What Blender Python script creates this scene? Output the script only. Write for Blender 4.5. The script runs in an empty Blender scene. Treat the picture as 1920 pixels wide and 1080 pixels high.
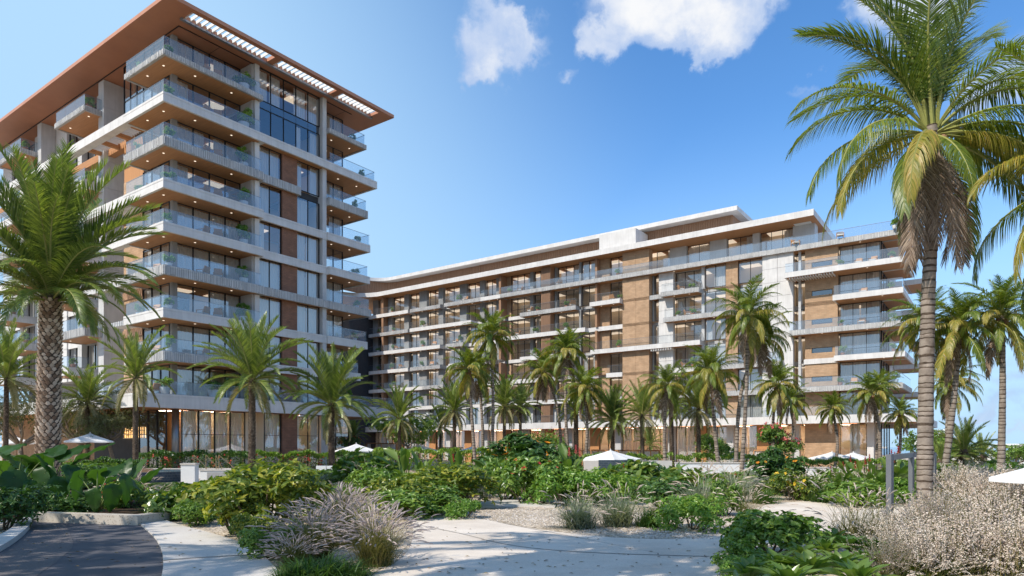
import bpy, math, random
from mathutils import Vector, Matrix, Euler, noise as mnoise
R = math.radians
PI = math.pi
scene = bpy.context.scene
col = scene.collection

# ------------------------------------------------------------------ camera
H = 2.1                     # eye height
FP = 1271.0                 # focal length in photo pixels
HY = 838.0                  # photo row of the horizon
cam_d = bpy.data.cameras.new("camera")
cam_d.sensor_width = 36.0
cam_d.lens = 36.0 * FP / 1920.0
cam_d.shift_y = (HY - 540.0) / 1920.0
cam_d.clip_start = 0.1
cam_d.clip_end = 20000
cam = bpy.data.objects.new("camera", cam_d)
cam.location = (0, 0, H)
cam.rotation_euler = (R(90), 0, 0)
col.objects.link(cam)
scene.camera = cam

# ------------------------------------------------------------------ sky + sun
SUN_EL, SUN_AZ = 46.0, 233.0          # azimuth clockwise from +Y
world = bpy.data.worlds.new("World")
scene.world = world
world.use_nodes = True
wn, wl = world.node_tree.nodes, world.node_tree.links
wn.clear()


def N(nodes, t, **kw):
    n = nodes.new(t)
    for k, v in kw.items():
        setattr(n, k, v)
    return n


def pdir(px, py):
    """direction of the sky seen at a photo point, as a unit vector"""
    return Vector(((px - 960) / FP, 1.0, (HY - py) / FP)).normalized()


def wmath(op, a, b=None, c=None):
    n = N(wn, "ShaderNodeMath", operation=op)
    for i, x in enumerate((a, b, c)):
        if x is None:
            continue
        if isinstance(x, (int, float)):
            n.inputs[i].default_value = x
        else:
            wl.new(x, n.inputs[i])
    return n.outputs[0]


sky = N(wn, "ShaderNodeTexSky", sky_type="NISHITA")
sky.sun_disc = False
sky.sun_elevation = R(SUN_EL)
sky.sun_rotation = R(SUN_AZ)
sky.altitude = 0
sky.air_density = 0.85
sky.dust_density = 0.5
sky.ozone_density = 1.6
hsv = N(wn, "ShaderNodeHueSaturation")
hsv.inputs["Saturation"].default_value = 1.26
hsv.inputs["Value"].default_value = 1.0
wl.new(sky.outputs[0], hsv.inputs["Color"])
bg = N(wn, "ShaderNodeBackground")
bg.inputs[1].default_value = 0.107
wl.new(hsv.outputs[0], bg.inputs[0])

tc = N(wn, "ShaderNodeTexCoord")
D = tc.outputs["Generated"]
# domain warp so cloud outlines are ragged
nz = N(wn, "ShaderNodeTexNoise", noise_dimensions="3D")
nz.inputs["Scale"].default_value = 13.0
nz.inputs["Detail"].default_value = 7.0
nz.inputs["Roughness"].default_value = 0.58
wl.new(D, nz.inputs["Vector"])
sub = N(wn, "ShaderNodeVectorMath", operation="SUBTRACT")
wl.new(nz.outputs["Color"], sub.inputs[0])
sub.inputs[1].default_value = (0.5, 0.5, 0.5)
scl = N(wn, "ShaderNodeVectorMath", operation="SCALE")
scl.inputs["Scale"].default_value = 0.115
wl.new(sub.outputs[0], scl.inputs[0])
WD = N(wn, "ShaderNodeVectorMath", operation="ADD")
wl.new(D, WD.inputs[0])
wl.new(scl.outputs[0], WD.inputs[1])
fine = N(wn, "ShaderNodeTexNoise", noise_dimensions="3D")
fine.inputs["Scale"].default_value = 16.0
fine.inputs["Detail"].default_value = 8.0
fine.inputs["Roughness"].default_value = 0.6
wl.new(D, fine.inputs["Vector"])


def puff(px, py, rw, rh, strength=1.0):
    """soft lobe of cloud about a direction of the sky; rw, rh are its half sizes in radians"""
    c = pdir(px, py)
    rw, rh = rw * 1.04, rh * 1.02
    s = N(wn, "ShaderNodeVectorMath", operation="SUBTRACT")
    wl.new(WD.outputs[0], s.inputs[0])
    s.inputs[1].default_value = c
    d = N(wn, "ShaderNodeVectorMath", operation="DIVIDE")
    wl.new(s.outputs[0], d.inputs[0])
    d.inputs[1].default_value = (rw, max(rw, rh), rh)
    ln = N(wn, "ShaderNodeVectorMath", operation="LENGTH")
    wl.new(d.outputs[0], ln.inputs[0])
    v = wmath("SUBTRACT", 1.0, ln.outputs["Value"])
    return wmath("MULTIPLY", wmath("MAXIMUM", v, 0.0), strength)


lobes = [
    (922, 75, .060, .048, .85), (988, 72, .046, .028, .8), (900, 132, .058, .032, 1.0), (880, 160, .040, .020, .7), (865, 70, .026, .022, .6),
    (912, 12, .022, .030, .45), (955, 48, .030, .026, .7),
    (1180, 42, .075, .054, 1.05), (1265, 22, .085, .062, 1.0), (1135, 78, .036, .026, .9), (1230, 76, .070, .030, .85), (1330, 66, .058, .028, .85),
    (1300, -20, .10, .06, 1.2), (1390, 35, .045, .030, .8), (1425, 8, .04, .03, .7), (1350, 95, .05, .02, .6),
    (1064, 132, .026, .012, .55), (1265, 380, .014, .011, .55), (1530, 180, .050, .014, .36), (1590, 188, .045, .012, .34),
    (1540, 135, .012, .008, .6), (1690, 8, .07, .045, 1.0), (1750, 40, .06, .05, .9), (1640, 20, .03, .02, .6),
    (1890, 125, .07, .045, .75), (1830, 190, .10, .04, .5), (1570, 8, .025, .012, .5),
    (1880, 300, .03, .014, .45), (1900, 440, .04, .006, .35),
    (1870, 730, .12, .024, .5), (1800, 786, .20, .014, .4), (1960, 812, .2, .010, .4), (1850, 690, .08, .014, .4), (1900, 768, .1, .012, .4), (1840, 640, .06, .012, .3),
]
acc = None
for lb in lobes:
    p = puff(*lb)
    acc = p if acc is None else wmath("ADD", acc, p)
# cumulus added behind the view only, its cover raised for white fill light
big = N(wn, "ShaderNodeTexNoise", noise_dimensions="3D")
big.inputs["Scale"].default_value = 3.0
big.inputs["Detail"].default_value = 6.0
wl.new(WD.outputs[0], big.inputs["Vector"])
sepd = N(wn, "ShaderNodeSeparateXYZ")
wl.new(D, sepd.inputs[0])
back = wmath("MULTIPLY", wmath("MAXIMUM", wmath("SUBTRACT", wmath("MULTIPLY", sepd.outputs[1], -1.0), 0.1), 0.0),
             wmath("MAXIMUM", wmath("SUBTRACT", big.outputs["Fac"], 0.44), 0.0))
acc = wmath("ADD", acc, wmath("MULTIPLY", back, 4.0))
dens = wmath("MULTIPLY", acc, wmath("ADD", wmath("MULTIPLY", fine.outputs["Fac"], 1.9), 0.1))
mr = N(wn, "ShaderNodeMapRange", interpolation_type="SMOOTHSTEP")
mr.inputs["From Min"].default_value = 0.14
mr.inputs["From Max"].default_value = 0.78
wl.new(dens, mr.inputs["Value"])
mask = wmath("MULTIPLY", mr.outputs[0], 0.95)
# sunlit tops are white, thin and lower parts a little blue-grey
body = N(wn, "ShaderNodeTexNoise", noise_dimensions="3D")
body.inputs["Scale"].default_value = 13.0
body.inputs["Detail"].default_value = 5.0
wl.new(WD.outputs[0], body.inputs["Vector"])
ccol = N(wn, "ShaderNodeMix", data_type="RGBA")
ccol.inputs["A"].default_value = (0.42, 0.57, 0.86, 1)
ccol.inputs["B"].default_value = (1.0, 1.0, 1.0, 1)
mr2 = N(wn, "ShaderNodeMapRange", interpolation_type="SMOOTHSTEP")
mr2.inputs["From Min"].default_value = 0.15
mr2.inputs["From Max"].default_value = 1.75
wl.new(wmath("ADD", wmath("MULTIPLY", dens, 0.62), wmath("MULTIPLY", wmath("SUBTRACT", body.outputs["Fac"], 0.42), 2.1)), mr2.inputs["Value"])
wl.new(mr2.outputs[0], ccol.inputs["Factor"])
bgc = N(wn, "ShaderNodeBackground")
bgc.inputs[1].default_value = 0.42
wl.new(ccol.outputs["Result"], bgc.inputs[0])
# thin bright haze on the sun's side of the sky (left of the view and on round behind it)
hz = N(wn, "ShaderNodeVectorMath", operation="DOT_PRODUCT")
wl.new(D, hz.inputs[0])
hz.inputs[1].default_value = (-0.8, 0.0, -0.5)
mh = N(wn, "ShaderNodeMapRange", interpolation_type="SMOOTHSTEP")
mh.inputs["From Min"].default_value = -0.42
mh.inputs["From Max"].default_value = 0.12
mh.inputs["To Max"].default_value = 0.92
wl.new(hz.outputs["Value"], mh.inputs["Value"])
ml = N(wn, "ShaderNodeMapRange", interpolation_type="SMOOTHSTEP")      # sea haze low along the whole horizon
ml.inputs["From Min"].default_value = 0.44
ml.inputs["From Max"].default_value = 0.02
ml.inputs["To Max"].default_value = 0.95
wl.new(sepd.outputs[2], ml.inputs["Value"])
bgh = N(wn, "ShaderNodeBackground")
bgh.inputs[0].default_value = (0.475, 0.735, 1.0, 1)
bgh.inputs[1].default_value = 0.435
mixh = N(wn, "ShaderNodeMixShader")
wl.new(wmath("MAXIMUM", mh.outputs[0], ml.outputs[0]), mixh.inputs[0])
wl.new(bg.outputs[0], mixh.inputs[1])
wl.new(bgh.outputs[0], mixh.inputs[2])
mixw = N(wn, "ShaderNodeMixShader")
wl.new(mask, mixw.inputs[0])
wl.new(mixh.outputs[0], mixw.inputs[1])
wl.new(bgc.outputs[0], mixw.inputs[2])
wo = N(wn, "ShaderNodeOutputWorld")
wl.new(mixw.outputs[0], wo.inputs[0])

sun_d = bpy.data.lights.new("sun", "SUN")
sun_d.energy = 2.12
sun_d.angle = R(0.53)
sun_d.color = (1.0, 0.93, 0.83)
sun = bpy.data.objects.new("sun", sun_d)
S = Vector((math.sin(R(SUN_AZ)) * math.cos(R(SUN_EL)), math.cos(R(SUN_AZ)) * math.cos(R(SUN_EL)), math.sin(R(SUN_EL))))
sun.rotation_euler = (-S).to_track_quat("-Z", "Y").to_euler()
sun.location = S * 200
col.objects.link(sun)

vs = scene.view_settings
vs.view_transform = "Standard"
vs.look = "None"
vs.exposure = 1.25
vs.gamma = 1.0
vs.use_curve_mapping = False
scene.render.engine = "CYCLES"
cy = scene.cycles
cy.max_bounces = 7
cy.diffuse_bounces = 4
cy.glossy_bounces = 3
cy.transmission_bounces = 4
cy.transparent_max_bounces = 24
cy.use_denoising = True
cy.sample_clamp_indirect = 4.0
cy.caustics_reflective = False
cy.caustics_refractive = False

# ------------------------------------------------------------------ helpers
rng = random.Random(11)


class MB:
    """collects faces and links them as one mesh object"""

    def __init__(s):
        s.v, s.f, s.m = [], [], []

    def face(s, pts, mi=0):
        b = len(s.v)
        s.v.extend([tuple(p) for p in pts])
        s.f.append(tuple(range(b, b + len(pts))))
        s.m.append(mi)

    def add(s, vs_, fs, mi=0):
        b = len(s.v)
        s.v.extend([tuple(p) for p in vs_])
        for f in fs:
            s.f.append(tuple(b + i for i in f))
            s.m.append(mi)

    def box(s, x0, x1, y0, y1, z0, z1, mi=0, top=None, bot=None):
        if x1 < x0: x0, x1 = x1, x0
        if y1 < y0: y0, y1 = y1, y0
        p = [(x0, y0, z0), (x1, y0, z0), (x1, y1, z0), (x0, y1, z0), (x0, y0, z1), (x1, y0, z1), (x1, y1, z1), (x0, y1, z1)]
        b = len(s.v)
        s.v.extend(p)
        for f, m in (((0, 3, 2, 1), mi if bot is None else bot), ((4, 5, 6, 7), mi if top is None else top), ((0, 1, 5, 4), mi), ((1, 2, 6, 5), mi), ((2, 3, 7, 6), mi), ((3, 0, 4, 7), mi)):
            s.f.append(tuple(b + i for i in f))
            s.m.append(m)

    def tube(s, pts, rad, n=8, mi=0, cap=True):
        pts = [Vector(p) for p in pts]
        if isinstance(rad, (int, float)): rad = [rad] * len(pts)
        b = len(s.v)
        ref = None
        for i, p in enumerate(pts):
            t = (pts[min(i + 1, len(pts) - 1)] - pts[max(i - 1, 0)])
            if t.length < 1e-9: t = Vector((0, 0, 1))
            t.normalize()
            if ref is None:
                ref = Vector((1, 0, 0)) if abs(t.x) < 0.9 else Vector((0, 1, 0))
            x = (ref - t * ref.dot(t)).normalized()
            y = t.cross(x)
            ref = x
            for k in range(n):
                a = 2 * PI * k / n
                s.v.append(tuple(p + x * (math.cos(a) * rad[i]) + y * (math.sin(a) * rad[i])))
        for i in range(len(pts) - 1):
            for k in range(n):
                k2 = (k + 1) % n
                s.f.append((b + i * n + k, b + i * n + k2, b + (i + 1) * n + k2, b + (i + 1) * n + k))
                s.m.append(mi)
        if cap:
            s.f.append(tuple(b + k for k in reversed(range(n)))); s.m.append(mi)
            e = b + (len(pts) - 1) * n
            s.f.append(tuple(e + k for k in range(n))); s.m.append(mi)

    def mesh(s, name, mats, smooth=False):
        me = bpy.data.meshes.new(name)
        me.from_pydata(s.v, [], s.f)
        if not isinstance(mats, (list, tuple)): mats = [mats]
        for m in mats: me.materials.append(m)
        if len(mats) > 1:
            me.polygons.foreach_set("material_index", s.m)
        if smooth:
            me.polygons.foreach_set("use_smooth", [True] * len(me.polygons))
        me.update()
        return me

    def build(s, name, mats, parent=None, smooth=False, loc=None):
        return obj(name, s.mesh(name, mats, smooth), parent, loc)


def obj(name, me, parent=None, loc=None, rot=None, scale=None):
    o = bpy.data.objects.new(name, me)
    col.objects.link(o)
    if parent is not None: o.parent = parent
    if loc is not None: o.location = loc
    if rot is not None: o.rotation_euler = rot
    if scale is not None: o.scale = (scale,) * 3 if isinstance(scale, (int, float)) else scale
    return o


def tag(o, label=None, cat=None, group=None, kind=None):
    if label: o["label"] = label
    if cat: o["category"] = cat
    if group: o["group"] = group
    if kind: o["kind"] = kind
    return o


def empty(name, loc, rz=0.0, scale=1.0):
    o = bpy.data.objects.new(name, None)
    o.empty_display_size = 0.3
    col.objects.link(o)
    o.location = loc
    o.rotation_euler = (0, 0, rz)
    o.scale = (scale,) * 3
    return o


def smooth01(t):
    t = max(0.0, min(1.0, t))
    return t * t * (3 - 2 * t)


def gz(x, y):
    """height of the ground: the pool terrace on the right lies a little lower"""
    return -0.8 * smooth01((x + 14) / 10.0) * smooth01((y - 36) / 12.0)


def gp(px, py):
    """point of the (flat) near ground seen at a photo pixel"""
    Y = H * FP / (py - HY)
    return Vector(((px - 960) / FP * Y, Y, 0.0))


def at(px, Y):
    x = (px - 960) / FP * Y
    return Vector((x, Y, gz(x, Y)))


def zat(py, Y):
    return H + (HY - py) / FP * Y


# ------------------------------------------------------------------ materials
def mat(name):
    m = bpy.data.materials.new(name)
    m.use_nodes = True
    nt = m.node_tree
    return m, nt.nodes, nt.links, nt.nodes["Principled BSDF"]


def ramp(nodes, stops):
    r = nodes.new("ShaderNodeValToRGB")
    e = r.color_ramp.elements
    while len(e) > 1: e.remove(e[-1])
    e[0].position, e[0].color = stops[0][0], (*stops[0][1], 1)
    for p, c in stops[1:]:
        n = e.new(p); n.color = (*c, 1)
    return r


def m_noise(name, c1, c2, scale=4.0, rough=0.8, bump=0.15, bscale=None, detail=6, spec=0.3, dist=0.02):
    m, n, l, b = mat(name)
    t = n.new("ShaderNodeTexCoord")
    z = n.new("ShaderNodeTexNoise"); z.inputs["Scale"].default_value = scale; z.inputs["Detail"].default_value = detail
    z.inputs["Roughness"].default_value = 0.62
    l.new(t.outputs["Object"], z.inputs["Vector"])
    r = ramp(n, [(0.3, c1), (0.7, c2)])
    l.new(z.outputs["Fac"], r.inputs[0]); l.new(r.outputs[0], b.inputs["Base Color"])
    b.inputs["Roughness"].default_value = rough
    b.inputs["Specular IOR Level"].default_value = spec
    if bump:
        z2 = n.new("ShaderNodeTexNoise"); z2.inputs["Scale"].default_value = bscale or scale * 6; z2.inputs["Detail"].default_value = 5
        l.new(t.outputs["Object"], z2.inputs["Vector"])
        bp = n.new("ShaderNodeBump"); bp.inputs["Strength"].default_value = bump; bp.inputs["Distance"].default_value = dist
        l.new(z2.outputs["Fac"], bp.inputs["Height"]); l.new(bp.outputs[0], b.inputs["Normal"])
    return m


def m_plain(name, c, rough=0.5, metal=0.0, spec=0.4):
    m, n, l, b = mat(name)
    b.inputs["Base Color"].default_value = (*c, 1)
    b.inputs["Roughness"].default_value = rough
    b.inputs["Metallic"].default_value = metal
    b.inputs["Specular IOR Level"].default_value = spec
    return m


def m_concrete(name, c1, c2, stain=0.85):
    """cast concrete: broad mottling, fine pores, faint vertical water marks"""
    m, n, l, b = mat(name)
    t = n.new("ShaderNodeTexCoord")
    z = n.new("ShaderNodeTexNoise"); z.inputs["Scale"].default_value = 0.9; z.inputs["Detail"].default_value = 8
    l.new(t.outputs["Object"], z.inputs["Vector"])
    r = ramp(n, [(0.32, c1), (0.68, c2)])
    l.new(z.outputs["Fac"], r.inputs[0])
    mp = n.new("ShaderNodeMapping"); mp.inputs["Scale"].default_value = (5, 5, 0.35)
    l.new(t.outputs["Object"], mp.inputs["Vector"])
    z2 = n.new("ShaderNodeTexNoise"); z2.inputs["Scale"].default_value = 1.0; z2.inputs["Detail"].default_value = 4
    l.new(mp.outputs[0], z2.inputs["Vector"])
    r2 = ramp(n, [(0.35, (stain,) * 3), (0.6, (1, 1, 1))])
    l.new(z2.outputs["Fac"], r2.inputs[0])
    mx = n.new("ShaderNodeMix"); mx.data_type = "RGBA"; mx.blend_type = "MULTIPLY"; mx.inputs["Factor"].default_value = 0.55
    l.new(r.outputs[0], mx.inputs["A"]); l.new(r2.outputs[0], mx.inputs["B"])
    l.new(mx.outputs["Result"], b.inputs["Base Color"])
    b.inputs["Roughness"].default_value = 0.75
    b.inputs["Specular IOR Level"].default_value = 0.3
    z3 = n.new("ShaderNodeTexNoise"); z3.inputs["Scale"].default_value = 25; z3.inputs["Detail"].default_value = 4
    l.new(t.outputs["Object"], z3.inputs["Vector"])
    bp = n.new("ShaderNodeBump"); bp.inputs["Strength"].default_value = 0.15; bp.inputs["Distance"].default_value = 0.02
    l.new(z3.outputs["Fac"], bp.inputs["Height"]); l.new(bp.outputs[0], b.inputs["Normal"])
    return m


def m_brick(name, c1, c2, mortar, bw=0.5, rh=0.2):
    m, n, l, b = mat(name)
    t = n.new("ShaderNodeTexCoord")
    sp = n.new("ShaderNodeSeparateXYZ"); l.new(t.outputs["Object"], sp.inputs[0])
    ad = n.new("ShaderNodeMath"); ad.operation = "ADD"; l.new(sp.outputs[0], ad.inputs[0]); l.new(sp.outputs[1], ad.inputs[1])
    cb = n.new("ShaderNodeCombineXYZ"); l.new(ad.outputs[0], cb.inputs[0]); l.new(sp.outputs[2], cb.inputs[1])
    k = n.new("ShaderNodeTexBrick")
    k.inputs["Scale"].default_value = 1.0
    k.inputs["Brick Width"].default_value = bw
    k.inputs["Row Height"].default_value = rh
    k.inputs["Mortar Size"].default_value = 0.012
    k.inputs["Mortar Smooth"].default_value = 0.3
    k.inputs["Bias"].default_value = -0.1
    k.inputs["Color1"].default_value = (*c1, 1); k.inputs["Color2"].default_value = (*c2, 1); k.inputs["Mortar"].default_value = (*mortar, 1)
    l.new(cb.outputs[0], k.inputs["Vector"])
    z = n.new("ShaderNodeTexNoise"); z.inputs["Scale"].default_value = 1.3; z.inputs["Detail"].default_value = 6
    l.new(t.outputs["Object"], z.inputs["Vector"])
    r2 = ramp(n, [(0.3, (0.78,) * 3), (0.7, (1.1,) * 3)])
    l.new(z.outputs["Fac"], r2.inputs[0])
    mx = n.new("ShaderNodeMix"); mx.data_type = "RGBA"; mx.blend_type = "MULTIPLY"; mx.inputs["Factor"].default_value = 0.8
    l.new(k.outputs["Color"], mx.inputs["A"]); l.new(r2.outputs[0], mx.inputs["B"])
    l.new(mx.outputs["Result"], b.inputs["Base Color"])
    b.inputs["Roughness"].default_value = 0.85
    b.inputs["Specular IOR Level"].default_value = 0.2
    bp = n.new("ShaderNodeBump"); bp.inputs["Strength"].default_value = 0.6; bp.inputs["Distance"].default_value = 0.03; bp.invert = True
    l.new(k.outputs["Fac"], bp.inputs["Height"]); l.new(bp.outputs[0], b.inputs["Normal"])
    return m


def m_wood(name, c1, c2, rough=0.55, axis=2):
    m, n, l, b = mat(name)
    t = n.new("ShaderNodeTexCoord")
    mp = n.new("ShaderNodeMapping")
    sc = [9, 9, 9]; sc[axis] = 0.5
    mp.inputs["Scale"].default_value = sc
    l.new(t.outputs["Object"], mp.inputs["Vector"])
    z = n.new("ShaderNodeTexNoise"); z.inputs["Scale"].default_value = 1.0; z.inputs["Detail"].default_value = 5
    l.new(mp.outputs[0], z.inputs["Vector"])
    r = ramp(n, [(0.3, c1), (0.7, c2)])
    l.new(z.outputs["Fac"], r.inputs[0]); l.new(r.outputs[0], b.inputs["Base Color"])
    b.inputs["Roughness"].default_value = rough
    b.inputs["Specular IOR Level"].default_value = 0.3
    return m


def m_glass(name, tint, refl0=0.08, milk=0.0, milkc=(0.6, 0.7, 0.8)):
    """thin pane: clear with Schlick reflection"""
    m, n, l, b = mat(name)
    n.remove(b)
    out = [x for x in n if x.type == "OUTPUT_MATERIAL"][0]
    lw = n.new("ShaderNodeLayerWeight"); lw.inputs["Blend"].default_value = 0.5
    p = n.new("ShaderNodeMath"); p.operation = "POWER"; l.new(lw.outputs["Facing"], p.inputs[0]); p.inputs[1].default_value = 4.0
    ma = n.new("ShaderNodeMath"); ma.operation = "MULTIPLY_ADD"; l.new(p.outputs[0], ma.inputs[0])
    ma.inputs[1].default_value = 1 - refl0; ma.inputs[2].default_value = refl0
    tr = n.new("ShaderNodeBsdfTransparent"); tr.inputs[0].default_value = (*tint, 1)
    gl = n.new("ShaderNodeBsdfGlossy"); gl.inputs["Roughness"].default_value = 0.015; gl.inputs[0].default_value = (0.95, 0.97, 1.0, 1)
    z = n.new("ShaderNodeTexNoise"); z.inputs["Scale"].default_value = 0.8; z.inputs["Detail"].default_value = 1
    t = n.new("ShaderNodeTexCoord"); l.new(t.outputs["Object"], z.inputs["Vector"])
    bp = n.new("ShaderNodeBump"); bp.inputs["Strength"].default_value = 0.05; bp.inputs["Distance"].default_value = 0.05
    l.new(z.outputs["Fac"], bp.inputs["Height"]); l.new(bp.outputs[0], gl.inputs["Normal"])
    base = tr
    if milk > 0:
        df = n.new("ShaderNodeBsdfDiffuse"); df.inputs[0].default_value = (*milkc, 1)
        mm = n.new("ShaderNodeMixShader"); mm.inputs[0].default_value = milk
        l.new(tr.outputs[0], mm.inputs[1]); l.new(df.outputs[0], mm.inputs[2])
        base = mm
    mx = n.new("ShaderNodeMixShader")
    l.new(ma.outputs[0], mx.inputs[0]); l.new(base.outputs[0], mx.inputs[1]); l.new(gl.outputs[0], mx.inputs[2])
    l.new(mx.outputs[0], out.inputs[0])
    return m


def m_emit(name, c, s):
    m, n, l, b = mat(name)
    b.inputs["Base Color"].default_value = (*c, 1)
    b.inputs["Emission Color"].default_value = (*c, 1)
    b.inputs["Emission Strength"].default_value = s
    return m


def m_leaf(name, stops, trans=0.35, rough=0.45, spec=0.35, tcol=None, by_object=True):
    """leaf: each leaf (mesh island) has its own shade, each plant shifts a little; light passes through"""
    m, n, l, b = mat(name)
    out = [x for x in n if x.type == "OUTPUT_MATERIAL"][0]
    g = n.new("ShaderNodeNewGeometry")
    r = ramp(n, stops)
    oi = n.new("ShaderNodeObjectInfo")
    a = n.new("ShaderNodeMath"); a.operation = "MULTIPLY_ADD"; l.new(oi.outputs["Random"], a.inputs[0]); a.inputs[1].default_value = 0.34 if by_object else 0.0; a.inputs[2].default_value = -0.17 if by_object else 0.0
    s = n.new("ShaderNodeMath"); s.operation = "ADD"; s.use_clamp = True
    l.new(g.outputs["Random Per Island"], s.inputs[0]); l.new(a.outputs[0], s.inputs[1])
    l.new(s.outputs[0], r.inputs[0])
    l.new(r.outputs[0], b.inputs["Base Color"])
    b.inputs["Roughness"].default_value = rough
    b.inputs["Specular IOR Level"].default_value = spec
    t = n.new("ShaderNodeBsdfTranslucent")
    mu = n.new("ShaderNodeMix"); mu.data_type = "RGBA"; mu.blend_type = "MULTIPLY"; mu.inputs["Factor"].default_value = 1.0
    l.new(r.outputs[0], mu.inputs["A"]); mu.inputs["B"].default_value = (*(tcol or (1.5, 1.5, 0.6)), 1)
    l.new(mu.outputs["Result"], t.inputs[0])
    mx = n.new("ShaderNodeMixShader"); mx.inputs[0].default_value = trans
    l.new(b.outputs[0], mx.inputs[1]); l.new(t.outputs[0], mx.inputs[2]); l.new(mx.outputs[0], out.inputs[0])
    return m


M = {}
M["white"] = m_concrete("pale_concrete", (0.58, 0.56, 0.54), (0.68, 0.66, 0.64))
M["grey"] = m_concrete("grey_concrete", (0.33, 0.325, 0.32), (0.43, 0.425, 0.42))
M["flute"] = m_concrete("ribbed_concrete", (0.50, 0.49, 0.475), (0.60, 0.59, 0.575))
M["col"] = m_concrete("column_concrete", (0.48, 0.475, 0.47), (0.56, 0.555, 0.55))
M["col2"] = m_concrete("grey_column_concrete", (0.25, 0.248, 0.245), (0.32, 0.318, 0.312))
M["floor"] = m_noise("balcony_floor", (0.40, 0.37, 0.33), (0.48, 0.45, 0.41), 2, 0.7, 0.05)
M["soffit"] = m_wood("timber_soffit", (0.42, 0.205, 0.095), (0.51, 0.26, 0.12), 0.6, 1)
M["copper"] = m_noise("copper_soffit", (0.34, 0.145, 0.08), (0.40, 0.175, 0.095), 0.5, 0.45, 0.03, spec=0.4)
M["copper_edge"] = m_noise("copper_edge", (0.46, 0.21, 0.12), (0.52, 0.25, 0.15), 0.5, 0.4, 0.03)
M["brick"] = m_brick("tan_brick", (0.50, 0.33, 0.205), (0.43, 0.275, 0.165), (0.35, 0.26, 0.185))
M["brick_brown"] = m_brick("brown_brick", (0.30, 0.15, 0.095), (0.24, 0.12, 0.08), (0.17, 0.11, 0.08), 0.4, 0.16)
M["wood"] = m_wood("brown_timber", (0.27, 0.15, 0.085), (0.36, 0.21, 0.125))
M["wood_warm"] = m_wood("warm_timber", (0.42, 0.20, 0.08), (0.52, 0.26, 0.11))
M["slat"] = m_wood("slat_timber", (0.30, 0.175, 0.105), (0.38, 0.23, 0.145))
M["frame"] = m_plain("dark_bronze_frame", (0.025, 0.024, 0.026), 0.4, 0.5)
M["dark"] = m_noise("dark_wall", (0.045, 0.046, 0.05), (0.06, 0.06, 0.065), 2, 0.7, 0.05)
M["glass"] = m_glass("window_glass", (0.90, 0.92, 0.93), 0.22)
M["glass_b"] = m_glass("balustrade_glass", (0.80, 0.88, 0.95), 0.07, 0.13, (0.55, 0.66, 0.80))
M["glass_c"] = m_glass("clear_balustrade_glass", (0.92, 0.95, 0.97), 0.05, 0.04, (0.6, 0.68, 0.75))
M["curtain"] = m_leaf("white_curtain", [(0.0, (0.70, 0.68, 0.64)), (1.0, (0.82, 0.80, 0.77))], 0.25, 0.9, 0.1, (1, 1, 1))
M["room"] = m_noise("room_wall", (0.70, 0.56, 0.40), (0.76, 0.62, 0.46), 0.6, 0.8, 0)
M["room_fill_glow"] = m_emit("room_fill_glow", (1.0, 0.82, 0.62), 0.36)  # warm glow for ceiling panels added to light the rooms
M["lobby_fill_glow"] = m_emit("lobby_fill_glow", (1.0, 0.80, 0.58), 3.6)  # stronger glow, added to brighten the ground-floor interiors
M["downlight"] = m_emit("downlight", (1.0, 0.88, 0.7), 0.5)
M["metal"] = m_plain("grey_metal", (0.28, 0.29, 0.31), 0.4, 0.7)
M["darkmetal"] = m_noise("slate_grey_paint", (0.13, 0.135, 0.15), (0.16, 0.165, 0.18), 3, 0.45, 0.03)
M["gold"] = m_plain("brushed_brass", (0.55, 0.40, 0.22), 0.35, 0.9)
M["whitepaint"] = m_noise("white_paint", (0.74, 0.74, 0.73), (0.80, 0.80, 0.79), 2, 0.5, 0.02)
M["canvas"] = m_leaf("white_canvas", [(0.0, (0.76, 0.76, 0.75)), (1.0, (0.80, 0.80, 0.79))], 0.18, 0.9, 0.1, (1, 1, 1), False)
M["pot_t"] = m_noise("terracotta", (0.42, 0.17, 0.09), (0.50, 0.22, 0.12), 6, 0.8, 0.05)
M["pot_w"] = m_noise("white_ceramic", (0.66, 0.64, 0.62), (0.72, 0.71, 0.69), 6, 0.5, 0.02)
M["cushion"] = m_noise("cream_fabric", (0.60, 0.57, 0.52), (0.68, 0.65, 0.60), 20, 0.95, 0.1)
# ------------------------------------------------------------------ buildings
# both blocks share one grid: local x runs away to the right, local y away to the left
ANG = math.atan2(0.8116, 0.5843)
UX, UY = Vector((0.5843, 0.8116, 0)), Vector((-0.8116, 0.5843, 0))
ORG = Vector((-28.2, 54.8, 0))


def bworld(a, b, z=0.0):
    p = ORG + UX * a + UY * b
    return Vector((p.x, p.y, z))


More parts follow.
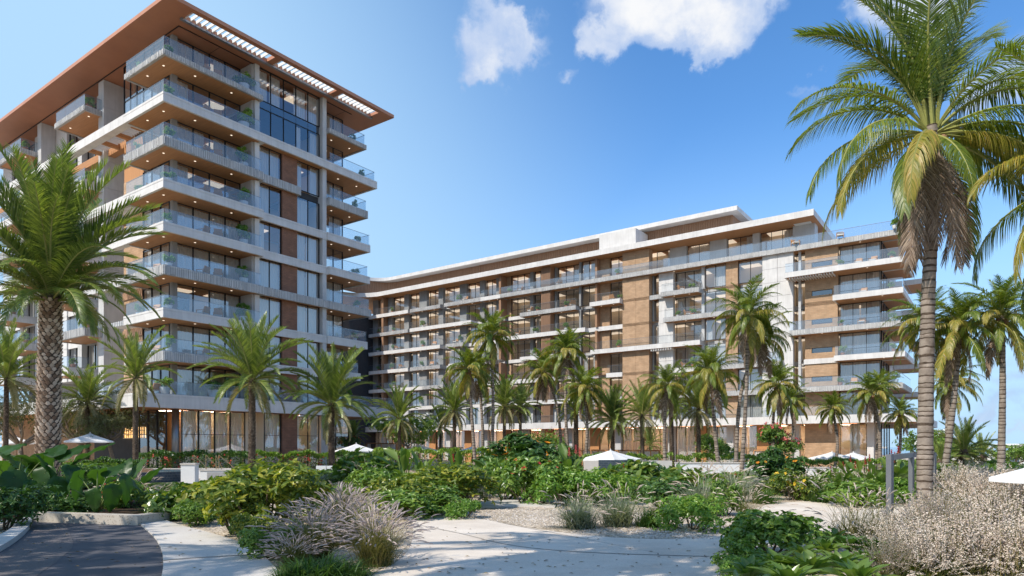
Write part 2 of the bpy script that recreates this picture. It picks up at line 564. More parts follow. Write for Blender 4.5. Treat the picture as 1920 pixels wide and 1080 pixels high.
def slab(parent, a0, a1, b0, b1, top, th, fmat, name="balcony_slab", soffit="soffit", lip=0.22, lights=(), flute=None, groove=True):
    """concrete plate with a drip edge, timber soffit and paved top"""
    m = MB()
    i = lip
    z0, z1 = top - th, top
    o = [(a0, b0), (a1, b0), (a1, b1), (a0, b1)]
    n = [(a0 + i, b0 + i), (a1 - i, b0 + i), (a1 - i, b1 - i), (a0 + i, b1 - i)]
    zs = z0 + 0.07
    gz_ = z1 - 0.2
    for k in range(4):
        p, q = o[k], o[(k + 1) % 4]
        pn, qn = n[k], n[(k + 1) % 4]
        if groove and th > 0.6:
            c = Vector(((a0 + a1) / 2, (b0 + b1) / 2))
            e = Vector((q[0] - p[0], q[1] - p[1])).normalized()
            nr = Vector((e.y, -e.x))          # outward for this winding
            d = nr * -0.03
            pi, qi = (p[0] + d.x, p[1] + d.y), (q[0] + d.x, q[1] + d.y)
            m.face([(*p, z0), (*q, z0), (*q, gz_ - .025), (*p, gz_ - .025)], 0)
            m.face([(*p, gz_ - .025), (*q, gz_ - .025), (*qi, gz_ - .02), (*pi, gz_ - .02)], 0)
            m.face([(*pi, gz_ - .02), (*qi, gz_ - .02), (*qi, gz_ + .02), (*pi, gz_ + .02)], 0)
            m.face([(*pi, gz_ + .02), (*qi, gz_ + .02), (*q, gz_ + .025), (*p, gz_ + .025)], 0)
            m.face([(*p, gz_ + .025), (*q, gz_ + .025), (*q, z1), (*p, z1)], 0)
        else:
            m.face([(*p, z0), (*q, z0), (*q, z1), (*p, z1)], 0)
        m.face([(*q, z0), (*p, z0), (*pn, z0), (*qn, z0)], 0)
        m.face([(*qn, z0), (*pn, z0), (*pn, zs), (*qn, zs)], 0)
    m.face([(*n[3], zs), (*n[2], zs), (*n[1], zs), (*n[0], zs)], 1)
    m.face([(*o[0], z1), (*o[1], z1), (*o[2], z1), (*o[3], z1)], 2)
    s = m.build(name, [M[fmat], M[soffit], M["floor"]], parent)
    for (la, lb) in lights:
        d = MB(); d.box(la - .07, la + .07, lb - .07, lb + .07, zs - .02, zs - .004)
        d.build("downlight", M["downlight"], s)
    if flute:
        f = MB()
        rr = random.Random(int(a0 * 7 + b0 * 13 + top * 5))
        for (ax, s0, s1, c) in flute:
            t = s0 + .03
            while t < s1 - .08:
                w = rr.choice((.055, .075, .1))
                dz = rr.choice((0, 0, 0, .10))
                dt = rr.choice((0, 0, 0, .10))
                pr = rr.uniform(.035, .06)
                if ax == "b": f.box(t, t + w, c - pr, c + .02, z0 + .012 + dz, z1 - .012 - dt)
                else: f.box(c - pr, c + .02, t, t + w, z0 + .012 + dz, z1 - .012 - dt)
                t += w + rr.choice((.06, .075, .1))
        fo = f.build("fluting", M["flute"], s)
        fo["kind"] = "stuff"
    return s


def balustrade(parent, ax, s0, s1, c, z0, h=1.07, n=None, gm="glass_b"):
    """row of glass panes with a thin top rail"""
    L = s1 - s0
    n = n or max(1, round(L / 1.9))
    r = MB()
    w = .02
    if ax == "b": r.box(s0, s1, c - w, c + w, z0 + h, z0 + h + .03); r.box(s0, s1, c - w, c + w, z0 - .01, z0 + .05)
    else: r.box(c - w, c + w, s0, s1, z0 + h, z0 + h + .03); r.box(c - w, c + w, s0, s1, z0 - .01, z0 + .05)
    ro = r.build("balustrade", M["metal"], parent)
    for k in range(n):
        p, q = s0 + L * k / n + .012, s0 + L * (k + 1) / n - .012
        g = MB()
        if ax == "b": g.face([(p, c, z0 + .05), (q, c, z0 + .05), (q, c, z0 + h), (p, c, z0 + h)])
        else: g.face([(c, p, z0 + .05), (c, q, z0 + .05), (c, q, z0 + h), (c, p, z0 + h)])
        g.build("pane", M[gm], ro)
    return ro


def curtain(parent, ax, s0, s1, c, z0, z1, rr):
    m = MB()
    n = max(6, int((s1 - s0) / .055))
    ph = rr.random() * 6
    pts = []
    for k in range(n + 1):
        s = s0 + (s1 - s0) * k / n
        d = .05 * math.sin(k * 1.25 + ph) + .02 * math.sin(k * .43 + ph * 2)
        pts.append((s, c + d) if ax == "b" else (c + d, s))
    vs_ = [(p[0], p[1], z0) for p in pts] + [(p[0], p[1], z1) for p in pts]
    m.add(vs_, [(k, k + 1, n + 2 + k, n + 1 + k) for k in range(n)])
    o = m.build("curtain", M["curtain"], parent, smooth=True)
    return o


def window(parent, ax, s0, s1, c, z0, z1, n, rr, cur=None, fr=.05, gm="glass", mull=.05, tr=None):
    """glazed bay: dark frame, one pane per light, curtains hung behind. cur: list of (from, to) fractions"""
    f = MB()
    dp = .06

    def bx(p, q, za, zb):
        if ax == "b": f.box(p, q, c - dp, c + dp, za, zb)
        else: f.box(c - dp, c + dp, p, q, za, zb)
    bx(s0, s1, z0, z0 + fr); bx(s0, s1, z1 - fr, z1)
    for k in range(n + 1):
        x = s0 + (s1 - s0) * k / n
        w = mull if 0 < k < n else fr
        xa = min(max(x - w / 2, s0), s1 - w)
        bx(xa, xa + w, z0 + fr, z1 - fr)
    if tr:
        bx(s0 + fr, s1 - fr, tr - .02, tr + .02)
    fo = f.build("window", M["frame"], parent)
    for k in range(n):
        p, q = s0 + (s1 - s0) * k / n, s0 + (s1 - s0) * (k + 1) / n
        g = MB()
        if ax == "b": g.face([(p, c, z0 + .02), (q, c, z0 + .02), (q, c, z1 - .02), (p, c, z1 - .02)])
        else: g.face([(c, p, z0 + .02), (c, q, z0 + .02), (c, q, z1 - .02), (c, p, z1 - .02)])
        g.build("pane", M[gm], fo)
    for (u0, u1) in (cur or ()):
        curtain(fo, ax, s0 + (s1 - s0) * u0, s0 + (s1 - s0) * u1, c + .35, z0 + .03, z1 - .06, rr)
    return fo


def wallbox(parent, name, m, a0, a1, b0, b1, z0, z1):
    k = MB(); k.box(a0, a1, b0, b1, z0, z1)
    return k.build(name, M[m], parent)


CUR = [[(0, .38)], [(.52, 1)], [(0, .3), (.7, 1)], [(0, 1)], [(0, .6)], [(.02, .48), (.52, .98)], [(0, .2)], [(0, 1)], [(0, 1)], [(0, .45), (.6, 1)]]

# ================================================================== the tall block on the left
tower = empty("apartment_tower", ORG, ANG)
tag(tower, "tall apartment block at left under a broad thin copper roof, corner balconies stacked nine high", "building")
trr = random.Random(5)
TL = {9: 34.4, 8: 30.9, 7: 27.4, 6: 23.9, 5: 20.4, 4: 16.9, 3: 13.4, 2: 9.9, 1: 6.4}
TH = .78
SOF = 37.4


def ceil_of(k):
    return SOF if k == 9 else TL[k + 1] - (TH if k + 1 < 9 else .46) + .07


plant_spots = []            # (world point, size, pot, words)
chair_spots = []
Lstyle = {9: "g", 8: "w", 7: "g", 6: "w", 5: "w", 4: "g", 3: "w", 2: "g"}
Rtip = {9: 21.8, 8: 23.2, 7: 22.0, 6: 22.5, 5: 22.2, 4: 22.4, 3: 22.1, 2: 20.9}
Mstyle = {8: "w", 7: "gh", 6: "w", 5: "w", 4: "g", 3: "w", 2: "w"}
FLOORW = {9: "top", 8: "eighth", 7: "seventh", 6: "sixth", 5: "fifth", 4: "fourth", 3: "third", 2: "second", 1: "first"}
for k in range(9, 1, -1):
    T = TL[k]
    th = TH if k < 9 else .46
    g = Lstyle[k] == "g"
    off = .07 if g else 0.0
    ll = [(1.0, 1.9), (1.0, 4.6), (3.4, 1.3), (6.8, 1.3)]
    # corner balcony and the floor behind it
    slab(tower, off, 9.25, off, 6.75, T, th, "grey" if g else "white", lights=ll,
         flute=[("b", off, 9.25, off), ("a", off, 6.75, off)] if g else None)
    # middle strip
    if k == 8:
        slab(tower, 9.25, 23.2, 0, 6, T, th, "white", lights=[(19, 1.4), (21.5, 1.4)])
    else:
        ms = Mstyle.get(k)
        if ms == "w":
            slab(tower, 9.25, 16.8, .45, 6, T - .02, th, "white", name="floor_slab")
        elif ms == "g":
            slab(tower, 9.25, 16.8, .15, 6, T - .01, th, "grey", name="floor_slab", flute=[("b", 9.25, 16.8, .15)])
        elif ms == "gh":
            slab(tower, 9.25, 13.6, .35, 6, T - .02, th, "grey", name="floor_slab", flute=[("b", 9.3, 13.6, .35)])
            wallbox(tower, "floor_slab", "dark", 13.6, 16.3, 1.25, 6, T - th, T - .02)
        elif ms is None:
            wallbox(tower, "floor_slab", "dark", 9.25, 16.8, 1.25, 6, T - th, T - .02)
        rg = k in (9, 7, 4)
        ro = .12 if rg else (.3 if k in (6, 3) else .05)
        slab(tower, 16.8, Rtip[k], ro, 6, T - .03, th, "grey" if rg else "white", lights=[(18.2, 1.5), (20.6, 1.5)],
             flute=[("b", 16.85, Rtip[k], ro)] if rg else None)
    # inner floor plate behind the left face
    wallbox(tower, "floor_plate", "floor", 5.9, 19, 6.75, 46, T - th + .1, T - .06)
    # glass balustrades of the corner balcony
    balustrade(tower, "b", .16, 9.0, .16, T, n=5)
    balustrade(tower, "a", .18, 6.6, .16, T, n=4)
    tp = Rtip[k]
    balustrade(tower, "b", 17.0, tp - .15, .28 if k not in (6, 3) else .45, T - .03, n=3)
    balustrade(tower, "a", .3, 5.6, tp - .16, T - .03, n=3)
    C = ceil_of(k)
    # corner glazing
    gb = 2.78
    window(tower, "b", 2.52, 8.6, gb, T - .05, C, 4, trr, CUR[trr.randrange(10)], mull=.09)
    window(tower, "a", 2.95, 7.5, 2.06, T - .05, C, 3, trr, CUR[trr.randrange(10)], mull=.09)
    wallbox(tower, "column", "col2", 2.04, 2.5, 2.5, 2.9, T - .04, C)
    # side wall and column that close the corner balcony
    wallbox(tower, "side_wall", "col", 8.62, 9.2, .95, 2.9, T - .04, C)
    if k not in (8, 9):
        wallbox(tower, "column", "white", 8.74, 9.2, .62, .93, T, C - .06)
    # street windows and the brick pier between them
    if k < 8:
        z1 = C - .02
        zb = T - .03
        window(tower, "b", 9.22, 11.76, 1.0, zb, z1, 2, trr, CUR[trr.randrange(10)] if k != 3 else [(0, 1)])
        wallbox(tower, "brick_pier", "brick_brown", 11.78, 13.48, .8, 1.5, zb, z1)
        window(tower, "b", 13.5, 16.24, 1.0, zb, z1, 2, trr, CUR[trr.randrange(10)])
    # right recess
    window(tower, "b", 16.95, 20.8, 2.8, T - .06, C, 3, trr, CUR[trr.randrange(10)], mull=.08)
    window(tower, "a", 2.9, 6.0, 20.84, T - .06, C, 2, trr, None)
    # rooms
    wallbox(tower, "room_wall", "room", 5.6, 20.6, 6.02, 6.2, T, C)
    wallbox(tower, "room_wall", "room", 16.5, 16.7, 1.3, 6, T, C)
    lm = MB()
    for (la, lb) in ((4.2, 4.6), (7.2, 4.6), (11, 3.4), (15, 3.4), (18.8, 4.4)):
        if trr.random() < .8: lm.box(la - .8, la + .8, lb - .5, lb + .7, C - .06, C - .02)
    lm.build("fill_light_panel", M["room_fill_glow"], tower)  # glowing panels added under the ceiling to light the rooms
    plant_spots.append((bworld(.95, .95, T), 1.0 if k != 9 else .8, "w", "at the front corner of the left tower's %s-floor corner balcony" % FLOORW[k]))
    plant_spots.append((bworld(7.9, 1.1, T), 1.75 if k >= 8 else 1.4, "w", "by the side wall of the left tower's %s-floor corner balcony" % FLOORW[k]))
    plant_spots.append((bworld(.9, 5.9, T), .9, "w", "at the left end of the left tower's %s-floor corner balcony" % FLOORW[k]))
    plant_spots.append((bworld(tp - 1.0, 1.2, T), .85, "w", "at the left tower's %s-floor right-end balcony" % FLOORW[k]))
for k in range(2, 10):
    for (aa, bb2, w) in ((4.2, 1.55, "left seat"), (5.6, 1.45, "right seat")):
        chair_spots.append((bworld(aa, bb2, TL[k]), ANG + 3.0 + (.5 if w == "left seat" else -.4), "lounge chair on the left tower's %s-floor corner balcony, %s" % (FLOORW[k], w)))
    chair_spots.append((bworld(.95, 3.6, TL[k]), ANG - 1.2, "lounge chair on the left tower's %s-floor corner balcony, around the corner" % FLOORW[k]))
# two-storey curtain wall above the eighth floor band
window(tower, "b", 9.22, 16.28, 1.0, 31.0, 33.7, 5, trr, [(.62, .72), (.88, 1)], mull=.06)
wallbox(tower, "spandrel_glass", "frame", 9.24, 16.26, 1.04, 1.2, 33.72, 34.4)
sp = MB()
for i in range(5):
    a0 = 9.24 + i * 1.41
    sp.face([(a0 + .03, 1.0, 33.72), (a0 + 1.38, 1.0, 33.72), (a0 + 1.38, 1.0, 34.4), (a0 + .03, 1.0, 34.4)])
sp.build("spandrel_pane", M["glass"], tower)
window(tower, "b", 9.22, 16.28, 1.0, 34.42, 37.38, 5, trr, [(.0, .18), (.21, .38), (.6, .79), (.81, 1)], mull=.06)
wallbox(tower, "column", "col", 8.74, 9.2, .62, .93, 31.0, 37.35)
wallbox(tower, "column", "col", 16.3, 16.78, .5, 1.6, 5.3, 37.38)

# left face: brick, recess, fin wall, further balcony stacks
wallbox(tower, "brick_wall", "brick", 2.06, 2.9, 7.55, 11.2, 6.42, 26.6)
wallbox(tower, "brick_wall", "wood_warm", 2.1, 2.9, 7.55, 11.2, 26.62, 30.1)
window(tower, "a", 7.55, 11.2, 2.1, 31.0, SOF - .05, 3, trr, [(0, .3)], tr=34.1)
wallbox(tower, "recess_wall", "col", 5.6, 5.9, 11.2, 15, 6.4, SOF - .02)
wallbox(tower, "recess_wall", "brick", 2.92, 5.6, 11.0, 11.2, 6.4, SOF - .02)
for k in range(12):                                                   # fin wall cast in lifts
    z0 = 6.42 + k * 2.58
    wallbox(tower, "fin_wall", "col", 1.9, 9, 14.9, 16.0, z0, z0 + 2.56)
# white S8 band with pergola to the left
for (b0, b1) in ((6.75, 7.6), (10.0, 10.4), (12.8, 13.2), (15.6, 40)):
    pass
wallbox(tower, "band_beam", "white", 0, .7, 6.76, 46, 30.12, 30.9)
wallbox(tower, "band_beam", "soffit", 2.3, 2.9, 11.3, 46, 30.14, 30.86)
for i, b in enumerate((6.9, 9.7, 12.5, 15.3)):
    wallbox(tower, "cross_beam", "soffit", .72, 2.28, b, b + .35, 30.2, 30.86)
for j, b in enumerate((7.3, 10.1, 12.9)):
    for i in range(6):
        s = MB(); bb = b + .2 + i * .4
        s.box(.72, 2.05, bb, bb + .06, 30.45, 30.7)
        s.build("louvre_slat", M["whitepaint"], tower)
# white S6 and S5 bands also reach left over the brick, with louvres
for T, b1 in ((23.9, 15.0), (20.4, 10.9), (16.9, 14.6)):
    wallbox(tower, "band_beam", "white" if T != 16.9 else "flute", .02, .6, 6.76, b1, T - TH, T - .004)
for T in (23.9, 13.4, 16.9):
    for i in range(11):
        s = MB(); bb = 7.0 + i * .33
        s.box(.62, 2.0, bb, bb + .09, T - .5, T - .08)
        s.build("louvre_slat", M["whitepaint"], tower)
    wallbox(tower, "timber_strip", "slat", 1.95, 2.05, 7.55, 11.2, T - 1.25, T - .55)

for st, b0 in enumerate((15.2, 30.8)):
    for k in range(9, 1, -1):
        T = TL[k]; C = ceil_of(k)
        if k == 8:
            bl = None
        else:
            g = k in (9, 3, 6)
            w = 6.7 if k in (9, 7, 3, 5) else 4.6
            sh = 0 if k in (9, 7, 3, 5) else 3.6
            fa = .3 if k != 4 else .1
            slab(tower, fa, 3.4, b0 + sh, b0 + sh + w, T, TH if k < 9 else .5, "grey" if g else "white", lights=[(1.2, b0 + sh + 1.2), (1.2, b0 + sh + w - 1.4)],
                 flute=[("b", fa, 3.0, b0 + sh), ("a", b0 + sh, b0 + sh + w, fa)] if g else None)
            balustrade(tower, "a", b0 + sh + .1, b0 + sh + w - .1, fa + .12, T, n=3)
            balustrade(tower, "b", fa + .12, 2.3, b0 + sh + .12, T, n=1)
            plant_spots.append((bworld(1.1, b0 + sh + .8, T), .95, "t", "on the left tower's %s-floor balcony, %s stack from its corner" % (FLOORW[k], "second" if st == 0 else "third")))
        # wall behind
        for (p, q, kind) in ((1.0, 3.0, "win"), (3.0, 3.8, "col"), (3.8, 7.2, "win"), (7.2, 8.2, "col"), (8.2, 11.6, "win"), (11.6, 14.4, "wall")):
            pa, qa = b0 + p, b0 + q
            if kind == "win": window(tower, "a", pa, qa, 3.6, T, C, 2, trr, CUR[trr.randrange(10)])
            elif kind == "col": wallbox(tower, "column", "col", 3.0, 3.9, pa + .02, qa - .02, T, C)
            else: wallbox(tower, "wall_panel", "white", 3.3, 3.9, pa + .02, qa - .02, T - TH, C)
        wallbox(tower, "floor_plate", "white", 3.42, 5.8, b0 + .9, b0 + 14.4, T - TH + .02, T - .02)
        wallbox(tower, "room_wall", "room", 5.4, 5.55, b0 + 1, b0 + 14.4, T, C)
wallbox(tower, "fin_wall", "col", 1.9, 6, 29.7, 30.7, 6.42, SOF - .02)
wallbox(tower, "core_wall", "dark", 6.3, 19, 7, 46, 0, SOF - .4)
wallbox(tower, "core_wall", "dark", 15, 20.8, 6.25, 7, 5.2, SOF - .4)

# podium: broad white slab over a glazed ground floor
slab(tower, -1.9, 26.3, 0.0, 12, 6.4, 1.12, "white", name="podium_slab", lip=.35, lights=[(i * 2.6, 1.0) for i in range(9)])
slab(tower, -1.9, 6, 12.01, 46, 6.39, 1.12, "white", name="podium_slab", lip=.35)
balustrade(tower, "b", -1.6, 25.9, .35, 6.4, n=14)
balustrade(tower, "a", .5, 11.9, -1.55, 6.4, n=6)
window(tower, "b", 2.52, 8.6, 2.78, 6.4, 9.15, 4, trr, [(0, .5)], mull=.09)
window(tower, "a", 2.95, 7.5, 2.06, 6.4, 9.15, 3, trr, [(.6, 1)], mull=.09)
wallbox(tower, "column", "col2", 2.04, 2.5, 2.5, 2.9, 6.41, 9.15)
wallbox(tower, "side_wall", "col", 8.62, 9.2, .62, 2.9, 6.41, 9.15)
window(tower, "b", 9.22, 11.76, 1.0, 6.41, 9.15, 2, trr, [(0, 1)])
wallbox(tower, "brick_pier", "brick_brown", 11.78, 13.48, .8, 1.5, 6.41, 9.15)
window(tower, "b", 13.5, 16.24, 1.0, 6.41, 9.15, 2, trr, [(.3, 1)])
window(tower, "b", 16.95, 20.8, 2.8, 6.41, 9.15, 3, trr, None, mull=.08)
wallbox(tower, "room_wall", "room", 3.6, 20.6, 6.02, 6.2, 6.41, 9.15)
plant_spots.append((bworld(.6, .9, 6.4), 1.5, "w", "at the front corner of the left tower's podium terrace"))
plant_spots.append((bworld(5.0, 1.2, 6.4), 1.7, "w", "midway along the left tower's podium terrace"))
plant_spots.append((bworld(7.0, 1.3, 6.4), 1.6, "w", "by the side wall on the left tower's podium terrace"))
plant_spots.append((bworld(20.0, 1.2, 6.4), 1.3, "w", "at the right end of the left tower's podium terrace"))
chair_spots.append((bworld(-.6, 2.6, 6.4), ANG + 2.4, "tan lounge chair on the left tower's podium terrace, farther from the corner"))
chair_spots.append((bworld(-.1, 1.5, 6.4), ANG + 3.4, "tan lounge chair on the left tower's podium terrace, nearer the corner"))
# ground floor
G1 = 5.3
wallbox(tower, "floor_plate", "floor", 1.8, 22, 2.0, 14, -.9, .1)
window(tower, "b", 2.6, 8.6, 2.0, .1, G1, 4, trr, [(.02, .24), (.26, .48), (.52, .74), (.8, .98)], mull=.1, tr=3.2)
window(tower, "a", 2.7, 7.4, 1.66, .1, G1, 3, trr, None, mull=.22, tr=3.2)
cy_ = MB(); cy_.tube([(2.25, 2.35, .1), (2.25, 2.35, G1 + .05)], .3, 20); cy_.build("round_column", M["metal"], tower, True)
wallbox(tower, "timber_panel", "wood_warm", 4.2, 4.4, 3.4, 12, .1, G1)
wallbox(tower, "side_wall", "room", 8.62, 9.9, 2.0, 3.2, .1, G1)
window(tower, "b", 9.92, 11.76, 1.0, .1, G1, 1, trr, [(0, 1)], tr=3.2)
wallbox(tower, "side_wall", "room", 9.86, 9.9, 1.0, 2.0, .1, G1)
wallbox(tower, "brick_pier", "brick_brown", 11.78, 13.48, .8, 1.5, .1, G1)
window(tower, "b", 13.5, 16.24, 1.0, .1, G1, 2, trr, [(0, .2), (.72, 1)], tr=3.2)
wallbox(tower, "column", "white", 17.3, 18.1, 2.0, 2.8, .1, G1)
window(tower, "b", 18.12, 21.6, 2.8, .1, G1, 2, trr, [(.0, .4)], tr=3.2)
window(tower, "a", 2.85, 8, 21.64, .1, G1, 2, trr, None)
wallbox(tower, "room_wall", "room", 4.4, 21.4, 5.4, 5.6, .1, G1)
wallbox(tower, "lattice_panel", "dark", 3.2, 3.5, 7.5, 20, .1, G1)
la = MB()
for i in range(10): la.box(2.9, 3.0, 9.2 + i * .42, 9.26 + i * .42, 2.9, 4.0)
for j in range(4): la.box(2.88, 2.98, 9.1, 13.2, 2.9 + j * .35, 2.96 + j * .35)
la.build("lattice", M["gold"], tower)
ll_ = MB(); ll_.box(3.05, 3.1, 9.2, 13.1, 2.95, 3.95); ll_.build("lit_lattice_panel", m_emit("lit_lattice_panel", (1, .6, .25), .9), tower)
wallbox(tower, "brick_wall", "brick", 3.4, 4, 20, 46, 0, G1)
lm = MB()
for (la_, lb_) in ((3.8, 4.6), (6.2, 4.4), (8, 4.6), (11, 3.8), (15, 3.6), (19.5, 4.6), (3.0, 5.5)):
    lm.box(la_ - .5, la_ + .5, lb_ - .5, lb_ + .5, 5.3, 5.34)
lm.build("fill_light_panel", M["lobby_fill_glow"], tower)  # glowing panels added to brighten the tower's ground floor

# copper roof: thin plate, louvred slots along the right eave
roof = MB()
RA0, RA1, RB0, RB1 = -.72, 23.65, -2.12, 48
SL0, SL1 = -1.6, -.35              # slot
slots = [(1.5, 9.3), (9.9, 16.4), (17.0, 21.9)]
z0, z1 = SOF, SOF + .32
xs = [RA0] + [t for s_ in slots for t in s_] + [RA1]
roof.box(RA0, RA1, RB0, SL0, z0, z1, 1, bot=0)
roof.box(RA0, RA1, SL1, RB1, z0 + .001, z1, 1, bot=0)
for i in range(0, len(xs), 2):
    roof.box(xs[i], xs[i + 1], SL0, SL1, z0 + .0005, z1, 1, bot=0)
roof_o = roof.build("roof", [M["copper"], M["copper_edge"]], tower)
for (p, q) in slots:
    t = p + .1
    while t < q - .2:
        s = MB(); s.box(t, t + .07, SL0 + .004, SL1 - .004, z0 + .02, z1 - .03)
        s.build("louvre_slat", M["whitepaint"], roof_o)
        t += .47
beam = MB(); beam.box(1.3, 22.2, SL1 - .02, SL1 + .25, z0 - .16, z0 - .004)
beam.build("eave_beam", M["metal"], roof_o)
sj = MB()                                        # shadow joints of the soffit
sj.box(1.75, 1.83, .9, 46, z0 - .05, z0 - .003); sj.box(1.83, 20.4, .9, .98, z0 - .05, z0 - .003)
for t in (5.5, 9, 12.6, 16.2, 19.6): sj.box(t, t + .04, .98, 2.8, z0 - .012, z0 - .003)
sj.build("soffit_joint", M["frame"], roof_o)

# ================================================================== the long block on the right
B2A = 60.0
block = empty("apartment_block", bworld(B2A, 0), ANG)
tag(block, "long seven-storey tan brick and pale concrete apartment block behind the palms", "building")
brr = random.Random(8)
BL = {7: 26.85, 6: 23.35, 5: 19.85, 4: 16.35, 3: 12.85, 2: 9.35, 1: 5.85}
BTH = .62
R1S, R1T = 30.0, 30.78               # soffit and top of the main roof fascia
GA = 2.0                             # glazing line behind the slab fronts
ORD = {7: "top", 6: "sixth", 5: "fifth", 4: "fourth", 3: "third", 2: "second"}


def bceil(k):
    return R1S if k == 7 else BL[k + 1] - BTH + .07


bslabs = [
    # level, b_hi, b_lo, style, front (local a)
    (7, 42, 31.7, "w", .2), (7, 31.2, 24, "g", .2), (7, 22.9, 15, "g", .0), (7, 15, 10.84, "w", .05), (7, 10.84, -31, "g", .0), (7, -31, -46, "g", .06),
    (6, 42, 31.7, "g", .2), (6, 31.2, 17, "w", .1), (6, 7, -3.25, "g", .1), (6, -5.9, -10.8, "w", -.4), (6, -14.9, -17, "g", .6), (6, -17, -22.4, "g", -.4), (6, -33.5, -46.3, "w", -1.4),
    (5, 42, 24, "w", .15), (5, 22.9, 19, "g", .4), (5, 10.6, -4.9, "w", .0), (5, -4.9, -10.8, "w", .9), (5, -17.3, -27, "g", -.2), (5, -39, -46.2, "w", -1.7),
    (4, 42, 31.7, "w", .2), (4, 31.2, 24, "g", .2), (4, 22, 12, "w", .1), (4, 7, -3.25, "w", .1), (4, -5.9, -22.5, "w", -.2), (4, -33.8, -46, "g", -.6),
    (3, 42, 28, "w", .2), (3, 28, 23, "g", -.1), (3, 18, 11, "w", .0), (3, 8.6, 1.5, "w", .3), (3, 1.3, -3.3, "g", .2), (3, -8.2, -10.8, "w", .4), (3, -18.3, -22.2, "w", .0), (3, -24, -33, "g", -.2), (3, -35.3, -39, "w", .7), (3, -39, -46.3, "w", -1.0),
    (2, 42, 35, "w", .2), (2, 31.2, 20, "w", .2), (2, 12, -3, "w", .1), (2, -8.2, -10.8, "g", .3), (2, -18.3, -30, "g", .0), (2, -35, -46, "g", -.6),
]
for (k, bh, bl, st, fa) in bslabs:
    T = BL[k] + (0.004 * (hash((bh, k)) % 3))
    g = st == "g"
    proj = fa < .5
    lt = [(fa + .9, bl + (bh - bl) * t) for t in ((.3, .7) if bh - bl > 3 else (.5,))] if proj else []
    slab(block, fa, 2.35, bl, bh, T, BTH, "grey" if g else "white", lights=lt,
         flute=[("a", bl, bh, fa)] + ([("b", fa, 2.2, bl)] if bl < -10 else []) if g else None, groove=False, lip=.16)
    if proj and bh - bl > 1.8:
        gm = "glass_b" if bl < -30 else "glass_c"
        balustrade(block, "a", bl + .1, bh - .1, fa + .12, T, n=max(2, round((bh - bl) / 2.4)), gm=gm)
        if bl > -45: balustrade(block, "b", fa + .12, 2.0, bl + .12, T, n=1, gm=gm)
# floor edges where no balcony stands
for k in range(2, 8):
    wallbox(block, "floor_plate", "white", 2.36, 14, -43.3, 44, BL[k] - BTH + .02, BL[k] - .02)
    e = MB()
    for (bh, bl) in ((38.2, 22.8), (22.8, 11.2), (10.4, 3.3), (1.2, -3.4), (-3.8, -6.2), (-8.3, -10.7), (-18.3, -22.1), (-22.9, -25.6), (-27.3, -30.4)):
        e.box(1.75, 2.33, bl, bh, BL[k] - BTH + .04, BL[k] - .03)
    e.build("floor_edge", M["white"], block)["kind"] = "stuff"
    wallbox(block, "room_wall", "room", 5.0, 5.2, -43 if k < 7 else -33.8, 43, BL[k], bceil(k))
    lm = MB()
    b = 40
    while b > (-43 if k < 7 else -33):
        if brr.random() < .85: lm.box(3.2, 4.9, b - 1.2, b + 1.2, bceil(k) - .08, bceil(k) - .03)
        b -= 3.4
    lm.build("fill_light_panel", M["room_fill_glow"], block)  # added glowing panels that warm the rooms behind the glass

# facade strips from left to right: (b_hi, b_lo, kind, plane)
strips = [
    (42.4, 40.9, "col", 1.3), (40.9, 38.7, "win", 2.0), (38.7, 38.2, "fin", .35), (38.2, 36.9, "col", 1.2), (36.9, 34.0, "win", 2.0), (34.0, 32.6, "col", 1.2), (32.6, 29.9, "win", 2.0),
    (29.9, 27.9, "col", .9), (27.9, 25.3, "win", 2.0), (25.3, 24.0, "col", .9), (24.0, 20.6, "win", 2.0), (20.6, 18.9, "col", 1.1), (18.9, 16.2, "win", 2.0), (16.2, 15.0, "col", 1.1),
    (15.0, 12.8, "win", 2.0), (12.8, 11.3, "col", 1.2), (11.3, 10.9, "fin", .3), (10.9, 10.0, "brick", 2.0), (10.0, 6.1, "win3", 2.0), (6.1, 5.3, "col", 1.3), (5.3, 3.2, "win", 2.0),
    (3.17, 1.4, "slats", .2), (1.4, .9, "col", 1.2), (.9, -3.2, "win3", 2.0), (-3.25, -3.75, "col", .7), (-3.8, -6.2, "win", 1.2), (-6.25, -6.6, "fin", .6), (-6.6, -8.15, "brick", 1.6), (-8.2, -10.75, "win", 2.0),
    (-10.8, -14.9, "pier", .5), (-14.9, -15.3, "col", 1.2), (-15.4, -16.15, "win1", 1.7), (-16.2, -18.3, "white", .9), (-18.35, -22.15, "win3", 2.0), (-22.2, -22.8, "col", .7), (-22.85, -25.6, "win", 1.0),
    (-25.65, -27.2, "pier", .75), (-27.25, -30.3, "win", 1.0), (-30.4, -34.1, "white", .45), (-35.4, -39.1, "slot", .85), (-39.15, -43.5, "win4", 1.8),
]
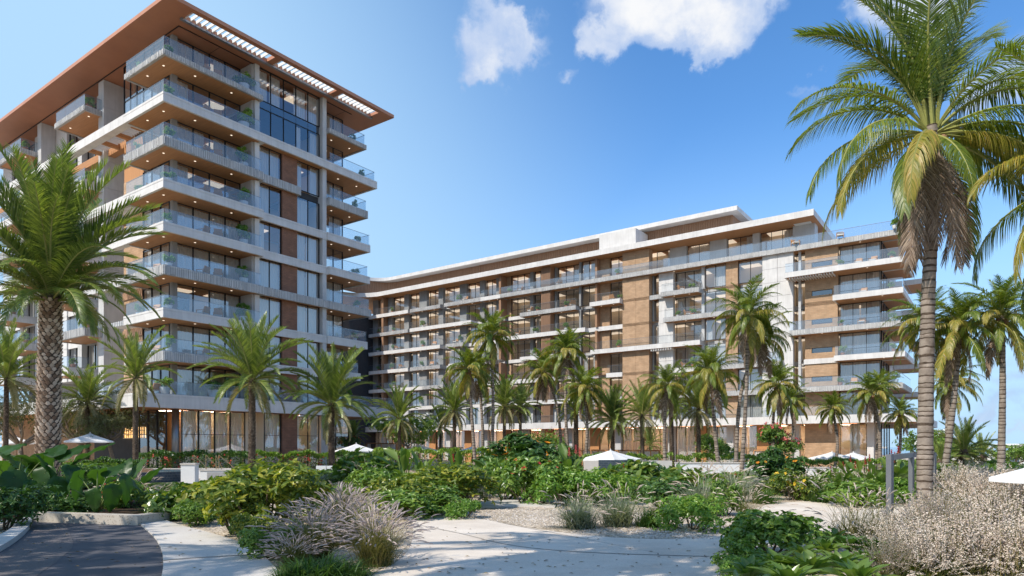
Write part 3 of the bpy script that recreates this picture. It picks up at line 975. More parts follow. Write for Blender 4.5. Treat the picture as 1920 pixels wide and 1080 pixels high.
for k in range(2, 8):
    T = BL[k]; C = bceil(k)
    for (bh, bl, kd, pa) in strips:
        if k == 7 and bl < -15.0:          # set-back top floor: glass and pale pillars
            continue
        if kd.startswith("win"):
            n = {"win": 2, "win1": 1, "win3": 3, "win4": 3}[kd]
            window(block, "a", bl, bh, pa, T, C, n, brr, CUR[brr.randrange(10)] if brr.random() < (.9 if bl < -22 else .3) else None, fr=.06, mull=.06, tr=T + 1.05 if kd in ("win3", "win4") else None)
        elif kd == "col":
            wallbox(block, "column", "col2" if bl > -22 else "col", pa + .25, pa + .9, bl + .1, bh - .1, T + .005, C)
        elif kd == "fin":
            wallbox(block, "fin_wall", "wood", pa, 2.4, bl, bh, T + .005, C)
        elif kd == "brick":
            wallbox(block, "brick_wall", "brick", pa, pa + .5, bl, bh, T + .005, C)
        elif kd == "white":
            h = (C + .55 - T) / 2
            mid = (bh + bl) / 2
            for i in range(2):
                for (p, q) in ((bl, mid - .015), (mid + .015, bh)):
                    wallbox(block, "wall_panel", "white", pa, pa + .7, p, q, T - BTH + .08 + i * h, T - BTH + .08 + (i + 1) * h - .03)
        elif kd == "pier":
            mid = (bh + bl) / 2
            zt = C if k == 7 else C + .5
            for (p, q) in ((bl, mid - .012), (mid + .012, bh)):
                wallbox(block, "brick_pier", "brick", pa, pa + 1.2, p, q, T - BTH + .12, zt - .04)
        elif kd == "slot":
            # brick with a long slot window between two short brick blocks
            wallbox(block, "brick_wall", "brick", pa, pa + .6, bl, bh, T - BTH + .08, T + .72)
            wallbox(block, "brick_wall", "brick", pa, pa + .6, bl, bh, T + 1.34, C + (.0 if k == 7 else .52))
            wallbox(block, "brick_wall", "brick", pa + .06, pa + .6, bh - .75, bh, T + .722, T + 1.338)
            wallbox(block, "brick_wall", "brick", pa + .06, pa + .6, bl, bl + .6, T + .722, T + 1.338)
            window(block, "a", bl + .62, bh - .77, pa + .2, T + .722, T + 1.338, 1, brr, None, fr=.03)
            wallbox(block, "room_wall", "dark", pa + .65, pa + .8, bl, bh, T, C)
        elif kd == "slats":
            pass
    # recess with slim column at b -34.1..-35.4
    if k == 7:
        pass
    else:
        wallbox(block, "column", "col", 1.0, 1.35, -34.9, -34.6, T - BTH + .1, C)
        window(block, "a", -35.38, -34.12, 2.2, T, C, 1, brr, None)
    # corner past the glass: round pillar, end glazing
    if k < 7:
        p = MB(); p.tube([(2.5, -42.4, T), (2.5, -42.4, C)], .42, 18); p.build("round_column", M["white"], block, True)
        window(block, "b", 2.0, 8.0, -43.6, T, C, 3, brr, [(0, .3)])
        wallbox(block, "wall_panel", "white", 8.02, 14, -43.75, -43.2, T - BTH, C)
    # end balconies round the corner
    rt = {7: 15.5, 6: 7.6, 5: 9.0, 4: 14, 3: 8.4, 2: 9.5}[k]
    fa = {7: .06, 6: -1.4, 5: -1.7, 4: -.6, 3: -1.0, 2: -.6}[k]
    be = {7: -46, 6: -46.3, 5: -46.2, 4: -46, 3: -46.3, 2: -46}[k]
    g = k in (7, 4, 2)
    slab(block, 2.36, rt, be, -43.4, T, BTH, "grey" if g else "white", groove=False, lip=.16, flute=[("b", 2.36, rt, be)] if g else None)
    balustrade(block, "b", fa + .12, rt - .1, be + .12, T, n=6)
    if k != 7:
        slab(block, rt + 3, rt + 9, -47.2, -43.8, T - .2, BTH, "white", groove=False, lip=.16)
        balustrade(block, "b", rt + 3.1, rt + 8.9, -47.1, T - .2, n=3)
# vertical timber slats on the pier, storey by storey
for k in range(1, 8):
    T = BL[k] if k > 1 else 5.85; C = bceil(k)
    sm = MB()
    b = 1.45
    while b < 3.1:
        sm.box(.32, .42, b, b + .09, T + .01, C)
        b += .165
    so = sm.build("slat_cladding", M["slat"], block); so["kind"] = "stuff"
    wallbox(block, "cladding_back", "wood", .43, 2.3, 1.42, 3.16, T, C)
# set-back top floor between the brick piers
T, C = BL[7], R1S
for (bh, bl, kd) in ((-15.0, -17.2, "win1"), (-17.2, -19.6, "col"), (-19.6, -22.9, "win"), (-22.9, -25.2, "col"), (-25.2, -28.6, "win"), (-28.6, -29.5, "col"), (-29.5, -33.6, "win3")):
    if kd == "col": wallbox(block, "wall_panel", "col", 2.4, 3.0, bl + .01, bh - .01, T, C)
    else: window(block, "a", bl, bh, 3.0, T, C, {"win1": 1, "win": 2, "win3": 3}[kd], brr, [(0, 1)] if bl == -22.9 else [(0, .3)], fr=.06)
wallbox(block, "wall_panel", "col", 2.4, 4.2, -36.2, -33.62, T, C)
# podium slab
for (bh, bl, fa, th, mt) in ((46, -.4, -.1, .95, "white"), (-.42, -31, -.6, .95, "white"), (-31.02, -47.4, -1.4, .95, "white")):
    slab(block, fa, 8, bl, bh, BL[1], th, mt, name="podium_slab", lip=.25, groove=False)
slab(block, 8.01, 30, -47.4, -30, BL[1] - .01, .95, "white", name="podium_slab", lip=.25, groove=False)
for k in (1,):
    T = BL[1]; C = bceil(1)
    for (bh, bl, kd, pa) in strips:
        if kd.startswith("win"):
            window(block, "a", bl, bh, pa, T, C, {"win": 2, "win1": 1, "win3": 3, "win4": 3}[kd], brr, CUR[brr.randrange(10)], fr=.06, mull=.06)
        elif kd != "slats":
            mt = {"col": "col", "fin": "wood", "brick": "brick", "white": "white", "pier": "brick", "slot": "brick"}[kd]
            wallbox(block, {"col": "column", "fin": "fin_wall", "white": "wall_panel"}.get(kd, "brick_wall"), mt, pa, max(pa + .5, 2.0), bl, bh, T + .005, C)
    wallbox(block, "room_wall", "room", 6.2, 6.4, -43, 43, T, C)
    balustrade(block, "a", -30.9, 45.5, .2, T, n=40, gm="glass_c")
    balustrade(block, "a", -47.2, -31.2, -1.2, T, n=7)
# ground floor
GC = BL[1] - .95
b = 43.0
i = 0
while b > -34:
    kd = ("win", "col", "win", "timber", "win", "col", "win", "timber")[i % 8]
    w = {"win": 2.9, "col": .9, "timber": 1.5}[kd]
    if kd == "win": window(block, "a", b - w + .02, b - .02, 2.2, -.7, GC, 2, brr, CUR[brr.randrange(10)], fr=.07)
    elif kd == "col": wallbox(block, "column", "col", 1.5, 2.4, b - w, b, -.9, GC)
    else: wallbox(block, "timber_panel", "wood_warm", 1.9, 2.5, b - w, b, -.9, GC)
    b -= w
    i += 1
wallbox(block, "brick_wall", "brick", .75, 1.6, -39.1, -35.4, -.9, 2.75)
wallbox(block, "brick_wall", "brick", .8, 1.6, -39.1, -35.4, 2.76, GC)
window(block, "a", -43.5, -39.15, 1.8, -.9, GC, 3, brr, [(0, .25), (.5, .75)], fr=.08)
window(block, "b", 2.0, 9, -43.6, -.9, GC, 3, brr, [(.4, .8)])
wallbox(block, "round_column_core", "white", 1.2, 1.9, -42.9, -42.2, -.9, GC)
wallbox(block, "room_wall", "room", 6.5, 6.7, -43, 43, -.9, GC)
wallbox(block, "floor_plate", "floor", 2, 20, -43.4, 44, -1.2, -.72)
lm = MB()
b = 40
while b > -43:
    lm.box(3.6, 5.4, b - .9, b + .9, GC - .06, GC - .02); b -= 4.2
lm.build("fill_light_panel", M["lobby_fill_glow"], block)  # added glowing panels that brighten the block's ground floor
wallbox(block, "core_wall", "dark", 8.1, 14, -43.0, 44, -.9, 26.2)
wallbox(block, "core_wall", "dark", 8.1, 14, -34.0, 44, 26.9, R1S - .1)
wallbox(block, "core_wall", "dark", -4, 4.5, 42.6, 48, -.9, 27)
# slatted timber gate screen at ground level
sm = MB()
b = -17.2
while b < -10.8:
    sm.box(1.2, 1.3, b, b + .1, -.7, 3.0); b += .24
so = sm.build("slat_cladding", M["slat"], block); so["kind"] = "stuff"
# pergola louvres under the white sixth-floor balcony, right of the pale wall
for i in range(17):
    s = MB(); bb = -38.9 + i * .3
    s.box(-1.2, .6, bb, bb + .08, BL[6] - BTH - .22, BL[6] - BTH - .02)
    s.build("louvre_slat", M["whitepaint"], block)
for i in range(9):
    s = MB(); bb = -18.4 + i * .36
    s.box(-.1, .85, bb, bb + .09, BL[4] - BTH - .3, BL[4] - BTH - .02)
    s.build("louvre_slat", M["whitepaint"], block)

# roofs: main fascia with the concave turn at the far left, plant storey in timber slats and its own thin roof
def ribbon_path(a_front, b_end, rad, a_stop):
    pts = [(a_front, b_end)]
    pts.append((a_front, 38 - 0))
    cx, cyy = a_front - rad, 38
    for t in range(1, 13):
        th = R(90) * t / 12
        pts.append((cx + rad * math.cos(th), cyy + rad * math.sin(th)))
    pts.append((a_stop, 38 + rad))
    return pts


def ribbon(name, pts, z0, z1, depth, mats, parent):
    """fascia band following the path, with soffit and top reaching inward"""
    m = MB()
    nn = []
    for i, p in enumerate(pts):
        a, b = Vector(pts[max(i - 1, 0)]), Vector(pts[min(i + 1, len(pts) - 1)])
        t = (b - a).normalized()
        nn.append(Vector((t.y, -t.x)))
    q = [(Vector(p) + n * depth) for p, n in zip(pts, nn)]
    for i in range(len(pts) - 1):
        p0, p1, q0, q1 = pts[i], pts[i + 1], q[i], q[i + 1]
        m.face([(*p0, z0), (*p1, z0), (*p1, z1), (*p0, z1)], 0)
        m.face([(*p1, z0), (*p0, z0), (*q0, z0), (*q1, z0)], 1)
        m.face([(*p0, z1), (*p1, z1), (*q1, z1), (*q0, z1)], 0)
        m.face([(*q1, z0), (*q0, z0), (*q0, z1), (*q1, z1)], 0)
    m.face([(*pts[0], z0), (*q[0], z0), (*q[0], z1), (*pts[0], z1)], 0)
    m.face([(*pts[-1], z0), (*q[-1], z0), (*q[-1], z1), (*pts[-1], z1)], 0)
    return m.build(name, mats, parent)


E1 = ribbon("main_roof", ribbon_path(-.6, -36.7, 6, -30), R1S, R1T, 16, [M["white"], M["soffit"]], block)
sk = MB()                                             # skylight shaft through the main roof near its right end
sk.box(1.5, 5.0, -35.9, -33.9, R1S - .02, R1S - .004)
sk.build("skylight_reveal", M["whitepaint"], E1)
E2 = ribbon("plant_roof", ribbon_path(2.4, -26.6, 4.5, -30), 33.55, 34.15, 9, [M["white"], M["col"]], block)
P3 = ribbon("plant_storey", ribbon_path(4.0, -25.5, 4.0, -30), R1T + .01, 33.54, .4, [M["wood"], M["wood"]], block)
wallbox(block, "plant_storey", "wood", 4.4, 10.5, -25.5, -25.1, R1T + .01, 33.53)
pts = ribbon_path(4.0, -25.4, 4.0, -30)
sm = MB()
for i in range(len(pts) - 1):
    p, q = Vector(pts[i]), Vector(pts[i + 1])
    Ls = (q - p).length
    t = 0.0
    e = (q - p).normalized(); nr = Vector((-e.y, e.x))
    while t < Ls:
        c = p + e * t
        c2 = c + e * .13
        o1, o2 = c + nr * .09, c2 + nr * .09
        sm.face([(*c, R1T + .03), (*o1, R1T + .03), (*o1, 33.52), (*c, 33.52)])
        sm.face([(*o1, R1T + .03), (*o2, R1T + .03), (*o2, 33.52), (*o1, 33.52)])
        sm.face([(*o2, R1T + .03), (*c2, R1T + .03), (*c2, 33.52), (*o2, 33.52)])
        t += .34
so = sm.build("slat_cladding", M["slat"], P3); so["kind"] = "stuff"
for (b0, b1) in ((18.0, 18.25), (6.5, 6.75), (-3, -2.75), (-18, -17.75)):
    wallbox(block, "cladding_joint", "wood", 3.85, 4.0, b0, b1, R1T + .02, 33.53)
wallbox(block, "roof_box", "white", -.2, 3.8, -13.2, -7.4, R1T + .01, 33.0)
balustrade(block, "a", -45.9, -31.0, .2, BL[7], n=7)

# furniture and pots on the balconies
bays = [("first", 36.2, (7, 6, 5, 4, 3, 2)), ("first", 40.2, (6, 5, 4, 3)), ("second", 28.9, (6, 5, 4, 2)), ("third", 20.0, (7, 5, 4)), ("fourth", 9.6, (7, 5, 3)), ("fifth", 4.4, (6, 5, 4)),
        ("sixth", -1.0, (6, 5, 4)), ("seventh", -9.9, (7, 6, 4)), ("eighth", -21.0, (6, 5, 3)), ("eighth", -18.9, (5,)), ("ninth", -39.8, (6, 4, 3, 2)), ("last", -45.2, (7, 6, 5, 4, 3, 2))]
for (w, b, ks) in bays:
    for k in ks:
        if b < -40: a = -.2
        else: a = .95 if b > -30 else -.1
        plant_spots.append((bworld(B2A + a, b + brr.uniform(-.3, .3), BL[k]), brr.uniform(.8, 1.1), brr.choice("tw"),
                            "on the long block's %s-floor balcony, %s bay%s" % (ORD[k], w, {40.2: ", far left end", -18.9: ", right half"}.get(b, ""))))
for (k, b, n_) in ((6, 28.0, "sixth"), (4, 26.6, "fourth"), (5, 35.0, "fifth"), (3, 35.6, "third"), (5, 8.0, "fifth"), (6, 5.6, "sixth"), (6, -2.2, "sixth"), (3, -20.0, "third"), (5, -42.0, "fifth"), (2, -41.0, "second"), (7, 19.0, "top"), (5, 21.0, "fifth"), (7, 7.5, "top"), (7, 0.2, "top"), (6, -19.5, "sixth"), (6, -9.0, "sixth"), (5, -20.4, "fifth"), (6, -41.5, "sixth"), (6, -43.0, "sixth"), (4, -41.8, "fourth"), (5, 26, "fifth"), (4, 3.9, "fourth"), (4, 34, "fourth"), (7, -39.5, "top"), (7, -34.5, "top")):
    wd = {28.0: "second bay from the left, left seat", 26.6: "second bay from the left", 35.0: "first bay from the left", 35.6: "first bay from the left", 8.0: "fourth bay from the left", 5.6: "bay left of the slatted pier", -2.2: "bay right of the slatted pier", -20.0: "bay right of the tall brick pier", -42.0: "glazed right corner", -41.0: "glazed right corner", 19.0: "third bay from the left", 21.0: "third bay from the left", 7.5: "fourth bay from the left", .2: "bay right of the slatted pier", -19.5: "bay right of the tall brick pier", -9.0: "bay left of the tall brick pier", -20.4: "bay right of the tall brick pier", -41.5: "glazed right corner, left seat",
          -43.0: "glazed right corner, right seat", -41.8: "glazed right corner", 26: "second bay from the left", 3.9: "bay left of the slatted pier", 34: "first bay from the left", -39.5: "open roof terrace at the right end", -34.5: "roof terrace under the main roof end"}[b]
    chair_spots.append((bworld(B2A + (.9 if b > -30 else 0), b, BL[k]), ANG + 2.6 + b * .1, "lounge chair on the long block's %s-floor balcony, %s" % (n_, wd)))
# ------------------------------------------------------------------ ground
def m_gravel():
    m, n, l, b = mat("gravel_ground")
    t = n.new("ShaderNodeTexCoord")
    v = n.new("ShaderNodeTexVoronoi"); v.inputs["Scale"].default_value = 16; v.inputs["Randomness"].default_value = 1
    l.new(t.outputs["Object"], v.inputs["Vector"])
    sp = n.new("ShaderNodeSeparateColor"); l.new(v.outputs["Color"], sp.inputs[0])
    r = ramp(n, [(0.0, (0.22, 0.175, 0.13)), (0.3, (0.46, 0.375, 0.285)), (0.6, (0.60, 0.51, 0.41)), (1.0, (0.72, 0.635, 0.54))])
    l.new(sp.outputs[0], r.inputs[0])
    z = n.new("ShaderNodeTexNoise"); z.inputs["Scale"].default_value = 0.7; z.inputs["Detail"].default_value = 6
    l.new(t.outputs["Object"], z.inputs["Vector"])
    r2 = ramp(n, [(0.35, (0.72, 0.68, 0.60)), (0.65, (1.05, 1.02, 0.98))])
    l.new(z.outputs["Fac"], r2.inputs[0])
    mx = n.new("ShaderNodeMix"); mx.data_type = "RGBA"; mx.blend_type = "MULTIPLY"; mx.inputs["Factor"].default_value = 1
    l.new(r.outputs[0], mx.inputs["A"]); l.new(r2.outputs[0], mx.inputs["B"])
    l.new(mx.outputs["Result"], b.inputs["Base Color"])
    b.inputs["Roughness"].default_value = 0.9
    bp = n.new("ShaderNodeBump"); bp.inputs["Strength"].default_value = 0.9; bp.inputs["Distance"].default_value = 0.04; bp.invert = True
    l.new(v.outputs["Distance"], bp.inputs["Height"]); l.new(bp.outputs[0], b.inputs["Normal"])
    return m


def m_path(name, c1, c2, c3):
    """pale concrete worn and dusted with sand"""
    m, n, l, b = mat(name)
    t = n.new("ShaderNodeTexCoord")
    z = n.new("ShaderNodeTexNoise"); z.inputs["Scale"].default_value = 0.55; z.inputs["Detail"].default_value = 9; z.inputs["Roughness"].default_value = 0.65
    l.new(t.outputs["Object"], z.inputs["Vector"])
    r = ramp(n, [(0.3, c1), (0.55, c2), (0.75, c3)])
    l.new(z.outputs["Fac"], r.inputs[0])
    sp = n.new("ShaderNodeTexNoise"); sp.inputs["Scale"].default_value = 70; sp.inputs["Detail"].default_value = 3
    l.new(t.outputs["Object"], sp.inputs["Vector"])
    r2 = ramp(n, [(0.30, (0.62,) * 3), (0.45, (1, 1, 1)), (0.72, (1.1,) * 3)])
    l.new(sp.outputs["Fac"], r2.inputs[0])
    mx = n.new("ShaderNodeMix"); mx.data_type = "RGBA"; mx.blend_type = "MULTIPLY"; mx.inputs["Factor"].default_value = 0.7
    l.new(r.outputs[0], mx.inputs["A"]); l.new(r2.outputs[0], mx.inputs["B"])
    l.new(mx.outputs["Result"], b.inputs["Base Color"])
    b.inputs["Roughness"].default_value = 0.85
    mp = n.new("ShaderNodeMapping"); mp.inputs["Scale"].default_value = (1.0, 2.2, 1)
    l.new(t.outputs["Object"], mp.inputs["Vector"])
    z3 = n.new("ShaderNodeTexNoise"); z3.inputs["Scale"].default_value = 1.8; z3.inputs["Detail"].default_value = 7
    l.new(mp.outputs[0], z3.inputs["Vector"])
    bp = n.new("ShaderNodeBump"); bp.inputs["Strength"].default_value = 0.45; bp.inputs["Distance"].default_value = 0.06
    l.new(z3.outputs["Fac"], bp.inputs["Height"]); l.new(bp.outputs[0], b.inputs["Normal"])
    return m


def m_terrazzo(name):
    m, n, l, b = mat(name)
    t = n.new("ShaderNodeTexCoord")
    v = n.new("ShaderNodeTexVoronoi"); v.inputs["Scale"].default_value = 17
    l.new(t.outputs["Object"], v.inputs["Vector"])
    r = ramp(n, [(0.0, (0.12, 0.09, 0.07)), (0.2, (0.28, 0.2, 0.14)), (0.26, (0.52, 0.46, 0.38)), (1.0, (0.57, 0.51, 0.43))])
    l.new(v.outputs["Distance"], r.inputs[0]); l.new(r.outputs[0], b.inputs["Base Color"])
    b.inputs["Roughness"].default_value = 0.6
    return m


M["gravel"] = m_gravel()
M["path"] = m_path("sandy_concrete", (0.56, 0.475, 0.385), (0.69, 0.60, 0.50), (0.76, 0.68, 0.585))
M["walk"] = m_path("smooth_concrete", (0.52, 0.475, 0.425), (0.58, 0.535, 0.485), (0.62, 0.58, 0.53))
M["joint"] = m_plain("joint_sand", (0.20, 0.18, 0.16), .9)
M["asphalt"] = m_noise("asphalt", (0.085, 0.083, 0.092), (0.125, 0.12, 0.128), 1.2, 0.85, 0.35, 90, 8, 0.25, 0.01)
M["asphalt2"] = m_noise("coarse_asphalt", (0.11, 0.10, 0.10), (0.19, 0.17, 0.165), 40, 0.9, 0.5, 60, 8, 0.2, 0.02)
M["terrazzo"] = m_terrazzo("exposed_aggregate")
M["soil"] = m_noise("dark_soil", (0.035, 0.022, 0.014), (0.09, 0.06, 0.04), 8, 0.95, 0.8, 20, 8, 0.1, 0.05)
M["deck"] = m_noise("pale_terrace", (0.50, 0.47, 0.43), (0.58, 0.55, 0.51), 1.5, 0.8, 0.05)

xs = [-5000, -900, -250, -110] + [-80 + 2.5 * i for i in range(73)] + [130, 260, 900, 5000]
ys = [-600, -100, -25] + [-5 + 2.5 * i for i in range(56)] + [150, 220, 500, 2000, 9000]
g = MB()
g.add([(x, y, gz(x, y)) for y in ys for x in xs], [(j * len(xs) + i, j * len(xs) + i + 1, (j + 1) * len(xs) + i + 1, (j + 1) * len(xs) + i) for j in range(len(ys) - 1) for i in range(len(xs) - 1)])
tag(g.build("ground", M["gravel"]), kind="structure")

m, n, l, b = mat("sea_water")
b.inputs["Base Color"].default_value = (0.05, 0.14, 0.24, 1); b.inputs["Roughness"].default_value = 0.12
wv = n.new("ShaderNodeTexNoise"); wv.inputs["Scale"].default_value = 0.6; wv.inputs["Detail"].default_value = 6
tcw = n.new("ShaderNodeTexCoord"); l.new(tcw.outputs["Object"], wv.inputs["Vector"])
bp = n.new("ShaderNodeBump"); bp.inputs["Strength"].default_value = 0.6; bp.inputs["Distance"].default_value = 0.5
l.new(wv.outputs["Fac"], bp.inputs["Height"]); l.new(bp.outputs[0], b.inputs["Normal"])
M["sea"] = m
s = MB(); s.face([(30, 215, -.74), (5000, 215, -.74), (5000, 9000, -.74), (-400, 9000, -.74), (-400, 700, -.74)])
tag(s.build("sea", M["sea"]), kind="structure")


def spline(pts, n=6):
    out = []
    L = len(pts)
    for i in range(L - 1):
        p0, p1, p2, p3 = pts[max(i - 1, 0)], pts[i], pts[i + 1], pts[min(i + 2, L - 1)]
        for k in range(n):
            t = k / n
            out.append(tuple(.5 * ((2 * p1[j]) + (-p0[j] + p2[j]) * t + (2 * p0[j] - 5 * p1[j] + 4 * p2[j] - p3[j]) * t * t + (-p0[j] + 3 * p1[j] - 3 * p2[j] + p3[j]) * t ** 3) for j in (0, 1)))
    out.append(pts[-1])
    return out


def strip_sheet(name, left, right, z, m, thick=0.0):
    """ground sheet between two edges given in photo points and laid on the ground"""
    a = [gp(*p) for p in left]; c = [gp(*p) for p in right]

    def resample(q, n):
        q2 = spline([(p.x, p.y) for p in q], 10)
        d = [0]
        for i in range(1, len(q2)): d.append(d[-1] + math.dist(q2[i], q2[i - 1]))
        out = []
        for k in range(n + 1):
            t = d[-1] * k / n
            i = 0
            while i < len(d) - 2 and d[i + 1] < t: i += 1
            f = (t - d[i]) / max(1e-9, d[i + 1] - d[i])
            out.append((q2[i][0] + (q2[i + 1][0] - q2[i][0]) * f, q2[i][1] + (q2[i + 1][1] - q2[i][1]) * f))
        return out
    n = 40
    A, C = resample(a, n), resample(c, n)
    b_ = MB()
    for k in range(n):
        b_.face([(*A[k], z), (*C[k], z), (*C[k + 1], z), (*A[k + 1], z)])
        if thick:
            b_.face([(*A[k], z - thick), (*A[k + 1], z - thick), (*A[k + 1], z), (*A[k], z)])
            b_.face([(*C[k + 1], z - thick), (*C[k], z - thick), (*C[k], z), (*C[k + 1], z)])
    if thick:
        for k in (0, n): b_.face([(*A[k], z - thick), (*C[k], z - thick), (*C[k], z), (*A[k], z)])
    return b_.build(name, m)


# broad sandy path across the foreground and away to the right
p = strip_sheet("footpath", [(300, 1290), (640, 1110), (760, 1040), (775, 985), (768, 966), (830, 967), (905, 974), (960, 985), (1040, 997), (1120, 1006), (1200, 1011), (1290, 1011), (1345, 1006)],
                [(1150, 1400), (1250, 1180), (1300, 1120), (1330, 1095), (1345, 1080), (1355, 1070), (1365, 1062), (1378, 1054), (1390, 1047), (1400, 1042), (1412, 1036), (1425, 1030), (1440, 1024)], .008, M["path"])
tag(p, kind="structure")
p = strip_sheet("footpath", [(1345, 1006), (1395, 992), (1424, 974), (1424, 958), (1440, 946), (1500, 941), (1580, 937), (1700, 930), (1800, 925)],
                [(1440, 1024), (1500, 1012), (1560, 1000), (1600, 990), (1640, 980), (1680, 974), (1740, 966), (1800, 958), (1900, 950)], .012, M["path"])
tag(p, kind="structure")
p = strip_sheet("stepping_slab", [(890, 944), (960, 940), (1045, 946)], [(900, 953), (965, 951), (1040, 953)], .06, M["walk"], .06)
tag(p, kind="structure")
p = strip_sheet("path_joint", [(765, 981), (860, 1000), (960, 1023), (1100, 1036), (1330, 1044)], [(765, 981.6), (860, 1000.7), (960, 1023.8), (1100, 1036.9), (1330, 1045)], .013, M["joint"])
tag(p, kind="structure")
# curved concrete walk beside the dark lane
p = strip_sheet("walkway", [(248, 968), (262, 984), (290, 1010), (303, 1035), (306, 1060), (303, 1085), (270, 1230)], [(252, 956), (330, 985), (420, 1010), (480, 1036), (530, 1083), (600, 1150), (660, 1260)], .05, M["walk"], .05)
tag(p, kind="structure")
p = strip_sheet("walkway_joint", [(306, 1056), (350, 1052), (430, 1047), (492, 1043)], [(306, 1057), (350, 1053), (430, 1048), (493, 1044)], .056, M["joint"])
tag(p, kind="structure")
p = strip_sheet("asphalt_lane", [(-420, 1230), (-160, 1100), (-5, 1037), (40, 1008), (60, 985), (64, 972)], [(275, 1230), (305, 1085), (308, 1060), (305, 1035), (292, 1010), (258, 972)], .010, M["asphalt"])
tag(p, kind="structure")
p = strip_sheet("asphalt_lane", [(-420, 1230), (-160, 1100), (-5, 1038), (40, 1009), (62, 984)], [(-60, 1230), (60, 1090), (112, 1050), (137, 1020), (122, 984)], .015, M["asphalt2"])
tag(p, kind="structure")
p = strip_sheet("kerb", [(-160, 1102), (-60, 1062), (0, 1036), (36, 1012), (56, 992), (60, 980)], [(-160, 1050), (-60, 1030), (0, 1012), (20, 1000), (38, 986), (44, 976)], .13, M["walk"], .13)
tag(p, kind="structure")

# planter of exposed aggregate concrete
P1, P2 = gp(58, 979), gp(258, 986)
ax_ = (P2 - P1).normalized(); nx_ = Vector((-ax_.y, ax_.x, 0))
pl = empty("planter", P1, math.atan2(ax_.y, ax_.x))
tag(pl, "low planter wall of speckled exposed aggregate concrete at the end of the dark lane", "planter")
Lp = (P2 - P1).length
k = MB(); k.box(0, Lp, 0, .34, -.05, .27); k.build("front_wall", M["terrazzo"], pl)
k = MB(); k.box(Lp - .36, Lp - .002, .342, 3.2, -.05, .268); k.build("side_wall", M["terrazzo"], pl)
k = MB(); k.box(-4, Lp - .37, .35, 5.5, -.05, .2); k.build("soil", M["soil"], pl)

# loose pebbles over the gravel bed
pm = MB()
gr = random.Random(3)
for i in range(6500):
    px = gr.uniform(860, 1440); py = gr.uniform(952, 1012)
    lim = 974 + (px - 905) * .09 if px < 1200 else 1010 - max(0, (px - 1340)) * .35
    if py > lim + 2 + gr.gauss(0, 1.2): continue
    q = gp(px, py); r_ = gr.uniform(.012, .034)
    a = gr.random() * 6.28; ca, sa = math.cos(a) * r_, math.sin(a) * r_
    z = r_ * gr.uniform(.5, .9)
    pm.add([(q.x + ca, q.y + sa, 0), (q.x - sa * .8, q.y + ca * .8, 0), (q.x - ca, q.y - sa, 0), (q.x + sa * .8, q.y - ca * .8, 0), (q.x + ca * .3, q.y + sa * .3, z), (q.x - ca * .35, q.y - sa * .35, z * .95)],
           [(0, 1, 4), (1, 5, 4), (1, 2, 5), (2, 3, 5), (3, 4, 5), (3, 0, 4)])
M["pebble"] = m_leaf("pebble", [(0, (0.22, 0.19, 0.16)), (.4, (.42, .37, .32)), (1, (.62, .58, .54))], 0.0, .85, .2)
tag(pm.build("loose_pebbles", M["pebble"]), kind="stuff")

# a few fallen leaves on lane, walk and path
lf = MB()
for i in range(330):
    px = gr.uniform(30, 1380); py = gr.uniform(985, 1078)
    if 380 < px < 760 and py < 1040: continue
    q = gp(px, py); a = gr.random() * 6.28; s_ = gr.uniform(.025, .06)
    d = Vector((math.cos(a), math.sin(a), 0)) * s_; e = Vector((-d.y, d.x, 0)) * .38
    z = Vector((0, 0, .062 if px < 530 else .022)); c_ = Vector((q.x, q.y, 0)) + z
    lf.add([c_ - d, c_ + e + Vector((0, 0, .012)), c_ + d, c_ - e + Vector((0, 0, .008))], [(0, 1, 2, 3)])
M["litter"] = m_leaf("fallen_leaf", [(0, (0.10, 0.06, 0.03)), (.5, (.22, .15, .06)), (1, (.34, .26, .11))], 0, .8, .2)
tag(lf.build("fallen_leaves", M["litter"]), kind="stuff")
# ------------------------------------------------------------------ palms
M["coco_green"] = m_leaf("coconut_leaf_green", [(0, (0.087, 0.139, 0.020)), (.5, (0.146, 0.205, 0.030)), (1, (0.248, 0.277, 0.040))], .42, .38, .5)
M["coco_yellow"] = m_leaf("coconut_leaf_yellowing", [(0, (0.169, 0.192, 0.030)), (.5, (0.312, 0.282, 0.050)), (1, (0.468, 0.348, 0.100))], .42, .42, .45)
M["palm_dead"] = m_leaf("dead_palm_leaf", [(0, (0.13, 0.09, 0.065)), (.5, (0.24, 0.175, 0.13)), (1, (0.38, 0.30, 0.24))], .15, .8, .15)
M["date_green"] = m_leaf("date_leaf_green", [(0, (0.098, 0.152, 0.032)), (.5, (0.169, 0.232, 0.053)), (1, (0.273, 0.329, 0.079))], .30, .38, .5)
M["date_old"] = m_leaf("date_leaf_old", [(0, (0.15, 0.15, 0.06)), (.5, (0.24, 0.215, 0.10)), (1, (0.33, 0.28, 0.16))], .25, .55, .3)
M["rachis"] = m_noise("palm_rib", (0.22, 0.24, 0.06), (0.30, 0.28, 0.09), 3, .5, 0)


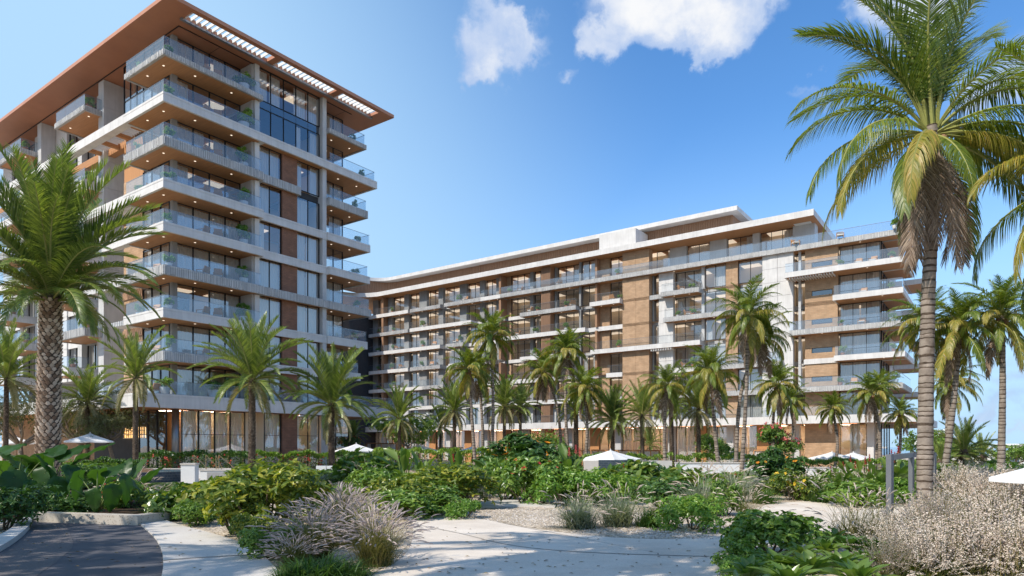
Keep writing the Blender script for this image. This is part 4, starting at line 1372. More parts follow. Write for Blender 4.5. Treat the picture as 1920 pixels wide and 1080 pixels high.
def m_trunk_rings(name, c1, c2, c3, per):
    m, n, l, b = mat(name)
    t = n.new("ShaderNodeTexCoord")
    w = n.new("ShaderNodeTexWave"); w.wave_type = "BANDS"; w.bands_direction = "Z"; w.wave_profile = "SAW"
    w.inputs["Scale"].default_value = 1.0 / per / 3.1416 * .5 * 3.1416; w.inputs["Distortion"].default_value = 1.2; w.inputs["Detail"].default_value = 3; w.inputs["Detail Scale"].default_value = 2.0
    l.new(t.outputs["Object"], w.inputs["Vector"])
    r = ramp(n, [(0, c1), (.12, c2), (.75, c2), (1, c3)])
    l.new(w.outputs["Fac"], r.inputs[0])
    z = n.new("ShaderNodeTexNoise"); z.inputs["Scale"].default_value = 3.5; z.inputs["Detail"].default_value = 8
    l.new(t.outputs["Object"], z.inputs["Vector"])
    r2 = ramp(n, [(.3, (.6, .57, .54)), (.6, (1.05, 1.05, 1.05))]); l.new(z.outputs["Fac"], r2.inputs[0])
    mx = n.new("ShaderNodeMix"); mx.data_type = "RGBA"; mx.blend_type = "MULTIPLY"; mx.inputs["Factor"].default_value = .9
    l.new(r.outputs[0], mx.inputs["A"]); l.new(r2.outputs[0], mx.inputs["B"]); l.new(mx.outputs["Result"], b.inputs["Base Color"])
    b.inputs["Roughness"].default_value = .9
    z3 = n.new("ShaderNodeTexNoise"); z3.inputs["Scale"].default_value = 24; z3.inputs["Detail"].default_value = 5
    l.new(t.outputs["Object"], z3.inputs["Vector"])
    bp = n.new("ShaderNodeBump"); bp.inputs["Strength"].default_value = .6; bp.inputs["Distance"].default_value = .03
    l.new(z3.outputs["Fac"], bp.inputs["Height"]); l.new(bp.outputs[0], b.inputs["Normal"])
    return m


M["coco_trunk"] = m_noise("coconut_trunk", (0.16, 0.125, 0.098), (0.37, 0.31, 0.255), 2.6, .9, .8, 22, 8, .15, .02)
M["coco_ring"] = m_noise("coconut_leaf_scar", (0.045, 0.033, 0.025), (0.13, 0.095, 0.07), 8, .95, .4, 30, 6, .1, .02)
M["date_trunk"] = m_noise("date_trunk", (0.085, 0.06, 0.045), (0.16, 0.115, 0.085), 6, .95, .6, 20, 6, .1, .03)
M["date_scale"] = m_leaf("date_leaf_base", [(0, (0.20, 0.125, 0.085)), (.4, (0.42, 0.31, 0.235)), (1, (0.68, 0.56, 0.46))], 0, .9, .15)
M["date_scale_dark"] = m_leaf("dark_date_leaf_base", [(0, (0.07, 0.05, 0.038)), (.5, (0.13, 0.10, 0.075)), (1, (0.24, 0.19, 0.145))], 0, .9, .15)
M["fruit"] = m_noise("palm_fruit", (0.45, 0.20, 0.06), (0.55, 0.28, 0.08), 6, .6, .1)
M["husk"] = m_noise("palm_husk", (0.20, 0.11, 0.06), (0.32, 0.19, 0.11), 6, .9, .4)


def frond_mesh(name, mats, L, th0, bend, nl, ll, wid, droop, vup, seed, segs=3, a0=25, a1=60, s0=.14, curl=0.0, rr0=.03):
    """one feather leaf: rib curving from th0 down through bend (degrees), leaflets on both sides. mats: leaflet, rib"""
    r = random.Random(seed)
    N_ = 16
    P, T = [Vector((0, 0, 0))], []
    yaw = 0
    for i in range(N_ + 1):
        s = i / N_
        th = R(th0 - bend * s ** 1.25)
        yaw = R(curl) * s * s
        T.append(Vector((math.cos(th) * math.cos(yaw), math.cos(th) * math.sin(yaw), math.sin(th))))
    for i in range(N_):
        P.append(P[-1] + (T[i] + T[i + 1]) * (.5 * L / N_))
    m = MB()
    m.tube(P, [rr0 * (1 - .85 * (i / N_)) for i in range(N_ + 1)], 4, 1, False)
    for k in range(nl):
        s = s0 + (1 - s0) * (k + .5) / nl
        for sd in (-1, 1):
            ss = min(.999, s + r.uniform(-.3, .3) / nl)
            f = ss * N_; i = min(int(f), N_ - 1); f -= i
            p = P[i].lerp(P[i + 1], f); t = T[i].lerp(T[i + 1], f).normalized()
            side = Vector((0, 0, 1)).cross(t)
            if side.length < .05: side = Vector((0, 1, 0))
            side.normalize()
            side = side * sd
            up = t.cross(side) * (sd)
            if up.z < 0 and abs(th0) < 89: up = -up
            al = R(a0 + (a1 - a0) * ss + r.uniform(-7, 7))
            env = min(1, (ss - s0) / .22 + .45) * (1 - .62 * max(0, (ss - .45) / .55) ** 1.7)
            ln = ll * env * r.uniform(.85, 1.1)
            d = (side * math.cos(al) + t * math.sin(al) + up * (vup + r.uniform(-.12, .12))).normalized()
            q = p.copy()
            w0 = wid * (.6 + .4 * env)
            b0 = len(m.v)
            dd = d.copy()
            wv = t.copy()
            wv = (wv - dd * wv.dot(dd)); wv = wv.normalized() if wv.length > 1e-6 else side
            for j in range(segs + 1):
                u = j / segs
                w = w0 * (1 - u) ** .7 * (.55 + .45 * min(1, u * 4)) if u < 1 else 0
                if j == segs:
                    m.v.append(tuple(q))
                else:
                    m.v.append(tuple(q - wv * w * .5)); m.v.append(tuple(q + wv * w * .5))
                dd = (dd + Vector((0, 0, -1)) * (droop * r.uniform(.8, 1.2) / segs * (1.4 if j else .5))).normalized()
                q = q + dd * (ln / segs)
                wv = (wv - dd * wv.dot(dd)); wv = wv.normalized() if wv.length > 1e-6 else side
            for j in range(segs - 1):
                m.f.append((b0 + 2 * j, b0 + 2 * j + 1, b0 + 2 * j + 3, b0 + 2 * j + 2)); m.m.append(0)
            m.f.append((b0 + 2 * segs - 2, b0 + 2 * segs - 1, b0 + 2 * segs)); m.m.append(0)
    return m.mesh(name, [M[mats], M["rachis"] if mats != "palm_dead" else M["palm_dead"]])


# prototypes: elevation -> list of meshes; three levels of detail
COCO, DATE = {}, {}
for lod, (nl, wd, sg) in enumerate(((112, .044, 4), (56, .095, 3), (42, .14, 3))):
    tab = []
    for (th, bd, dr, mt) in ((86, 42, .35, "coco_green"), (72, 62, .45, "coco_green"), (58, 84, .95, "coco_green"), (44, 96, 1.4, "coco_green"), (30, 98, 1.7, "coco_yellow"), (14, 92, 2.0, "coco_green"),
                             (-4, 78, 1.9, "coco_yellow"), (-26, 58, 1.5, "coco_green"), (-48, 38, .9, "coco_yellow"), (-72, 16, .7, "palm_dead")):
        tab.append([frond_mesh("coconut_frond", mt, 1.0, th, bd + j * 9, nl, .235, wd / 4.4, dr * (1.0 if j == 0 else 1.25), .25 if th > 20 else .05, 100 + th + j * 1000 + lod, sg, curl=(18, -22)[j], rr0=.011) for j in range(2)])
    COCO[lod] = tab
    tab = []
    for (th, bd, dr, mt) in ((88, 20, .05, "date_green"), (76, 34, .1, "date_green"), (64, 48, .15, "date_green"), (50, 58, .2, "date_green"), (36, 66, .25, "date_green"), (20, 70, .3, "date_green"),
                             (2, 66, .35, "date_green"), (-18, 56, .4, "date_old"), (-42, 40, .4, "date_old"), (-66, 20, .4, "date_old")):
        tab.append([frond_mesh("date_frond", mt, 1.0, th, bd + j * 10, int(nl * 1.2), .155, wd * .78 / 4.0, dr, .42, 300 + th + j * 1000 + lod, max(2, sg - 1), a0=30, a1=62, curl=(12, -14)[j], rr0=.012, s0=.10) for j in range(2)])
    DATE[lod] = tab
BIGDATE = [[frond_mesh("date_frond", mt, 1.0, th, bd + j * 9, 84, .175, .0125, dr, .35, 900 + th + j, 4, a0=28, a1=60, curl=(10, -14)[j], rr0=.011, s0=.10) for j in range(2)]
           for (th, bd, dr, mt) in ((87, 22, .25, "date_green"), (76, 42, .35, "date_green"), (64, 60, .5, "date_green"), (50, 78, .6, "date_green"), (36, 86, .75, "date_green"), (20, 88, .85, "date_green"),
                                    (2, 80, .95, "date_green"), (-18, 66, .9, "date_green"), (-40, 46, .7, "date_green"), (-62, 26, .6, "date_old"))]


def coconut_trunk(parent, pts, r0, r1, ring=.16, n=12):
    """slim ringed stem along the given points"""
    pts = [Vector(p) for p in pts]
    sp = [Vector(p) for p in catmull3(pts, 10)]
    d = [0]
    for i in range(1, len(sp)): d.append(d[-1] + (sp[i] - sp[i - 1]).length)
    tot = d[-1]

    def P(t):
        i = 0
        while i < len(d) - 2 and d[i + 1] < t: i += 1
        return sp[i].lerp(sp[i + 1], (t - d[i]) / max(1e-9, d[i + 1] - d[i]))
    m = MB()
    path, rad, mi = [], [], []
    rr = random.Random(int(tot * 100))
    t = 0.0
    while t < tot:
        rb = r1 + (r0 - r1) * (1 - t / tot) ** 1.2 + r0 * .35 * max(0, 1 - t / .9) ** 2
        h = ring * rr.uniform(.55, 1.45)
        rb *= rr.uniform(.97, 1.03)
        path += [P(t), P(min(tot, t + h * rr.uniform(.10, .24))), P(min(tot, t + h * .93))]
        rad += [rb * .975, rb * rr.uniform(1.0, 1.05), rb * .985]
        t += h
    b = len(m.v)
    m.tube(path, rad, n, 0)
    # the narrow band at each leaf scar is darker
    q = 0
    for i in range(len(path) - 1):
        for k in range(n):
            m.m[q] = 1 if i % 3 == 0 or i % 3 == 2 else 0
            q += 1
    for i in range(b, len(m.v)):
        v = Vector(m.v[i]); w_ = mnoise.noise(v * 3.1) * .05 * r0 + mnoise.noise(v * 11) * .035 * r0
        c_ = path[(i - b) // n]
        d_ = v - c_
        m.v[i] = tuple(v + d_.normalized() * w_ + Vector((0, 0, mnoise.noise(v * 7) * .03)))
    o = m.build("trunk", [M["coco_trunk"], M["coco_ring"]], parent, smooth=True)
    return sp


def catmull3(pts, n):
    out = []
    L = len(pts)
    for i in range(L - 1):
        p0, p1, p2, p3 = pts[max(i - 1, 0)], pts[i], pts[i + 1], pts[min(i + 2, L - 1)]
        for k in range(n):
            t = k / n
            out.append(.5 * ((2 * p1) + (-p0 + p2) * t + (2 * p0 - 5 * p1 + 4 * p2 - p3) * t * t + (-p0 + 3 * p1 - 3 * p2 + p3) * t ** 3))
    out.append(pts[-1])
    return out


def crown(parent, top, tab, L, n, rr, levels, name, spread=1.0, az0=None, shrink=0.0):
    """fronds set in a spiral round the top of the stem; levels maps 0..1 (young..old) to the prototype row"""
    az = rr.random() * 6.28 if az0 is None else az0
    for i in range(n):
        u = (i + .5) / n
        row = levels[min(len(levels) - 1, int(u * len(levels)))]
        me = tab[row][rr.randrange(2)]
        az += 2.39996 + rr.uniform(-.25, .25)
        s = L * (1 - shrink * u) * rr.uniform(.86, 1.1) * (.82 if row == 0 else 1)
        obj(name, me, parent, top + Vector((math.cos(az) * .09, math.sin(az) * .09, -.28 * u)), (rr.uniform(-.12, .12), rr.uniform(-.1, .1), az), s)


CL = [0, 1, 1, 2, 2, 3, 3, 4, 4, 5, 5, 6, 7]
CLD = CL + [8, 9]
DL = [0, 0, 1, 1, 2, 2, 3, 3, 4, 4, 5, 5, 6, 6, 7, 8]
DLO = [0, 0, 1, 1, 2, 2, 3, 3, 4, 4, 5, 6, 7, 7, 8, 8]


def coconut(base, crown_px, Y, L, label, r0=.17, n=22, lod=1, dead=True, mid=None, seed=0, levels=None, group="coconut palms of the garden", add=True):
    rr = random.Random(seed or int(crown_px[0] * 7 + crown_px[1]))
    bx = Vector(((base[0] - 960) / FP * Y, Y, 0)); bx.z = gz(bx.x, bx.y)
    top = Vector(((crown_px[0] - 960) / FP * Y, Y + rr.uniform(-.4, .4), zat(crown_px[1], Y)))
    root = empty("coconut_palm", bx)
    tag(root, label, "palm tree", group)
    tl = top - bx
    if mid: ml = Vector(((mid[0] - 960) / FP * Y, Y, zat(mid[1], Y))) - bx
    else: ml = tl * .5 + Vector((rr.uniform(-.35, .35), rr.uniform(-.4, .4), 0))
    coconut_trunk(root, [Vector((0, 0, -.15)), ml, tl], r0, r0 * .62, .15 if lod == 0 else .22, 14 if lod == 0 else 8)
    crown(root, tl, COCO[lod], L, n, rr, levels or (CLD if dead else CL), "frond")
    h = MB()
    for i in range(7):
        a = i * 2.4; c = tl + Vector((math.cos(a) * r0 * 1.1, math.sin(a) * r0 * 1.1, -.25 - .12 * (i % 3)))
        h.tube([c + Vector((0, 0, .16)), c + Vector((0, 0, .08)), c, c - Vector((0, 0, .1))], [.02, .10, .11, .03], 6)
    f = h.build("coconuts", M["husk"], root, smooth=True); f["kind"] = "stuff"
    return root


def date(base_px, crown_px, Y, L, label, r0=.22, n=34, lod=1, old=False, seed=0, tab=None, group="date palms of the garden", stubs=True, levels=None, shrink=0.0):
    rr = random.Random(seed or int(crown_px[0] * 3 + crown_px[1]))
    bx = Vector(((base_px - 960) / FP * Y, Y, 0)); bx.z = gz(bx.x, bx.y)
    top = Vector(((crown_px[0] - 960) / FP * Y, Y + rr.uniform(-.2, .2), zat(crown_px[1], Y)))
    root = empty("date_palm", bx)
    tag(root, label, "palm tree", group)
    tl = top - bx
    m = MB()
    nz_ = 14
    m.tube([Vector((tl.x * (i / nz_), tl.y * (i / nz_), -.15 + (tl.z + .15) * i / nz_)) for i in range(nz_ + 1)], [r0 * (1.15 - .2 * i / nz_ + .06 * math.sin(i * 2.1)) for i in range(nz_ + 1)], 12)
    m.build("trunk", M["date_trunk"], root, smooth=True)
    # old leaf bases in a spiral lattice
    sc = MB()
    step = r0 * (.20 if lod == 0 else .34)
    kk = 0
    z = .05
    per = 12 if lod == 0 else 8
    w = 2 * PI * r0 / per * .52
    while z < tl.z - .1:
        for q in range(per):
            a = 2 * PI * (q + .5 * (kk % 2)) / per + rr.uniform(-.06, .06)
            ra = r0 * (1.13 - .2 * z / tl.z)
            cx_, cy2 = tl.x * z / tl.z, tl.y * z / tl.z
            o_ = Vector((math.cos(a), math.sin(a), 0)); s_ = Vector((-math.sin(a), math.cos(a), 0))
            c = Vector((cx_, cy2, z)) + o_ * ra
            ht = w * 1.5 * rr.uniform(.8, 1.2); out_ = w * rr.uniform(.55, .95)
            sc.add([c - s_ * w * .9 - Vector((0, 0, ht * .1)), c - Vector((0, 0, ht * .75)), c + s_ * w * .9 - Vector((0, 0, ht * .1)), c + o_ * out_ + Vector((0, 0, ht * .42)) - s_ * w * .45, c + o_ * out_ + Vector((0, 0, ht * .42)) + s_ * w * .45, c + Vector((0, 0, ht * .25)) + o_ * out_ * .2],
                   [(0, 1, 3), (1, 2, 4), (1, 4, 3), (0, 3, 5), (2, 5, 4), (3, 4, 5)])
        z += w * 1.35; kk += 1
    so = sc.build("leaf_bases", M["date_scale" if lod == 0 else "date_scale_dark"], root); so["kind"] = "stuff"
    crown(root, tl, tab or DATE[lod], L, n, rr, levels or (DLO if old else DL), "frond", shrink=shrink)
    return root


# --- nearest two
big = date(88, (92, 552), 26.0, 6.6, "huge date palm with a pale scaly trunk rising behind the elephant ears at far left", .36, 84, 0, tab=BIGDATE, seed=77,
           levels=[0, 0, 0, 0, 1, 1, 1, 1, 2, 2, 2, 3, 3, 3, 4, 4, 5, 5, 6], shrink=.52)

Yb = 21.0
bb = gp(1733, 966)
root = empty("coconut_palm", bb)
tag(root, "tallest coconut palm, thick ringed trunk at right, brown dead fronds under its crown", "palm tree", "coconut palms of the garden")
topb = Vector(((1747 - 960) / FP * Yb, Yb, zat(236, Yb))) - bb
coconut_trunk(root, [Vector((0, 0, -.2)), Vector((topb.x * .32, .1, topb.z * .25)), Vector((topb.x * .66, .15, topb.z * .55)), Vector((topb.x * .98, .1, topb.z * .8)), topb], .235, .17, .2, 20)
rb_ = random.Random(4)
for (az, row, s, jj) in ((182, 3, 5.0, 0), (172, 1, 5.3, 1), (150, 1, 5.4, 0), (96, 0, 6.3, 0), (60, 1, 6.0, 1), (25, 1, 5.8, 0), (-6, 3, 5.2, 0), (12, 4, 4.9, 1), (-28, 5, 4.6, 0), (203, 5, 4.7, 1), (190, 6, 4.4, 0), (230, 6, 4.2, 1), (-50, 5, 4.4, 0), (-38, 6, 4.5, 1), (-12, 7, 4.6, 0),
                         (120, 2, 5.4, 0), (45, 3, 4.7, 1), (100, 4, 4.6, 0), (75, 5, 4.6, 1), (140, 6, 4.3, 0), (30, 7, 4.3, 0), (262, 7, 3.2, 0), (310, 2, 4.4, 0), (160, 3, 4.6, 1), (0, 2, 4.8, 0), (176, 5, 4.6, 0), (4, 5, 4.6, 1), (215, 7, 4.2, 0), (80, 1, 5.8, 0), (110, 1, 5.7, 1), (40, 0, 6.2, 1), (165, 0, 6.0, 1), (250, 0, 5.6, 0), (320, 0, 5.8, 1), (135, 0, 5.8, 0), (355, 6, 4.5, 0),
                         (212, 9, 4.0, 0), (240, 9, 3.8, 1), (275, 9, 4.1, 0), (320, 9, 3.8, 1), (20, 9, 3.9, 0), (100, 9, 4.0, 1), (255, 9, 3.4, 0)):
    mp_ = COCO[0][row][jj]
    obj("frond" if row < 9 else "dead_frond", mp_, root, topb + Vector((math.cos(R(az)) * .14, math.sin(R(az)) * .14, -.05 * row)), (rb_.uniform(-.1, .1), rb_.uniform(-.08, .08), R(az)), s)
h = MB()
for i in range(9):
    a = i * 2.4; c = topb + Vector((math.cos(a) * .3, math.sin(a) * .3, -.35 - .14 * (i % 4)))
    h.tube([c + Vector((0, 0, .16)), c + Vector((0, 0, .08)), c, c - Vector((0, 0, .12))], [.03, .11, .12, .03], 8)
h.build("coconuts", M["husk"], root, smooth=True)["kind"] = "stuff"
# palm standing just outside the right edge: its fronds reach into the picture
coconut((2065, 980), (2060, 330), 19.0, 4.6, "coconut palm beyond the right edge whose frond tips hang into view", .3, 26, 0, seed=21)

# --- date palms
dl = [
    ((10,), (14, 705), 50, 3.4, "date palm at the left edge, its slim dark trunk left of the huge date palm", .19, 34, True),
    ((165,), (163, 752), 55, 3.0, "short date palm between the huge scaly trunk and the pool umbrella", .2, 34, True),
    ((254,), (257, 704), 47, 3.0, "date palm in front of the tower's glazed podium corner", .2, 34, True),
    ((472,), (471, 708), 44, 3.9, "large full-crowned date palm before the tower's ground-floor windows, left of its twin", .26, 40, False),
    ((622,), (622, 755), 46, 3.5, "full green date palm right of its twin, near the right end of the tower", .24, 40, False),
    ((749,), (749, 783), 66, 3.0, "date palm with drooping straw-coloured lower fronds beside the white-flowering tree", .2, 34, True),
    ((826,), (826, 800), 82, 2.6, "small dark green date palm in the shade left of the tall slim palms", .2, 28, False),
    ((853,), (851, 768), 70, 3.0, "date palm with straw-coloured lower fronds just left of the tall slim coconut trio", .2, 34, True),
    ((945,), (946, 760), 72, 3.2, "date palm with straw-coloured lower fronds just right of the tall slim coconut trio", .2, 36, True),
    ((975,), (976, 762), 78, 2.8, "green date palm half hidden behind the straw-skirted one, left of the leaning coconut", .2, 30, False),
    ((1148,), (1149, 785), 60, 2.9, "bright green date palm standing behind the large white umbrella", .2, 38, False),
    ((1205,), (1204, 775), 58, 2.8, "thin-crowned date palm before the tan brick pier", .19, 32, True),
    ((1261,), (1258, 765), 66, 2.6, "date palm with a pineapple-patterned trunk behind the dark coconut at mid right", .26, 28, False),
    ((1310,), (1309, 762), 54, 2.9, "wide soft date palm left of the leaning pale coconut trunk", .2, 36, True),
    ((1081,), (1080, 770), 64, 2.4, "date palm with a pineapple-patterned trunk in the clump left of the large umbrella", .26, 26, False),
    ((1220,), (1218, 832), 74, 1.9, "small pale young date palm at the slatted gate screen", .12, 22, False),
    ((664,), (664, 815), 84, 2.2, "small dark palm under the podium's right end", .16, 22, False),
]
for (b_, c_, Y, L, lab, r0, n, old) in dl:
    date(b_[0], c_, Y, L * 1.3, lab, r0 * .74, int(n * 1.25), 1 if Y < 60 else 2, old, shrink=.40)

# --- coconut palms
cl = [
    ((920, 860), (921, 628), 60, 3.0, "tallest coconut of the slim trio at centre, crown high against the white balconies", None),
    ((893, 861), (878, 690), 58, 2.7, "coconut of the slim trio leaning left with a brown hanging frond", (884, 770)),
    ((905, 861), (896, 700), 63, 2.5, "straight middle coconut of the slim trio at centre", None),
    ((1055, 834), (1020, 694), 66, 3.0, "coconut with a trunk curving left, leftmost of the clump at centre right", (1046, 770)),
    ((1070, 834), (1062, 660), 62, 3.0, "tall coconut in the middle of the clump at centre right", None),
    ((1094, 838), (1097, 726), 58, 2.7, "rightmost coconut of the clump at centre right, yellow frond hanging low", None),
    ((1249, 880), (1251, 722), 52, 2.5, "dark-crowned coconut with a drooping skirt right of the tan brick pier", None),
    ((1351, 880), (1330, 698), 50, 3.0, "coconut with a pale ringed trunk leaning left before the white facade", (1338, 780)),
    ((1388, 900), (1396, 592), 47, 3.1, "tall coconut of the pale-trunked pair, crown level with the white wall panels", (1400, 720)),
    ((1379, 900), (1424, 628), 49, 2.7, "second of the pale-trunked pair, curving right under its taller neighbour", (1388, 745)),
    ((1459, 850), (1457, 720), 56, 2.6, "coconut with a brown dead skirt right of the tall pale-trunked pair", None),
    ((1479, 848), (1481, 752), 62, 2.3, "small coconut close right of the brown-skirted one", None),
    ((1561, 850), (1561, 764), 60, 2.0, "small neat coconut before the brick wall with slot windows", None),
    ((1650, 850), (1633, 735), 60, 2.5, "double-trunk coconut before the glazed right corner", (1648, 800)),
    ((1640, 850), (1652, 722), 64, 2.0, "slim second stem behind the double-trunk coconut at the glazed corner", None),
    ((1678, 840), (1690, 772), 62, 2.1, "small coconut with a purplish trunk at the right end of the building", None),
    ((1753, 912), (1738, 606), 38, 2.7, "coconut half hidden behind the thick ringed trunk", (1737, 760)),
    ((1767, 912), (1795, 612), 37, 2.9, "coconut with a curved trunk right of the thick ringed trunk", (1790, 735)),
    ((1876, 880), (1884, 588), 36, 2.9, "tall straight coconut near the right edge before the sea", (1880, 726)),
    ((1772, 900), (1786, 712), 44, 2.4, "lower coconut crown hanging between the two right-hand trunks before the sea", None),
]
for (b_, c_, Y, L, lab, mid) in cl:
    coconut(b_, c_, Y, L * .98, lab, .17 if Y > 45 else .2, 38, 1 if Y < 55 else 2, True, mid)

# ------------------------------------------------------------------ shrubs, grasses, broad leaves
M["leaf_yg"] = m_leaf("yellow_green_leaf", [(0, (0.054, 0.100, 0.015)), (.45, (0.114, 0.177, 0.025)), (.8, (0.204, 0.260, 0.038)), (1, (0.396, 0.389, 0.063))], .35, .35, .5)
M["leaf_mid"] = m_leaf("mid_green_leaf", [(0, (0.077, 0.153, 0.026)), (.5, (0.150, 0.261, 0.042)), (1, (0.300, 0.400, 0.076))], .33, .35, .5)
M["leaf_dark"] = m_leaf("dark_green_leaf", [(0, (0.037, 0.087, 0.020)), (.6, (0.074, 0.154, 0.033)), (1, (0.152, 0.248, 0.058))], .28, .32, .5)
M["leaf_fresh"] = m_leaf("fresh_green_leaf", [(0, (0.084, 0.186, 0.030)), (.5, (0.157, 0.298, 0.045)), (1, (0.295, 0.409, 0.075))], .38, .35, .5)
M["leaf_olive"] = m_leaf("olive_leaf", [(0, (0.053, 0.063, 0.024)), (.5, (0.098, 0.108, 0.042)), (1, (0.165, 0.173, 0.075))], .28, .5, .3)
M["leaf_grey"] = m_leaf("silver_leaf", [(0, (0.13, 0.15, 0.12)), (.5, (0.22, 0.24, 0.20)), (1, (0.34, 0.35, 0.31))], .25, .6, .2)
M["ear_leaf"] = m_leaf("elephant_ear_leaf", [(0, (0.017, 0.059, 0.015)), (.6, (0.038, 0.101, 0.021)), (1, (0.092, 0.176, 0.030))], .4, .38, .4, None, True)
M["broad_leaf"] = m_leaf("broad_glossy_leaf", [(0, (0.047, 0.111, 0.020)), (.45, (0.103, 0.185, 0.032)), (.8, (0.178, 0.250, 0.048)), (1, (0.319, 0.325, 0.070))], .34, .3, .6)
M["stem"] = m_noise("woody_stem", (0.10, 0.075, 0.05), (0.19, 0.145, 0.10), 8, .9, .4)
M["green_stem"] = m_noise("green_stalk", (0.12, 0.17, 0.045), (0.19, 0.24, 0.07), 4, .5, 0)
M["bark"] = m_noise("grey_bark", (0.17, 0.135, 0.10), (0.30, 0.245, 0.19), 6, .95, .7)
M["blade"] = m_leaf("grass_blade", [(0, (0.075, 0.106, 0.027)), (.5, (0.150, 0.150, 0.050)), (1, (0.300, 0.250, 0.112))], .3, .6, .2)
M["blade_green"] = m_leaf("green_grass_blade", [(0, (0.04, 0.10, 0.02)), (.5, (0.075, 0.155, 0.03)), (1, (0.13, 0.20, 0.05))], .35, .5, .3)
M["blade_grey"] = m_leaf("blue_grey_blade", [(0, (0.174, 0.210, 0.143)), (.5, (0.296, 0.328, 0.235)), (1, (0.487, 0.487, 0.386))], .3, .6, .2)
M["plume"] = m_leaf("mauve_plume", [(0, (0.46, 0.375, 0.34)), (.5, (0.62, 0.52, 0.475)), (1, (0.78, 0.68, 0.62))], .35, .9, .1, (1.05, 1, 1))
M["plume_pale"] = m_leaf("pale_plume", [(0, (0.557, 0.461, 0.376)), (.5, (0.752, 0.633, 0.534)), (1, (0.900, 0.817, 0.703))], .35, .9, .1, (1.05, 1, 1))
M["petal_red"] = m_leaf("red_petal", [(0, (0.42, 0.03, 0.02)), (1, (0.62, 0.09, 0.07))], .3, .5, .3, (1.1, .9, .9))
M["petal_pink"] = m_leaf("coral_petal", [(0, (0.60, 0.10, 0.10)), (1, (0.75, 0.22, 0.19))], .3, .5, .3, (1.1, .9, .9))
M["petal_orange"] = m_leaf("orange_petal", [(0, (0.65, 0.18, 0.02)), (1, (0.75, 0.38, 0.03))], .3, .5, .3, (1.1, 1, .8))
M["petal_yellow"] = m_leaf("yellow_petal", [(0, (0.62, 0.40, 0.02)), (1, (0.72, 0.52, 0.06))], .3, .5, .3, (1.1, 1, .8))
M["petal_white"] = m_leaf("white_petal", [(0, (0.66, 0.66, 0.60)), (1, (0.80, 0.80, 0.76))], .3, .6, .3, (1, 1, .95))


def rdir(r):
    z = r.uniform(-1, 1); a = r.random() * 6.283; q = math.sqrt(1 - z * z)
    return Vector((q * math.cos(a), q * math.sin(a), z))


def add_leaf(m, p, d, up, ln, wd, mi=0, fold=.25, droop=.25):
    """a leaf folded along its midrib and drooping at the tip"""
    s = d.cross(up)
    if s.length < .05: s = d.cross(Vector((1, .3, .2)))
    s.normalize()
    n = s.cross(d).normalized()
    a = p + d * (ln * .32) + n * (ln * .03); b = p + d * (ln * .68) - n * (ln * .06 * droop * 3)
    t = p + d * ln - n * (ln * droop)
    h = n * (wd * fold)
    m.add([p, a + s * wd * .46 + h, b + s * wd * .42 + h * .9, t, b - s * wd * .42 + h * .9, a - s * wd * .46 + h, a, b],
          [(0, 1, 6), (1, 2, 7, 6), (2, 3, 7), (7, 3, 4), (6, 7, 4, 5), (0, 6, 5)], mi)


def shrub_meshes(name, lm, seed, n, rx, rz, ll, lw, lumps=9, flower=None, nf=0, fs=.06, open_=.35, base=.0, whorl=1, stems=7):
    """foliage through a lumpy crown (not a shell): leaves in small whorls on twig ends; separate meshes for leaves, stems and flowers"""
    r = random.Random(seed)
    cs = []
    for i in range(lumps):
        a = r.random() * 6.283; q = rx * math.sqrt(r.random()) * .72
        hh = rz * (1 - (q / rx) ** 2 * .6)
        z = base + r.uniform(.25, .92) * hh
        cs.append((Vector((math.cos(a) * q, math.sin(a) * q, z)), r.uniform(.26, .46) * min(rx, rz) * (1.15 if z < .5 * hh else .9)))
    m = MB(); tips = []
    k = 0
    while k < n:
        c, rad = cs[r.randrange(lumps)]
        d = rdir(r)
        if d.z < -.55: continue
        p = c + d * rad * (1 - open_ * r.random() ** 1.6) * Vector((1, 1, .9)).length / 1.68
        if p.z < .02: p.z = r.uniform(.02, .12)
        o = (d + Vector((0, 0, .35)) + rdir(r) * .5).normalized()
        tips.append((p, o))
        w = max(1, whorl)
        if w == 1:
            add_leaf(m, p, o, Vector((0, 0, 1)), ll * r.uniform(.7, 1.2), lw * r.uniform(.8, 1.15), droop=r.uniform(.05, .35))
        else:
            x = o.orthogonal().normalized(); y = o.cross(x)
            ph = r.random() * 6.28
            for j in range(w):
                a = ph + 6.283 * j / w
                dd = (o * r.uniform(.25, .75) + x * math.cos(a) + y * math.sin(a)).normalized()
                add_leaf(m, p, dd, o, ll * r.uniform(.7, 1.2), lw * r.uniform(.8, 1.15), droop=r.uniform(.1, .4))
        k += w
    fm = m.mesh("foliage", M[lm])
    s = MB()
    for i in range(stems):
        c, rad = cs[i % lumps]
        b = Vector((c.x * .15, c.y * .15, -.05))
        mid = b.lerp(c, .55) + Vector((r.uniform(-.06, .06), r.uniform(-.06, .06), 0)) * rx
        s.tube([b, mid, c], [.02 * rx + .006, .014 * rx + .004, .005], 5)
        for j in range(3):
            t = tips[r.randrange(len(tips))][0]
            if (t - c).length < rad * 1.5: s.tube([mid.lerp(c, r.random()), t], [.006, .002], 3, cap=False)
    sm = s.mesh("stems", M["stem"])
    flm = None
    if flower:
        f = MB()
        for i in range(nf):
            p, o = tips[r.randrange(len(tips))]
            if p.z < .3 * rz: continue
            p = p + o * ll * .5
            add_flower(f, p, o, fs * r.uniform(.7, 1.25), r)
        flm = f.mesh("flowers", M[flower])
    return fm, sm, flm


def add_flower(f, p, o, fs, r):
    x = o.orthogonal().normalized(); y = o.cross(x)
    for j in range(5):
        a = 6.283 * j / 5 + r.random() * .4
        d = (x * math.cos(a) + y * math.sin(a) + o * .5).normalized()
        add_leaf(f, p, d, o, fs, fs * .75, fold=.1, droop=.2)


